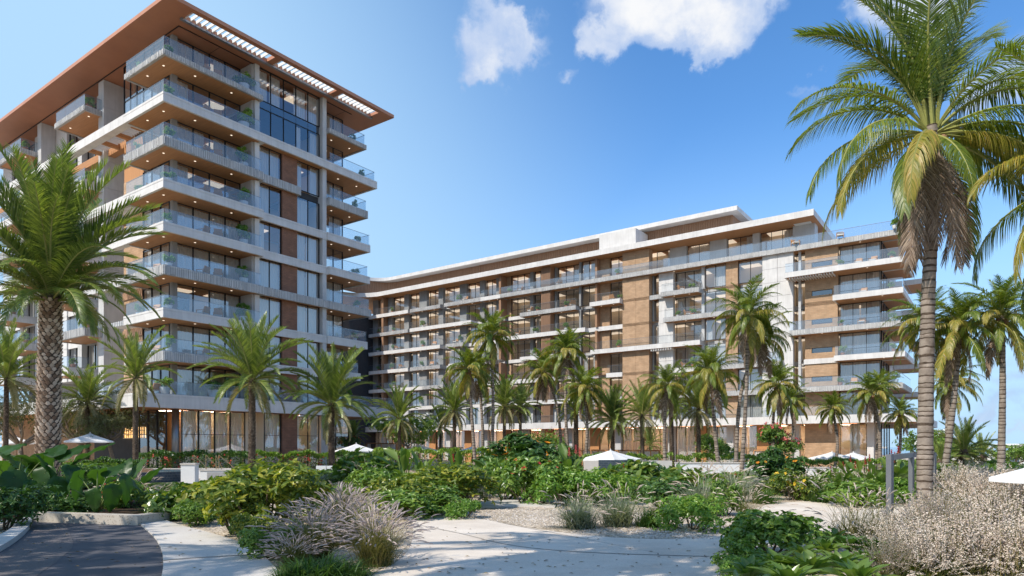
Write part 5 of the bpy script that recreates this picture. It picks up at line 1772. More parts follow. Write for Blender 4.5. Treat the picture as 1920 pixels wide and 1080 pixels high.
def place(meshes, kind, cat, label, loc, s=1.0, rz=0.0, group=None, sz=None):
    root = empty(kind, loc, rz)
    root.scale = (s, s, sz or s)
    tag(root, label, cat, group)
    for nm, me in meshes:
        if me is None: continue
        o = obj(nm, me, root)
        o["kind"] = "stuff"
    return root


SH = {}


def shrub(key, label, px, py, w, h, kind="shrub", cat="shrub", rz=None, Y=None, group=None, var=0):
    """w, h in photo pixels; the foot stands on the ground at (px, py), or at depth Y"""
    g = gp(px, py) if Y is None else at(px, Y)
    k = w / FP * g.y
    hh = h / FP * g.y
    sp = SH[key][var % len(SH[key])]
    fm, sm, fl, rx, rzz = sp
    rr = random.Random(int(px * 13 + py))
    return place([("foliage", fm), ("stems", sm), ("flowers", fl)], kind, cat, label, g, k / (2 * rx), rr.random() * 6.28 if rz is None else rz, group, hh / rzz)


def defshrub(key, *a, var=2, **kw):
    SH[key] = []
    for v in range(var):
        rx, rz = a[2], a[3]
        fm, sm, fl = shrub_meshes(key, a[0], hash_(key) + v * 17, a[1], rx, rz, *a[4:], **kw)
        zs_ = sorted(v_.co.z for v_ in fm.vertices)
        xs_ = sorted(abs(v_.co.x) for v_ in fm.vertices)
        SH[key].append((fm, sm, fl, xs_[int(len(xs_) * .965)], zs_[int(len(zs_) * .985)]))


def hash_(s):
    h = 7
    for c in s: h = (h * 31 + ord(c)) % 100003
    return h


# name: material, leaves, half width, height, leaf length, leaf width
defshrub("yg", "leaf_yg", 2600, 1.0, 1.55, .15, .062, lumps=16, whorl=5, open_=.55, stems=12)
defshrub("yg_low", "leaf_yg", 1900, 1.0, .9, .13, .06, lumps=14, whorl=4, open_=.5)
defshrub("mid", "leaf_mid", 2400, 1.0, 1.1, .13, .055, lumps=15, whorl=4, open_=.5)
defshrub("dark", "leaf_dark", 2300, 1.0, 1.1, .12, .055, lumps=14, whorl=4, open_=.5)
defshrub("broad", "broad_leaf", 800, 1.0, 1.2, .34, .17, lumps=13, whorl=4, open_=.6)
defshrub("fresh", "leaf_fresh", 2600, 1.0, .7, .095, .045, lumps=18, whorl=3, open_=.5)
defshrub("silver", "leaf_grey", 1700, 1.0, .8, .12, .03, lumps=12, whorl=4)
defshrub("red", "leaf_mid", 1500, 1.0, 1.2, .20, .075, lumps=13, whorl=4, open_=.6, flower="petal_red", nf=30, fs=.065)
defshrub("orange", "leaf_dark", 2600, 1.0, 1.2, .15, .07, lumps=16, whorl=4, open_=.5, flower="petal_orange", nf=34, fs=.07)
defshrub("yellow", "leaf_yg", 2000, 1.0, .8, .12, .05, lumps=14, whorl=4, flower="petal_yellow", nf=30, fs=.08)
defshrub("round", "leaf_mid", 2600, 1.0, 1.0, .095, .078, lumps=14, whorl=3, open_=.6)
defshrub("pot", "leaf_fresh", 420, .5, .95, .17, .075, lumps=8, whorl=5, open_=.6, base=.15, var=3)


def hedge_meshes(lm, L, wd, ht, n, ll, lw, seed, flower=None, nf=0):
    r = random.Random(seed)
    m = MB(); f = MB()
    for i in range(n):
        u = r.random()
        x = r.uniform(0, L)
        bump = .12 * math.sin(x * 2.1 + seed) + .08 * math.sin(x * 5.3)
        if u < .5: p = Vector((x, r.uniform(-wd / 2, wd / 2), ht + bump - .25 * r.random() ** 2)); o = Vector((r.uniform(-.6, .6), r.uniform(-.6, .6), 1))
        else: p = Vector((x, -wd / 2 + r.uniform(-.08, .3), r.uniform(.12, ht + bump))); o = Vector((r.uniform(-.6, .6), -1, r.uniform(-.2, .9)))
        o.normalize()
        add_leaf(m, p, o, Vector((0, 0, 1)), ll * r.uniform(.7, 1.3), lw * r.uniform(.8, 1.2), droop=r.uniform(.05, .4))
    for i in range(nf):
        p = Vector((r.uniform(0, L), -wd / 2 - .12, r.uniform(.3, ht)))
        add_flower(f, p, Vector((0, -1, .4)).normalized(), .075, r)
    c = MB()
    for i in range(int(L / .8)):
        c.tube([(i * .8 + .3, 0, -.05), (i * .8 + .35, .05, ht * .8)], .03, 4)
    return m.mesh("foliage", M[lm]), c.mesh("stems", M["stem"]), (f.mesh("flowers", M[flower]) if flower else None)


def hedge(label, pxa, pxb, Ya, Yb, ht, wd, lm, n, ll, lw, flower=None, nf=0, group=None):
    a, b = at(pxa, Ya), at(pxb, Yb)
    d = b - a; L = d.length
    fm, sm, fl = hedge_meshes(lm, L, wd, ht, n, ll, lw, int(pxa + Ya), flower, nf)
    root = place([("foliage", fm), ("stems", sm), ("flowers", fl)], "hedge", "hedge", label, a, 1, math.atan2(d.y, d.x), group)
    return root


# ---------------- ornamental grass
def grass_meshes(seed, nb, H_, spread, bm, npl=0, pm=None, plen=.22, arch=.6, bw=.008, pr=.016):
    r = random.Random(seed)
    m, p = MB(), MB()

    def strand(h, lean, az, sag):
        tilt = .6
        q = Vector((r.gauss(0, .13), r.gauss(0, .13), 0)) * spread
        out = [q.copy()]
        th = R(90) - lean * tilt
        st = 5
        for j in range(st):
            th -= (lean * .65 + sag * j * .22) / st
            q = q + Vector((math.cos(az) * math.cos(th), math.sin(az) * math.cos(th), math.sin(th))) * (h / st)
            out.append(q.copy())
        return out
    for i in range(nb):
        az = r.random() * 6.283
        lean = 1.25 * r.random() ** .6 * spread
        pts = strand(H_ * r.uniform(.45, .95), lean, az, arch * r.uniform(.6, 1.6))
        sd = Vector((-math.sin(az), math.cos(az), 0))
        if r.random() < .5: sd = (sd + Vector((math.cos(az), math.sin(az), 0)) * r.uniform(-1, 1)).normalized()
        b = len(m.v)
        for j, q in enumerate(pts[:-1]):
            w = bw * (1 - .15 * j) * r.uniform(.8, 1.2)
            m.v += [tuple(q - sd * w), tuple(q + sd * w)]
        m.v.append(tuple(pts[-1]))
        L = len(pts) - 1
        for j in range(L - 1): m.f.append((b + 2 * j, b + 2 * j + 1, b + 2 * j + 3, b + 2 * j + 2)); m.m.append(0)
        m.f.append((b + 2 * L - 2, b + 2 * L - 1, b + 2 * L)); m.m.append(0)
    for i in range(npl):
        az = r.random() * 6.283
        lean = 1.15 * r.random() ** .65 * spread
        pts = strand(H_ * r.uniform(.62, 1.12), lean, az, arch * .5 * r.uniform(.5, 1.5))
        # stalk
        b = len(m.v)
        sd = Vector((-math.sin(az), math.cos(az), 0)) * .003
        for q in pts: m.v += [tuple(q - sd), tuple(q + sd)]
        for j in range(len(pts) - 1): m.f.append((b + 2 * j, b + 2 * j + 1, b + 2 * j + 3, b + 2 * j + 2)); m.m.append(0)
        # fuzzy spike continuing the stalk, nodding at the tip
        d = (pts[-1] - pts[-2]).normalized()
        q = pts[-1].copy(); sp = [q.copy()]
        for j in range(5):
            d = (d + Vector((0, 0, -1)) * .13 + Vector((math.cos(az), math.sin(az), 0)) * .05).normalized()
            q = q + d * plen * r.uniform(.8, 1.2) / 5; sp.append(q.copy())
        pk = pr * r.uniform(.8, 1.2)
        p.tube(sp, [pk * .3, pk * .75, pk * .9, pk * .85, pk * .55, pk * .1], 5, 0, False)
        for j in range(22):
            t = r.random() * 4.6; i0 = int(t); c = sp[i0].lerp(sp[i0 + 1], t - i0)
            o = (rdir(r) + d * .8).normalized()
            s_ = o.orthogonal().normalized() * .0035
            p.face([c - s_, c + s_, c + o * pk * 2.1])
    return m.mesh("blades", M[bm]), (p.mesh("plumes", M[pm]) if npl else None)


GR = {
    "mauve": [grass_meshes(10 + i, 620, .95, .82, "blade", 250, "plume", .19, .5, .006, .0105) for i in range(3)],
    "pale": [grass_meshes(20 + i, 380, .95, .9, "blade", 170, "plume_pale", .19, .55, .007, .011) for i in range(2)],
    "silver": [grass_meshes(30 + i, 640, .95, .95, "blade_grey", 60, "plume_pale", .2, .6, .010, .010) for i in range(3)],
    "green": [grass_meshes(40 + i, 620, .62, 1.0, "blade_green", 0, None, 0, .9, .008) for i in range(2)],
    "thin": [grass_meshes(50 + i, 230, 1.05, .95, "blade", 90, "plume_pale", .16, .45, .006, .011) for i in range(2)],
}
# feathery bushes at the right: twigs thick with pale fluff
def feather_meshes(seed, n=230):
    r = random.Random(seed)
    b, p = MB(), MB()
    for i in range(n):
        az = r.random() * 6.283; ln = r.uniform(.6, 1.15); lean = abs(r.gauss(0, .75))
        q = Vector((r.gauss(0, .16), r.gauss(0, .16), 0)); th = R(90) - lean * .5
        pts = [q.copy()]
        for j in range(5):
            th -= lean * .12 + r.uniform(-.06, .08)
            az += r.uniform(-.15, .15)
            q = q + Vector((math.cos(az) * math.cos(th), math.sin(az) * math.cos(th), math.sin(th))) * ln / 5
            pts.append(q.copy())
        b.tube(pts, [.006, .005, .0045, .004, .003, .002], 3, 0, False)
        for j in range(44):
            t = 2.4 + 2.6 * r.random() ** .8
            i0 = min(4, int(t)); c = pts[i0].lerp(pts[i0 + 1], t - i0)
            o = (rdir(r) + (pts[i0 + 1] - pts[i0]).normalized() * .7).normalized()
            s_ = o.orthogonal().normalized() * r.uniform(.005, .009)
            L = r.uniform(.018, .042)
            p.add([c, c + o * L * .5 + s_, c + o * L, c + o * L * .5 - s_], [(0, 1, 2, 3)])
    return b.mesh("twigs", M["blade"]), p.mesh("plumes", M["plume_pale"])


GR["feather"] = [feather_meshes(60 + i) for i in range(3)]


def grass(key, label, px, py, w, h, Y=None, var=0, group=None, kind="grass_clump", cat="grass clump"):
    g = gp(px, py) if Y is None else at(px, Y)
    hh = h / FP * g.y; ww = w / FP * g.y
    bm, pm = GR[key][var % len(GR[key])]
    base_h = {"mauve": 1.12, "pale": 1.1, "silver": 1.0, "green": .55, "thin": 1.15, "feather": 1.05}[key]
    base_w = {"mauve": 1.5, "pale": 1.6, "silver": 1.4, "green": 1.0, "thin": 1.5, "feather": 1.5}[key]
    rr = random.Random(int(px * 3 + py * 7))
    return place([("blades" if key != "feather" else "twigs", bm), ("plumes", pm)], kind, cat, label, g, ww / base_w, rr.random() * 6.28, group, hh / base_h)


# ---------------- broad single leaves
def ear_leaf_mesh(seed):
    """heart-shaped blade with lobes behind the stalk, ribs pressed in, edges waved"""
    r = random.Random(seed)
    m = MB()
    nu, nv = 14, 9
    ph = r.random() * 6
    grid = []
    for i in range(nu + 1):
        u = i / nu
        y = -0.30 + 1.30 * u
        if u < .23: half = .40 * math.sqrt(max(0, 1 - ((u - .23) / .23) ** 2)) * .95 + .0
        else: half = .40 * (1 - ((u - .23) / .77) ** 1.55) ** .8
        row = []
        for j in range(nv):
            v = -1 + 2 * j / (nv - 1)
            x = half * v
            yy = y
            if u < .23: yy = y + (.28 * (1 - abs(v)) ** 2.2) * (1 - u / .23)
            rib = .012 * math.cos((u * 9 - abs(v) * 2.4) * 6.28 / 1.6)
            z = -.20 * u * u + .11 * abs(v) * half * 2 - .05 * v * v + rib + .035 * abs(v) ** 3 * math.sin(u * 17 + ph + (3 if v > 0 else 0))
            row.append((x, yy, z))
        grid.append(row)
    vs_ = [p for row in grid for p in row]
    m.add(vs_, [(i * nv + j, i * nv + j + 1, (i + 1) * nv + j + 1, (i + 1) * nv + j) for i in range(nu) for j in range(nv - 1)])
    me = m.mesh("leaf", M["ear_leaf"], True)
    return me


EAR = [ear_leaf_mesh(i) for i in range(4)]


def leaf_rot(az, pitch, roll):
    """blade +Y axis turned to heading az and raised by pitch"""
    return (Matrix.Rotation(az - PI / 2, 4, "Z") @ Matrix.Rotation(pitch, 4, "X") @ Matrix.Rotation(roll, 4, "Y")).to_euler()


def elephant_ear(label, loc, size, leaves, seed):
    rr = random.Random(seed)
    root = empty("elephant_ear", loc)
    tag(root, label, "elephant ear plant", "elephant ear plants in the planter")
    for (az, reach, ht, pitch, ls) in leaves:
        az = R(az)
        tip = Vector((math.cos(az) * reach, math.sin(az) * reach, ht)) * size
        p = MB()
        mid = Vector((tip.x * .35, tip.y * .35, tip.z * .62))
        p.tube([Vector((0, 0, 0)), mid * .5, mid, tip.lerp(mid, .35) + Vector((0, 0, .04)), tip], [.028 * size, .024 * size, .02 * size, .016 * size, .012 * size], 6)
        lo = obj("leaf", EAR[rr.randrange(4)], root, tip, leaf_rot(az + rr.uniform(-.3, .3), R(pitch), rr.uniform(-.35, .35)), ls * size)
        p.build("stalk", M["green_stem"], root, True)
    return root


def obovate_mesh(name, seed, mt, n=6, wmax=.2, arch=.35):
    r = random.Random(seed)
    m = MB()
    rows = []
    for i in range(n + 1):
        u = i / n
        w = wmax * (math.sin(PI * min(1, u * .98 + .02) ** 1.25)) * 1.0 + .012 * (1 - u)
        z = arch * (u - 1.35 * u * u)
        rows.append([(-w, u, z + w * .35), (-w * .5, u, z + w * .08), (0, u, z - .01), (w * .5, u, z + w * .08), (w, u, z + w * .35 + .02 * math.sin(u * 12 + seed))])
    vs_ = [p for q in rows for p in q]
    m.add(vs_, [(i * 5 + j, i * 5 + j + 1, (i + 1) * 5 + j + 1, (i + 1) * 5 + j) for i in range(n) for j in range(4)])
    return m.mesh(name, M[mt], True)


OBO = [obovate_mesh("leaf", i, "broad_leaf", 6, .17, .35) for i in range(3)]
PAD = [obovate_mesh("leaf", 9 + i, "broad_leaf", 7, .19, .16) for i in range(3)]
DOBO = [obovate_mesh("leaf", 20 + i, "leaf_dark", 6, .2, .3) for i in range(2)]


def rosette(label, loc, size, n, seed, lv=None, lift=(15, 75), kind="rosette_plant", cat="rosette plant", group=None, stem=0.0, sl=1.0):
    rr = random.Random(seed)
    root = empty(kind, loc)
    tag(root, label, cat, group)
    az = rr.random() * 6
    for i in range(n):
        u = i / max(1, n - 1)
        az += 2.4 + rr.uniform(-.2, .2)
        pit = R(lift[0] + (lift[1] - lift[0]) * u + rr.uniform(-8, 8))
        s = size * (1 - .45 * u * (1 if stem == 0 else .3)) * rr.uniform(.85, 1.1)
        z = stem * rr.uniform(.55, 1) if stem else .02
        lo = obj("leaf", (lv or OBO)[rr.randrange(len(lv or OBO))], root, (math.cos(az) * .03, math.sin(az) * .03, z), leaf_rot(az, pit, rr.uniform(-.25, .25)), (s, s * sl, s))
    if stem:
        p = MB()
        for i in range(4):
            a = i * 1.6; p.tube([(math.cos(a) * .04, math.sin(a) * .04, -.02), (0, 0, stem)], [.025, .015], 5)
        p.build("stalks", M["green_stem"], root, True)["kind"] = "stuff"
    return root


def canna(label, loc, size, n, seed, spikes=0, pet="petal_red", group=None):
    """upright paddle leaves on stalks, with flower spikes"""
    rr = random.Random(seed)
    root = empty("canna_plant", loc)
    tag(root, label, "canna plant" if spikes else "broad-leaf plant", group)
    st = MB()
    for i in range(n):
        az = rr.random() * 6.283; h = size * rr.uniform(.25, .75); q = size * rr.uniform(.02, .25)
        b = Vector((math.cos(az) * q, math.sin(az) * q, h))
        st.tube([(b.x * .3, b.y * .3, -.02), tuple(b)], [.018 * size, .012 * size], 4)
        s = size * rr.uniform(.45, .7)
        obj("leaf", PAD[rr.randrange(3)], root, b, leaf_rot(az, R(rr.uniform(28, 78)), rr.uniform(-.5, .5)), s)
    for i in range(spikes):
        az = rr.random() * 6.283; q = size * rr.uniform(.05, .4)
        b = Vector((math.cos(az) * q, math.sin(az) * q, size * rr.uniform(.85, 1.15)))
        st.tube([(b.x * .4, b.y * .4, 0), tuple(b)], [.012, .008], 4)
        f = MB()
        for j in range(16):
            c = b + Vector((0, 0, size * .28 * j / 16)); a = j * 2.4
            add_leaf(f, c, Vector((math.cos(a), math.sin(a), .9)).normalized(), Vector((0, 0, 1)), size * .11 * (1 - j / 26), size * .05)
        f.build("flower_spike", M[pet], root)["kind"] = "stuff"
    st.build("stalks", M["green_stem"], root, True)["kind"] = "stuff"
    return root


def small_tree(label, loc, trunk_h, crown_r, lm, n, ll, lw, seed, flower=None, nf=0, fs=.12, limbs=6, flat=.62, kind="flowering_tree", bark="bark", tr=.12, lean=0.0, whorl=4, sparse=.5):
    rr = random.Random(seed)
    root = empty(kind, loc)
    tag(root, label, "tree")
    t = MB()
    top = Vector((lean, 0, trunk_h))
    t.tube([(0, 0, -.2), (lean * .3 + .05, .03, trunk_h * .5), tuple(top)], [tr * 1.25, tr, tr * .8], 9)
    f, fl = MB(), MB()
    ends = []
    for i in range(limbs):
        az = 6.283 * i / limbs + rr.uniform(-.4, .4)
        q = crown_r * rr.uniform(.45, .8)
        e = top + Vector((math.cos(az) * q, math.sin(az) * q, crown_r * flat * rr.uniform(.35, 1.15)))
        mid = top.lerp(e, .5) + Vector((0, 0, -crown_r * .1)) + rdir(rr) * crown_r * .1
        t.tube([top, mid, e], [tr * .6, tr * .42, tr * .16], 6)
        ends.append(e)
        for j in range(3):
            e2 = e + Vector((rr.uniform(-1, 1), rr.uniform(-1, 1), rr.uniform(-.2, .8))) * crown_r * .35
            t.tube([mid.lerp(e, rr.uniform(.3, .9)), e2], [tr * .22, tr * .07], 4, cap=False)
            ends.append(e2)
    t.build("trunk", M[bark], root, True)
    k = 0
    while k < n:
        c = ends[rr.randrange(len(ends))]
        d = rdir(rr)
        p = c + Vector((d.x, d.y, d.z * .75)) * crown_r * .36 * rr.random() ** sparse
        o = (d + Vector((0, 0, .5)) + rdir(rr) * .4).normalized()
        x = o.orthogonal().normalized(); y = o.cross(x); ph = rr.random() * 6
        for j in range(whorl):
            a = ph + 6.283 * j / whorl
            add_leaf(f, p, (o * rr.uniform(.1, .7) + x * math.cos(a) + y * math.sin(a)).normalized(), o, ll * rr.uniform(.7, 1.2), lw, droop=rr.uniform(.1, .4))
        k += whorl
    fo = f.build("crown", M[lm], root); fo["kind"] = "stuff"
    if flower:
        for i in range(nf):
            c = ends[rr.randrange(len(ends))]
            d = rdir(rr); d.z = abs(d.z) * .8 + .2; d.normalize()
            p = c + d * crown_r * .36
            for j in range(3): add_flower(fl, p + rdir(rr) * fs * .8, d, fs * rr.uniform(.7, 1.1), rr)
        fl.build("flowers", M[flower], root)["kind"] = "stuff"
    return root
# ------------------------------------------------------------------ pots and chairs on the balconies
def pot_mesh(m_):
    p = MB()
    prof = [(.0, .16), (.02, .19), (.2, .24), (.38, .27), (.42, .285), (.42, .25), (.36, .24)]
    n = 14
    for i in range(len(prof) - 1):
        for k in range(n):
            a, b = 2 * PI * k / n, 2 * PI * (k + 1) / n
            (z0, r0), (z1, r1) = prof[i], prof[i + 1]
            p.face([(r0 * math.cos(a), r0 * math.sin(a), z0), (r0 * math.cos(b), r0 * math.sin(b), z0), (r1 * math.cos(b), r1 * math.sin(b), z1), (r1 * math.cos(a), r1 * math.sin(a), z1)])
    p.face([(.24 * math.cos(2 * PI * k / n), .24 * math.sin(2 * PI * k / n), .37) for k in range(n)])
    return p.mesh("pot", m_)


POT = {"t": pot_mesh(M["pot_t"]), "w": pot_mesh(M["pot_w"])}
POTW = {"t": "terracotta", "w": "white"}
prr = random.Random(9)
for (p, s, c, w) in plant_spots:
    sp = SH["pot"][prr.randrange(3)]
    r_ = empty("potted_plant", p, prr.random() * 6.28, s)
    tag(r_, "%s-potted plant %s" % (POTW[c], w), "potted plant", "potted plants on the balconies")
    obj("pot", POT[c], r_)
    f = obj("foliage", sp[0], r_, (0, 0, .15), None, (1, 1, prr.uniform(.8, 1.25))); f["kind"] = "stuff"
    obj("stems", sp[1], r_, (0, 0, .25))["kind"] = "stuff"


def chair_parts():
    out = []
    b = MB(); b.box(-.34, .34, -.32, .32, .30, .42); out.append(("seat", b.mesh("seat", M["cushion"])))
    b = MB(); b.add([(-.34, .26, .40), (.34, .26, .40), (.34, .50, .92), (-.34, .50, .92), (-.34, .38, .38), (.34, .38, .38), (.34, .60, .88), (-.34, .60, .88)],
                    [(0, 1, 2, 3), (5, 4, 7, 6), (3, 2, 6, 7), (0, 3, 7, 4), (1, 5, 6, 2), (0, 4, 5, 1)]); out.append(("backrest", b.mesh("backrest", M["wood_warm"])))
    for sx in (-1, 1):
        b = MB(); b.box(sx * .34, sx * .40, -.34, .42, .56, .61); out.append(("armrest", b.mesh("armrest", M["wood_warm"])))
        for y in (-.31, .36):
            b = MB(); b.box(sx * .345, sx * .395, y, y + .05, 0, .56); out.append(("leg", b.mesh("leg", M["wood_warm"])))
    return out


CH = chair_parts()
for (p, rz, lab) in chair_spots:
    r_ = empty("lounge_chair", p, rz)
    tag(r_, lab, "chair", "lounge chairs on the balconies")
    for nm, me in CH: obj(nm, me, r_)


# ------------------------------------------------------------------ umbrellas
def umbrella_parts(W, mt="canvas", sides=4):
    """shallow pyramid of cloth, sagging between ribs, with a short valance"""
    hh = W * .5; rise = W * .20
    n = 8
    ring = []
    for k in range(n):
        a = PI / 4 * k
        x, y = math.cos(a), math.sin(a)
        q = max(abs(x), abs(y))
        ring.append(Vector((x / q * hh, y / q * hh, -rise)))
    c = MB()
    st = 5
    for k in range(n):
        a, b = ring[k], ring[(k + 1) % n]
        for i in range(st):
            u0, u1 = i / st, (i + 1) / st
            for j in range(4):
                v0, v1 = j / 4, (j + 1) / 4

                def pt(u, v):
                    q = a.lerp(b, v) * u
                    q.z = -rise * (u ** .88) - .05 * W * .35 * u * math.sin(PI * v) * math.sin(PI * min(u, .999)) - .012 * W * u * u * math.sin(PI * v)
                    return q
                if i == 0: c.face([pt(0, 0), pt(u1, v0), pt(u1, v1)])
                else: c.face([pt(u0, v0), pt(u1, v0), pt(u1, v1), pt(u0, v1)])
        for j in range(4):
            p, q = a.lerp(b, j / 4), a.lerp(b, (j + 1) / 4)
            s0, s1 = .012 * W * math.sin(PI * j / 4), .012 * W * math.sin(PI * (j + 1) / 4)
            c.face([p - Vector((0, 0, s0)), q - Vector((0, 0, s1)), q * 1.005 - Vector((0, 0, s1 + .09)), p * 1.005 - Vector((0, 0, s0 + .09))])
    cm = c.mesh("canopy", M[mt])
    ribs = []
    for k in range(n):
        b = MB(); b.tube([(0, 0, -.06), ring[k] * .98 + Vector((0, 0, -.05))], .014, 4)
        ribs.append(b.mesh("rib", M["wood"]))
    return cm, ribs, rise


def umbrella(px, apex_py, Y, W, label, mt="canvas", rz=.5):
    q = at(px, Y)
    zt = zat(apex_py, Y)
    r_ = empty("sun_umbrella", q, rz)
    tag(r_, label, "umbrella", "white sun umbrellas in the gardens")
    cm, ribs, rise = umbrella_parts(W, mt)
    h = zt - q.z
    obj("canopy", cm, r_, (0, 0, h))
    for rb in ribs: obj("rib", rb, r_, (0, 0, h - .02))
    p = MB(); p.tube([(0, 0, 0), (0, 0, h - .03)], .032, 8); p.build("pole", M["wood"], r_, True)
    p = MB(); p.tube([(0, 0, h - .02), (0, 0, h + .06), (0, 0, h + .11)], [.04, .035, .005], 8); p.build("finial", M["whitepaint"], r_, True)
    p = MB(); p.box(-.38, .38, -.38, .38, 0, .08); p.build("base", M["metal"], r_)


umbrella(31, 819, 66, 3.1, "white umbrella at the far left edge, farther of the two beside the scaly trunk")
umbrella(169, 812, 53, 3.2, "white umbrella over the slatted timber fence at left")
umbrella(668, 832, 61, 3.2, "white umbrella below the right end of the tower")
umbrella(787, 834, 69, 3.2, "white umbrella in front of the white-flowering tree", rz=.8)
umbrella(885, 837, 78, 3.2, "white umbrella behind the foot of the slim coconut trio")
umbrella(984, 822, 52, 3.6, "umbrella rising behind the mound of orange-flowered bushes", rz=.2)
umbrella(1145, 844, 49, 3.2, "largest-looking white umbrella, standing by the water wall", rz=.75)
umbrella(1378, 845, 58, 3.2, "white umbrella crossed by the pale trunk pair")
umbrella(1560, 847, 62, 3.1, "left one of two touching white umbrellas before the right end of the block")
umbrella(1600, 848, 67, 3.1, "right one of two touching white umbrellas before the right end of the block", rz=.8)
umbrella(1998, 854, 15.0, 2.4, "near white umbrella cut by the right edge above the pale grasses", rz=.785)

# ------------------------------------------------------------------ pool garden on the left
def thing_mesh(name, label, cat, parts, loc=(0, 0, 0), rz=0, group=None):
    r_ = empty(name, loc, rz)
    tag(r_, label, cat, group)
    for nm, mb, mt in parts: mb.build(nm, M[mt], r_)
    return r_


def B(*a):
    m = MB(); m.box(*a); return m


M["tile"] = m_brick("blue_grey_tile", (0.045, 0.065, 0.085), (0.07, 0.095, 0.12), (0.12, 0.14, 0.15), .3, .15)
m, n, l, b = mat("pool_water")
b.inputs["Base Color"].default_value = (0.10, 0.22, 0.27, 1); b.inputs["Roughness"].default_value = .04; b.inputs["Specular IOR Level"].default_value = .6
wv = n.new("ShaderNodeTexNoise"); wv.inputs["Scale"].default_value = 2.5; wv.inputs["Detail"].default_value = 4
tcw = n.new("ShaderNodeTexCoord"); l.new(tcw.outputs["Object"], wv.inputs["Vector"])
bp = n.new("ShaderNodeBump"); bp.inputs["Strength"].default_value = .25; bp.inputs["Distance"].default_value = .08
l.new(wv.outputs["Fac"], bp.inputs["Height"]); l.new(bp.outputs[0], b.inputs["Normal"])
M["pool"] = m
pc = at(262, 41.5)
r_ = empty("raised_pool", pc)
tag(r_, "round raised pool with a dark tiled wall left of the white pillar", "pool")
w = MB(); ri, ro_, hp = 2.45, 2.75, .62
nn = 48
for k in range(nn):
    a, b2 = 2 * PI * k / nn, 2 * PI * (k + 1) / nn
    c0, s0, c1, s1 = math.cos(a), math.sin(a), math.cos(b2), math.sin(b2)
    w.face([(ro_ * c0, ro_ * s0, -.1), (ro_ * c1, ro_ * s1, -.1), (ro_ * c1, ro_ * s1, hp), (ro_ * c0, ro_ * s0, hp)])
    w.face([(ro_ * c0, ro_ * s0, hp), (ro_ * c1, ro_ * s1, hp), (ri * c1, ri * s1, hp), (ri * c0, ri * s0, hp)])
    w.face([(ri * c1, ri * s1, 0), (ri * c0, ri * s0, 0), (ri * c0, ri * s0, hp), (ri * c1, ri * s1, hp)])
w.build("tiled_wall", M["tile"], r_)
w = MB(); w.face([(ri * math.cos(2 * PI * k / nn), ri * math.sin(2 * PI * k / nn), hp - .05) for k in range(nn)]); w.build("water", M["pool"], r_)
q = at(356, 37.5)
thing_mesh("pillar", "short white pillar with a flat cap beside the pool steps", "pillar", [("shaft", B(-.36, .36, -.36, .36, -.1, 1.12), "whitepaint"), ("cap", B(-.40, .40, -.40, .40, 1.121, 1.2), "walk")], q, .15)
q = at(375, 38.6)
r_ = thing_mesh("low_wall", "white low wall with a grey recessed panel right of the pillar", "wall", [("wall", B(0, 3.4, 0, .4, -.1, .74), "whitepaint"), ("coping", B(-.04, 3.44, -.04, .44, .741, .80), "walk"), ("panel", B(.4, 1.5, -.03, -.002, 0, .66), "grey")], q, .05)
q = at(270, 45.0)
thing_mesh("low_wall", "long white low wall behind the round pool", "wall", [("wall", B(0, 8.4, 0, .4, -.1, .62), "whitepaint"), ("coping", B(-.03, 8.43, -.03, .43, .621, .67), "walk")], q, .02)
# brass hand rails
def handrail(label, px, Y, run, rz):
    q = at(px, Y)
    r_ = empty("hand_rail", q, rz); tag(r_, label, "hand rail", "brass hand rails at the pool steps")
    for x, h in ((0, 1.62), (run, .9)):
        p = MB(); p.tube([(x, 0, 0), (x, 0, h)], .022, 6); p.build("post", M["gold"], r_)
    p = MB(); p.tube([(0, 0, 1.62), (run, 0, .9), (run + .12, 0, .86)], .022, 6); p.build("rail", M["gold"], r_)


handrail("brass hand rail rising from the white pillar", 364, 40, .72, 0)
handrail("brass hand rail in the middle of the pool steps", 386, 41.5, .66, .1)
handrail("brass hand rail left of the big green date palm trunk, nearer post of its pair", 405, 40, .3, .4)
handrail("brass hand rail right of the pool steps against the red-flowered hedge", 410, 41, .9, -.05)
# slatted timber fence
a, b2 = at(158, 40.5), at(288, 40.0)
d = b2 - a
r_ = empty("timber_fence", a, math.atan2(d.y, d.x)); tag(r_, "low fence of upright brown timber slats at left below the umbrella", "fence")
n_ = int(d.length / .075)
sl = B(-.022, .022, -.015, .015, .03, .83).mesh("slat", M["wood"])
for i in range(n_): obj("slat", sl, r_, (i * .075, 0, 0))
B(0, d.length, .016, .05, .62, .70).build("rail", M["wood"], r_); B(0, d.length, .016, .05, .12, .20).build("rail", M["wood"], r_)
# lounger, sofa
q = at(163, 37.0)
r_ = empty("sun_lounger", q, .3); tag(r_, "pale sun lounger with a raised back by the timber fence", "sun lounger")
B(-.9, .35, -.33, .33, .34, .44).build("mattress", M["cushion"], r_)
bk = MB(); bk.add([(.35, -.33, .34), (1.0, -.33, .72), (1.0, .33, .72), (.35, .33, .34), (.32, -.33, .45), (.96, -.33, .82), (.96, .33, .82), (.32, .33, .45)], [(0, 3, 2, 1), (4, 5, 6, 7), (0, 1, 5, 4), (2, 3, 7, 6), (1, 2, 6, 5), (0, 4, 7, 3)])
bk.build("backrest", M["cushion"], r_)
for x in (-.8, .8):
    for y in (-.28, .28): B(x - .03, x + .03, y - .03, y + .03, 0, .34).build("leg", M["wood"], r_)
q = at(621, 41)
r_ = empty("sofa", q, 0); tag(r_, "outdoor sofa with pale grey cushions behind the clipped box hedge", "sofa")
B(-1.0, 1.0, -.4, .4, .12, .45).build("seat", M["cushion"], r_)
for x in (-.95, -.3, .35): B(x, x + .6, .1, .32, .46, 1.02).build("cushion", M["canvas"], r_)
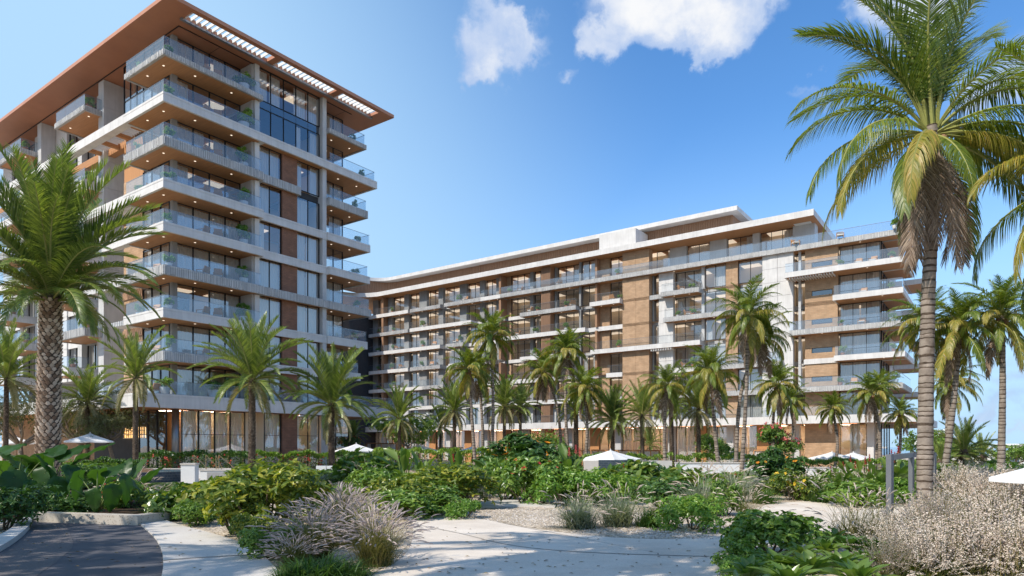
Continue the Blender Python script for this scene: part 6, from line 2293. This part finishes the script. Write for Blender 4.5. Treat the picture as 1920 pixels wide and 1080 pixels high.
B(-1.08, -1.0, -.45, .45, 0, .75).build("armrest", M["wood"], r_); B(1.0, 1.08, -.45, .45, 0, .75).build("armrest", M["wood"], r_)
B(-1.0, 1.0, .36, .44, 0, .8).build("backrest", M["wood"], r_)

# water wall and terrace walls in the middle
q = at(1097, 46)
Lw = (at(1262, 46) - q).length
r_ = empty("water_wall", q, 0); tag(r_, "pale wall with a blue water panel behind the large umbrella", "wall")
B(0, Lw, .3, .7, -.1, 1.9).build("wall", M["walk"], r_)
B(.95, 3.1, .2, .298, .2, 1.95).build("water_panel", M["tile"], r_)
B(.9, 6.4, -.7, .19, -.1, .9).build("basin", M["walk"], r_)
w = MB(); w.face([(1, -.6, .905), (6.3, -.6, .905), (6.3, .15, .905), (1, .15, .905)]); w.build("water", M["pool"], r_)
bm_ = MB()
for i in range(9):
    for j in range(16):
        pass
q = at(1208, 45.0)
bo = MB(); rk = random.Random(2)
nu, nv = 9, 18
vv = []
for i in range(nu + 1):
    th = PI * .5 * i / nu
    for j in range(nv):
        a = 2 * PI * j / nv
        k = 1 + .16 * mnoise.noise(Vector((math.cos(a) * 1.6, math.sin(a) * 1.6, th * 2)))
        vv.append((1.15 * math.cos(th) * math.cos(a) * k, .7 * math.cos(th) * math.sin(a) * k, 1.9 * math.sin(th) * k - .1))
bo.add(vv, [(i * nv + j, i * nv + (j + 1) % nv, (i + 1) * nv + (j + 1) % nv, (i + 1) * nv + j) for i in range(nu) for j in range(nv)])
M["rock"] = m_noise("dark_rock", (0.06, 0.06, 0.065), (0.16, 0.155, 0.15), 3, .8, .8, 14, 8, .3, .08)
r_ = bo.build("boulder", M["rock"], None, True, q)
tag(r_, "dark rounded boulder at the right end of the water wall", "boulder")
q = at(1268, 47)
thing_mesh("terrace_wall", "low pale terrace wall right of the boulder, behind the coconut trunks", "wall", [("wall", B(0, 6.0, 0, .4, -.1, 1.75), "whitepaint"), ("coping", B(-.03, 6.03, -.05, .45, 1.751, 1.82), "walk")], q, .0)
q = at(1500, 50)
thing_mesh("terrace_wall", "low pale terrace wall under the two touching umbrellas", "wall", [("wall", B(0, 4.6, 0, .4, -.1, 1.35), "whitepaint"), ("coping", B(-.03, 4.63, -.05, .45, 1.351, 1.42), "walk")], q, .0)
# cabanas with white drapes
def cabana(label, px, Y, W=2.2, h=2.5):
    q = at(px, Y)
    r_ = empty("cabana", q, -.6); tag(r_, label, "cabana", "timber cabanas with white drapes")
    for x in (-W / 2, W / 2):
        for y in (-W / 2, W / 2): B(x - .05, x + .05, y - .05, y + .05, 0, h).build("post", M["wood_warm"], r_)
    for y in (-W / 2, W / 2): B(-W / 2, W / 2, y - .04, y + .04, h + .001, h + .1).build("beam", M["wood_warm"], r_)
    B(-W / 2 - .05, W / 2 + .05, -W / 2 - .05, W / 2 + .05, h + .101, h + .13).build("roof", M["wood"], r_)
    rr = random.Random(int(px))
    for (s0, s1, c) in ((-W / 2 + .06, -W / 2 + .7, -W / 2 + .12), (W / 2 - .7, W / 2 - .06, -W / 2 + .12), (-W / 2 + .1, W / 2 - .1, W / 2 - .1)):
        curtain(r_, "b", s0, s1, c, .05, h - .02, rr)


cabana("white-draped timber cabana just behind the large umbrella's right side", 1208, 64)
cabana("white-draped timber cabana just behind the large umbrella's left side", 1150, 66)
cabana("white-draped timber cabana seen between the slim coconut trunks", 845, 84)
cabana("white-draped timber cabana left of the slatted gate screen clump", 1100, 70)
cabana("white-draped timber cabana under the red-flowering tree", 1440, 68)
cabana("white-draped timber cabana right of the tower's end, behind its umbrella", 715, 86, 2.6)

# dark portal frame at the right
p1, p2, p3 = Vector((10.2, 18.3, 0)), Vector((14.02, 23.8, 0)), Vector((15.3, 24.6, 0))
r_ = empty("portal_frame", p1); tag(r_, "slate grey square metal portal frame standing left of the thick ringed palm trunk", "frame")
d2 = p2 - p1; an = math.atan2(d2.y, d2.x)


def post(p):
    m_ = MB(); m_.box(-.07, .07, -.07, .07, -.05, 1.90)
    o = m_.build("post", M["darkmetal"], r_, loc=p - p1); o.rotation_euler = (0, 0, an - .35)


for p in (p1, p2, p3): post(p)
for a_, b_ in ((p1, p2), (p2, p3)):
    m_ = MB(); L_ = (b_ - a_).length; m_.box(.075, L_ - .075, -.062, .062, 1.735, 1.893)
    o = m_.build("beam", M["darkmetal"], r_, loc=a_ - p1); o.rotation_euler = (0, 0, math.atan2((b_ - a_).y, (b_ - a_).x))
# beach pavilion far right
q = at(1846, 118)
r_ = empty("beach_pavilion", q, 0); tag(r_, "low white flat-roofed pavilion on slim columns by the sea at far right", "pavilion")
B(0, 14, 0, 5, 2.62, 2.95).build("roof", M["whitepaint"], r_); B(5.2, 14, -1, 6, 3.2, 3.45).build("upper_roof", M["whitepaint"], r_); B(5.6, 13.6, -.4, 5.4, 2.951, 3.199).build("roof_wall", M["whitepaint"], r_)
for x in (1.2, 6.6, 12.6): B(x, x + .5, .2, .7, 0, 2.62).build("column", M["whitepaint"], r_)
B(-3, 14, 7, 7.3, 0, .9).build("wall", M["whitepaint"], r_)

# ------------------------------------------------------------------ trees
small_tree("white-flowering rounded tree behind the row of umbrellas, left of centre", at(764, 69), 2.4, 2.9, "leaf_mid", 3000, .34, .13, 1, "petal_white", 130, .16)
small_tree("red-flowering umbrella-shaped tree left of the brick wall at right", at(1455, 57), 2.5, 2.0, "leaf_mid", 2600, .26, .10, 2, "petal_pink", 90, .12)
small_tree("small dense green tree with bare stems before the ground-floor glass", at(1343, 58), 2.1, 1.6, "leaf_mid", 2800, .2, .08, 3)
small_tree("small dark tree with red flowers below the right end of the tower's podium", at(656, 74), 2.0, 1.3, "leaf_dark", 1500, .22, .09, 4, "petal_red", 14, .12)
small_tree("airy olive tree with twisting pale limbs behind the left umbrella", at(140, 57), 2.3, 4.2, "leaf_olive", 9000, .2, .05, 5, limbs=8, flat=.75, kind="olive_tree", tr=.24, lean=.6, sparse=.6)
small_tree("dense olive-green tree left of the huge scaly palm trunk", at(38, 60), 2.2, 3.8, "leaf_olive", 8000, .2, .06, 6, limbs=8, flat=.85, kind="olive_tree", tr=.22, sparse=.6)
small_tree("feathery dark olive tree right of the left umbrella, before the timber lattice", at(212, 55), 2.6, 2.7, "leaf_olive", 6000, .2, .05, 16, limbs=7, flat=.7, kind="olive_tree", tr=.16, lean=-.4, sparse=.6)
small_tree("pinkish green shrub-tree behind the coconut clump at centre right", at(1028, 72), 2.3, 2.2, "leaf_fresh", 1800, .2, .08, 7, "petal_pink", 40, .1)
small_tree("white-flowering bush right of the thick ringed trunk, near the sea", at(1770, 56), 1.9, 2.0, "leaf_mid", 2200, .3, .12, 8, "petal_white", 60, .14)
small_tree("round green tree by the right corner of the building", at(1722, 70), 2.2, 2.0, "leaf_mid", 2000, .24, .1, 9)
small_tree("leafy green tree at the right edge before the pavilion", at(1905, 58), 1.5, 1.6, "leaf_mid", 1700, .28, .11, 10)
date(1806, (1806, 842), 44, 2.5, "bushy trunkless date palm before the sea at right", .22, 40, 1, True, group="low date palms")
date(1850, (1845, 850), 52, 1.9, "small bushy date palm left of the white pavilion", .2, 26, 1, True, group="low date palms")
date(1755, (1768, 862), 40, 1.6, "small bushy date palm between the two curved trunks at right", .2, 24, 1, False, group="low date palms")

# ------------------------------------------------------------------ hedges
hedge("clipped hedge with red flowers along the tower's ground floor, left half", 262, 470, 50, 48, 1.55, 1.2, "leaf_dark", 3400, .24, .11, "petal_red", 46)
hedge("clipped hedge with red flowers along the tower's ground floor, right half", 474, 740, 48, 52, 1.55, 1.4, "leaf_mid", 4200, .24, .11, "petal_red", 60)
hedge("low dark hedge behind the timber fence", 150, 262, 43, 43, 1.15, .8, "leaf_dark", 1800, .2, .1)
hedge("clipped box hedge hiding the sofa's seat", 594, 650, 39, 39, .72, .6, "leaf_fresh", 1700, .12, .06)
hedge("long low hedge behind the row of umbrellas at centre", 700, 1010, 60, 64, 1.75, 1.4, "leaf_mid", 3600, .3, .13)
hedge("low green hedge on the terrace wall before the ground-floor glass", 1270, 1470, 53, 55, 2.15, 1.2, "leaf_mid", 3200, .22, .1)
hedge("low green hedge behind the two touching umbrellas at right", 1470, 1745, 56, 52, 1.75, 1.4, "leaf_mid", 3600, .26, .11, "petal_red", 16)
hedge("low hedge behind the water wall", 1010, 1260, 56, 56, 2.1, 1.2, "leaf_mid", 2800, .24, .11)
hedge("green hedge line at the foot of the dunes at far right", 1740, 1930, 50, 46, 1.6, 1.8, "leaf_mid", 2600, .28, .12)

# ------------------------------------------------------------------ foreground planting, left to right
def soil(px, Y):
    p = at(px, Y); p.z = .2
    return p


elephant_ear("elephant ear nearest the left edge, broad dark leaves held flat", soil(30, 20.2), 1.0,
             [(185, 0.46, 1.268, -60, 0.96), (95, 0.276, 1.573, -23, 0.883), (20, 0.644, 1.472, -53, 0.998), (300, 0.46, 1.015, -73, 0.845), (235, 0.644, 0.914, -78, 0.845), (60, 0.736, 1.218, -38, 0.845), (330, 0.828, 0.761, -83, 0.691)], 1)
elephant_ear("tallest elephant ear, with a bright leaf pointing up to the right above the planter", soil(98, 20.8), 1.0,
             [(35, 0.69, 1.472, 42, 1.114), (60, 0.368, 1.624, 35, 0.922), (150, 0.552, 1.523, -53, 1.037), (200, 0.644, 1.218, -63, 0.922), (280, 0.46, 1.116, -73, 0.883), (345, 0.736, 1.168, -58, 0.883), (315, 0.828, 0.812, -88, 0.768), (110, 0.276, 1.725, 30, 0.845)], 2)
elephant_ear("elephant ear at the right end of the planter, leaves drooping toward the lane", soil(182, 19.3), .9,
             [(160, 0.828, 1.168, -68, 0.845), (120, 0.368, 1.32, -28, 0.768), (70, 0.46, 1.268, 35, 0.768), (10, 0.828, 1.015, -78, 0.768), (335, 0.736, 0.761, -93, 0.73), (290, 0.46, 0.659, -88, 0.614), (215, 0.736, 0.812, -88, 0.768), (45, 0.828, 1.116, -38, 0.691)], 3)
elephant_ear("elephant ear behind the planter with two upright bright green leaves", soil(228, 22.5), .9,
             [(60, 0.46, 1.116, 62, 0.768), (20, 0.828, 0.914, 50, 0.73), (150, 0.736, 0.914, -33, 0.73), (100, 0.276, 1.218, 60, 0.653), (340, 0.736, 0.711, -48, 0.614)], 4)
elephant_ear("half-hidden elephant ear at the back of the planter at far left", soil(-20, 23.0), 1.0,
             [(20, 0.552, 1.523, -38, 0.922), (60, 0.368, 1.725, 30, 0.922), (150, 0.552, 1.421, -48, 0.922), (340, 0.644, 1.116, -58, 0.845)], 5)
shrub("dark", "dark trailing shrub spilling over the kerb at the left edge", 8, 992, 150, 78)
shrub("dark", "low dark shrub in the planter between the elephant ears", 120, 0, 120, 40, Y=20.0, var=1)
shrub("dark", "dark fill shrub at the planter's back right", 200, 0, 110, 45, Y=22.5, var=1)
grass("pale", "white plumed grass rising behind the elephant ears", 250, 0, 80, 74, Y=24.5)
shrub("red", "red-flowered bush between the planter and the curved walk", 246, 962, 80, 62)
grass("thin", "arching dark grass spilling right behind the red-flowered bush", 285, 958, 90, 52)
grass("green", "fresh green grass tuft at the start of the curved walk", 292, 972, 74, 52)
shrub("broad", "broad-leaved green shrub at the far end of the curved walk", 330, 974, 84, 56)
shrub("broad", "broad-leaved green shrub left of the large yellow-green bush", 392, 972, 110, 70, var=1)
shrub("mid", "low leafy shrub edging the curved walk", 366, 986, 96, 44)
shrub("yg", "large yellow-green bush, tallest at left of centre", 492, 1000, 175, 128)
shrub("yg", "yellow-green bush edging the walk left of the largest bush", 440, 1002, 100, 84, var=1)
shrub("yg", "yellow-green bush behind the mauve grasses", 555, 980, 96, 92, var=1)
shrub("yg_low", "low yellow-green bush at the bend of the curved walk", 480, 1022, 90, 58)
shrub("mid", "leafy bush under the mauve grasses' left side", 515, 1045, 90, 60, var=1)
grass("mauve", "biggest mauve plumed grass, right clump of the pair by the path", 705, 1060, 180, 124)
grass("mauve", "mauve plumed grass, left clump of the pair by the path", 590, 1052, 180, 116, var=1)
grass("mauve", "mauve plumed grass rising between and behind the foreground pair", 648, 1022, 160, 112, var=2)
grass("mauve", "taller mauve grass at the back of the foreground group", 636, 985, 100, 84)
grass("mauve", "small drooping mauve grass at the walk's edge", 548, 1066, 110, 70, var=2)
grass("green", "soft green grass mound in front of the mauve grasses", 600, 1086, 190, 58, var=1)
grass("green", "soft green grass at the end of the curved walk", 552, 1090, 120, 44)
grass("green", "green grass at the foot of the biggest mauve clump", 655, 1082, 110, 40, var=1)
shrub("yg", "yellow-green bush beside the path at centre left", 832, 952, 140, 78)
shrub("yg_low", "low bush spreading to the path at centre left", 760, 962, 150, 68)
shrub("mid", "dark green bush behind the mauve grasses at centre left", 712, 942, 140, 66)
shrub("mid", "leafy bush on the path's edge left of the gravel", 800, 968, 130, 56, var=1)
shrub("fresh", "small fresh green mat at the tip of the gravel bed", 868, 972, 66, 34)
shrub("silver", "silvery bush on the right flank of the centre-left bushes", 878, 946, 74, 62)
shrub("broad", "broad-leaved plant behind the centre-left bushes", 690, 0, 110, 62, Y=34)
grass("silver", "grey plumed grass among the centre-left bushes", 690, 0, 70, 62, Y=31)
canna("paddle-leaved plant with pale upright leaves above the centre-left bushes", at(757, 33), 1.9, 11, 31)
canna("paddle-leaved plant leaning right above the centre-left bushes", at(790, 34), 1.6, 10, 32)
canna("paddle-leaved plant with one red spike left of the palm trio's feet", at(862, 33), 1.5, 10, 33, 1)
canna("arching strap-leaved plant left of the orange-flowered mound", at(925, 32), 1.5, 14, 34)
canna("strap-leaved plant by the white gravel gap", at(905, 28), 1.1, 9, 35, 1)
shrub("red", "red-flowered shrub at the centre, beyond the pale stepping slab", 985, 945, 120, 82)
shrub("red", "tall red-flowered shrub left of the centre one", 945, 0, 80, 72, Y=27, var=1)
shrub("fresh", "bright green low shrub right of the red-flowered one", 1060, 948, 130, 62)
shrub("fresh", "bright green low shrub behind the silver fountain grasses", 1125, 946, 120, 62, var=1)
shrub("mid", "leafy bush below the orange-flowered mound", 1045, 0, 140, 62, Y=28)
shrub("mid", "leafy bush right below the umbrella by the water wall", 1130, 0, 130, 46, Y=28, var=1)
shrub("orange", "big dark mound covered in orange and yellow flowers at centre", 985, 0, 165, 92, Y=37)
shrub("orange", "orange-flowered bush on the mound's right shoulder", 1052, 0, 90, 74, Y=36, var=1)
shrub("yellow", "yellow-flowered bush on the mound's left shoulder", 930, 0, 80, 62, Y=38)
canna("coral-flowered canna on the right of the flower mound", at(1068, 34), 1.7, 10, 36, 3, "petal_pink")
canna("red-flowered canna behind the silver fountain grasses", at(1165, 31), .95, 10, 37, 3)
grass("silver", "left one of two dark silvery fountain grasses on the gravel", 1085, 990, 126, 82)
grass("silver", "right one of two dark silvery fountain grasses on the gravel", 1158, 986, 126, 86, var=1)
grass("green", "bright green grass tuft right of the fountain grasses", 1216, 988, 64, 52)
shrub("fresh", "round dark green shrub at the right end of the gravel bed", 1296, 992, 124, 60)
grass("silver", "large grey fountain grass behind the round green shrub", 1318, 966, 130, 86, var=2)
grass("silver", "grey fountain grass against the pale trunks", 1372, 0, 110, 80, Y=26)
shrub("dark", "dark shrub behind the bright green tuft", 1240, 955, 130, 56)
shrub("broad", "broad-leaved dark plant left of the pale-trunked pair", 1290, 0, 120, 56, Y=26)
shrub("round", "round-leaved shrub at the path's bend below the pale trunks", 1358, 966, 60, 62)
grass("thin", "thin dry grass at the path's bend", 1402, 972, 74, 62)
grass("pale", "pale plumed grass behind the boulder", 1195, 0, 90, 50, Y=36)
shrub("broad", "broad-leaved shrub below the boulder", 1180, 0, 110, 56, Y=31, var=1)
canna("dark paddle-leaved plant before the terrace wall", at(1262, 35), 1.05, 11, 38)
canna("paddle-leaved plant left of the pale-trunked pair", at(1310, 34), 1.0, 10, 39)
shrub("orange", "dark bush with small yellow flowers right of the pale-trunked pair", 1462, 0, 118, 76, Y=32, var=1)
shrub("yellow", "yellow-flowered low bush at the far bend of the path", 1482, 938, 96, 54)
grass("pale", "pale grass behind the yellow-flowered bush", 1505, 0, 92, 54, Y=27)
grass("green", "green grass right of the yellow-flowered bush", 1545, 942, 70, 36)
grass("green", "green grass left of the yellow-flowered bush", 1432, 944, 70, 36, var=1)
grass("pale", "pale grass below the two touching umbrellas", 1560, 0, 110, 44, Y=34, var=1)
for i, (px, Y, s, sp, lab) in enumerate((
        (1535, 27, 1.0, 0, "broad-leaved canna at the left end of the red-flowered bed"), (1572, 26, 1.05, 0, "low broad canna second from the left in the red-flowered bed"), (1586, 31, 1.25, 2, "red-spiked canna under the right touching umbrella"),
        (1615, 30, 1.25, 2, "red-spiked canna right of the touching umbrellas"), (1640, 28, 1.2, 2, "red-spiked canna leaning left of the portal frame"), (1612, 25.5, 1.0, 0, "leafy canna in front of the red-spiked ones"),
        (1672, 27, 1.6, 2, "tallest red-spiked canna framed by the portal frame"), (1692, 27, 1.35, 2, "red-spiked canna seen inside the portal frame, right"), (1650, 25, .95, 0, "leafy canna left of the portal's near post"), (1700, 29, 1.2, 1, "canna behind the portal's far post"),
        (1560, 30, 1.1, 1, "red-spiked canna below the left touching umbrella"), (1725, 30, 1.2, 0, "leafy canna behind the thick ringed trunk"))):
    canna(lab, at(px, Y), s, 13, 60 + i, sp)
shrub("mid", "green ground shrub along the bed left of the portal frame", 1600, 0, 150, 44, Y=24.5)
shrub("fresh", "green ground shrub inside the portal frame", 1690, 0, 110, 44, Y=25, var=1)
grass("silver", "blue-grey spiky grass before the canna bed", 1592, 930, 60, 50, var=1)
grass("silver", "grey feathery grass before the canna bed, right", 1625, 935, 84, 46, var=2)
grass("thin", "large airy grass with thin arching stems beside the path at right", 1600, 1018, 170, 118)
grass("thin", "smaller airy grass right of the large airy one", 1650, 1010, 110, 90, var=1)
for i, (px, py, w_, h_, lab) in enumerate((
        (1865, 968, 170, 92, "feathery pale bush below the near umbrella"), (1800, 948, 150, 78, "feathery pale bush right of the thick trunk's foot"), (1762, 1036, 190, 112, "feathery pale bush at the foot of the thick ringed trunk"),
        (1885, 1056, 240, 140, "largest feathery pale bush at the right edge"), (1688, 1062, 150, 108, "feathery pale bush below the portal's near post"), (1820, 1096, 260, 140, "feathery pale bush at the bottom right, nearest the viewer"),
        (1664, 1100, 140, 100, "feathery pale bush at the bottom edge beside the rosettes"), (1918, 1000, 150, 100, "feathery pale bush cut by the right edge"), (1745, 990, 130, 66, "low feathery bush hiding the thick trunk's base"),
        (1850, 1015, 180, 100, "feathery pale bush in the middle of the right-hand mass"), (1905, 935, 120, 60, "feathery bush just below the near umbrella's corner"), (1745, 1100, 200, 120, "feathery pale bush at the bottom between rosettes and corner"), (1930, 1110, 220, 150, "feathery pale bush in the bottom right corner"), (1820, 926, 120, 60, "feathery pale bush before the bushy date palms"))):
    grass("feather", lab, px, py, w_, h_, var=i, kind="feathery_bush", cat="bush", group="pale feathery bushes at right")
shrub("yg_low", "low green shrub among the pale bushes at bottom right", 1720, 1090, 130, 50)
shrub("round", "round-leaved dark shrub at the path's edge, bottom right", 1440, 1044, 170, 84)
shrub("round", "low round-leaved shrub reaching into the path at the bottom right", 1385, 1070, 100, 50, var=1)
shrub("fresh", "low small-leaved mat before the round-leaved shrub", 1420, 1096, 130, 50)
for i, (px, py, s, n_, lab) in enumerate((
        (1405, 1112, .62, 15, "leafy rosette at the bottom edge, leftmost of the group"), (1462, 1098, .70, 16, "leafy rosette second from the left at the bottom edge"), (1520, 1106, .72, 17, "large leafy rosette at the bottom edge in the middle of the group"),
        (1575, 1100, .72, 16, "leafy rosette right of the middle one at the bottom edge"), (1626, 1092, .66, 15, "leafy rosette at the bottom edge beside the feathery bushes"), (1548, 1062, .62, 15, "leafy rosette in the second row below the path"),
        (1598, 1058, .72, 17, "dark leafy rosette under the large airy grass"), (1640, 1062, .6, 14, "dark leafy rosette right end of the second row"), (1505, 1072, .6, 14, "leafy rosette left end of the second row"), (1565, 1035, .55, 14, "leafy rosette at the back, touching the path"),
        (1610, 1130, .75, 16, "leafy rosette cut by the bottom edge, right"), (1480, 1135, .75, 16, "leafy rosette cut by the bottom edge, left"))):
    rosette(lab, gp(px, py) + Vector((0, 0, .2)), s * .84, n_ + 5, 80 + i, DOBO if i in (6, 7) else OBO, (12, 72), group="leafy rosettes at bottom right", sl=1)

# trees behind the viewer's left shoulder: they throw the dappled shade over lane and path
for i, (x, y, zt, cr, n_, lab) in enumerate(((-6.9, 6.6, 12.2, 2.8, 1508, "tall leafy tree outside the view at left, shading the near path"), (-7.0, 4.2, 12.0, 2.8, 1392, "tall leafy tree beside the viewpoint, nearest the path"),
        (-6.2, 6.2, 14.6, 2.8, 1392, "tallest leafy tree beside the viewpoint, shading the path's right half"), (-18.4, 6.4, 11.0, 3.2, 2088, "broad leafy tree outside the view at left, shading the dark lane"),
        (-20.6, 9.0, 10.8, 3.4, 2088, "broad leafy tree outside the view at far left, shading the kerb"), (-24.5, 12.2, 11.0, 3.6, 1855, "spreading leafy tree outside the view at far left, shading the planter"))):
    small_tree(lab, Vector((x, y, 0)), zt - 1.6, cr, "leaf_mid", n_, .34, .15, 70 + i, limbs=9, flat=.5, kind="shade_tree", tr=.2, sparse=.5)

for i, (x, y, ztop, lab) in enumerate(((-14.8, 5.3, 11.8, "coconut palm outside the view at left, streaking the curved walk with shade"), (-8.0, 7.0, 12.4, "coconut palm outside the view at left, streaking the sandy path with shade"))):
    rr = random.Random(50 + i)
    r_ = empty("coconut_palm", (x, y, 0))
    tag(r_, lab, "palm tree", "coconut palms of the garden")
    tl = Vector((.3, .2, ztop))
    coconut_trunk(r_, [Vector((0, 0, -.2)), Vector((.2, .1, ztop * .5)), tl], .18, .12, .3, 8)
    crown(r_, tl, COCO[1], 3.6, 20, rr, CL, "frond")

# fill of the central and right-hand beds
frr = random.Random(21)
ADJ = {"mid": "mid-green", "fresh": "fresh green", "yg_low": "yellow-green", "dark": "dark green", "broad": "broad-leaved", "silver": "silvery", "red": "red-flowered"}
LAND = [(0, "below the far-left umbrella"), (100, "below the umbrella over the timber fence"), (200, "before the timber fence"), (330, "before the pool steps"), (440, "below the large green date palm"), (560, "before the outdoor sofa"),
        (680, "before the white-flowering tree"), (820, "before the slim coconut trio"), (960, "before the flower mound"), (1080, "before the water wall"), (1200, "before the boulder"), (1300, "before the terrace wall"),
        (1410, "right of the pale-trunked pair"), (1740, "behind the thick ringed trunk"), (1840, "before the white pavilion")]
ORDW = ["", ", second of its kind there", ", third of its kind there", ", fourth of its kind there", ", fifth of its kind there", ", sixth of its kind there", ", seventh of its kind there"]
todo = []
for (n_, x0, x1, y0, y1, keys, wr, hr, yr, grp) in (
        (86, 600, 1500, 28, 43, ("mid", "fresh", "yg_low", "dark", "broad", "mid", "silver", "red"), (80, 130), (20, 33), 30, "filler shrubs of the central beds"),
        (20, 300, 640, 26, 34, ("mid", "broad", "dark", "yg_low"), (80, 120), (12, 20), 28, "filler shrubs below the pool"),
        (16, 1740, 1930, 30, 44, ("mid", "fresh", "yg_low"), (80, 130), (34, 52), 30, "filler shrubs before the sea"),
        (12, -10, 160, 30, 42, ("mid", "dark"), (90, 140), (36, 56), 30, "filler shrubs below the left umbrellas")):
    for i in range(n_):
        px, Y = frr.uniform(x0, x1), frr.uniform(y0, y1)
        todo.append((px, Y, frr.choice(keys), frr.uniform(*wr) * yr / Y, frr.uniform(*hr) * yr / Y, grp, i))
todo.sort()
seen = {}
for (px, Y, key, w_, h_, grp, i) in todo:
    ld = [t for x, t in LAND if px >= x or x == 0][-1]
    row = "front-row" if Y < 33 else ("middle-row" if Y < 38 else "back-row")
    lab = "%s %s shrub %s" % (ADJ[key], row, ld)
    k_ = seen.get(lab, 0); seen[lab] = k_ + 1
    shrub(key, lab + ORDW[min(k_, 6)].replace("of its kind there", "from left") , px, 0, w_, h_, Y=Y, group=grp, var=i)
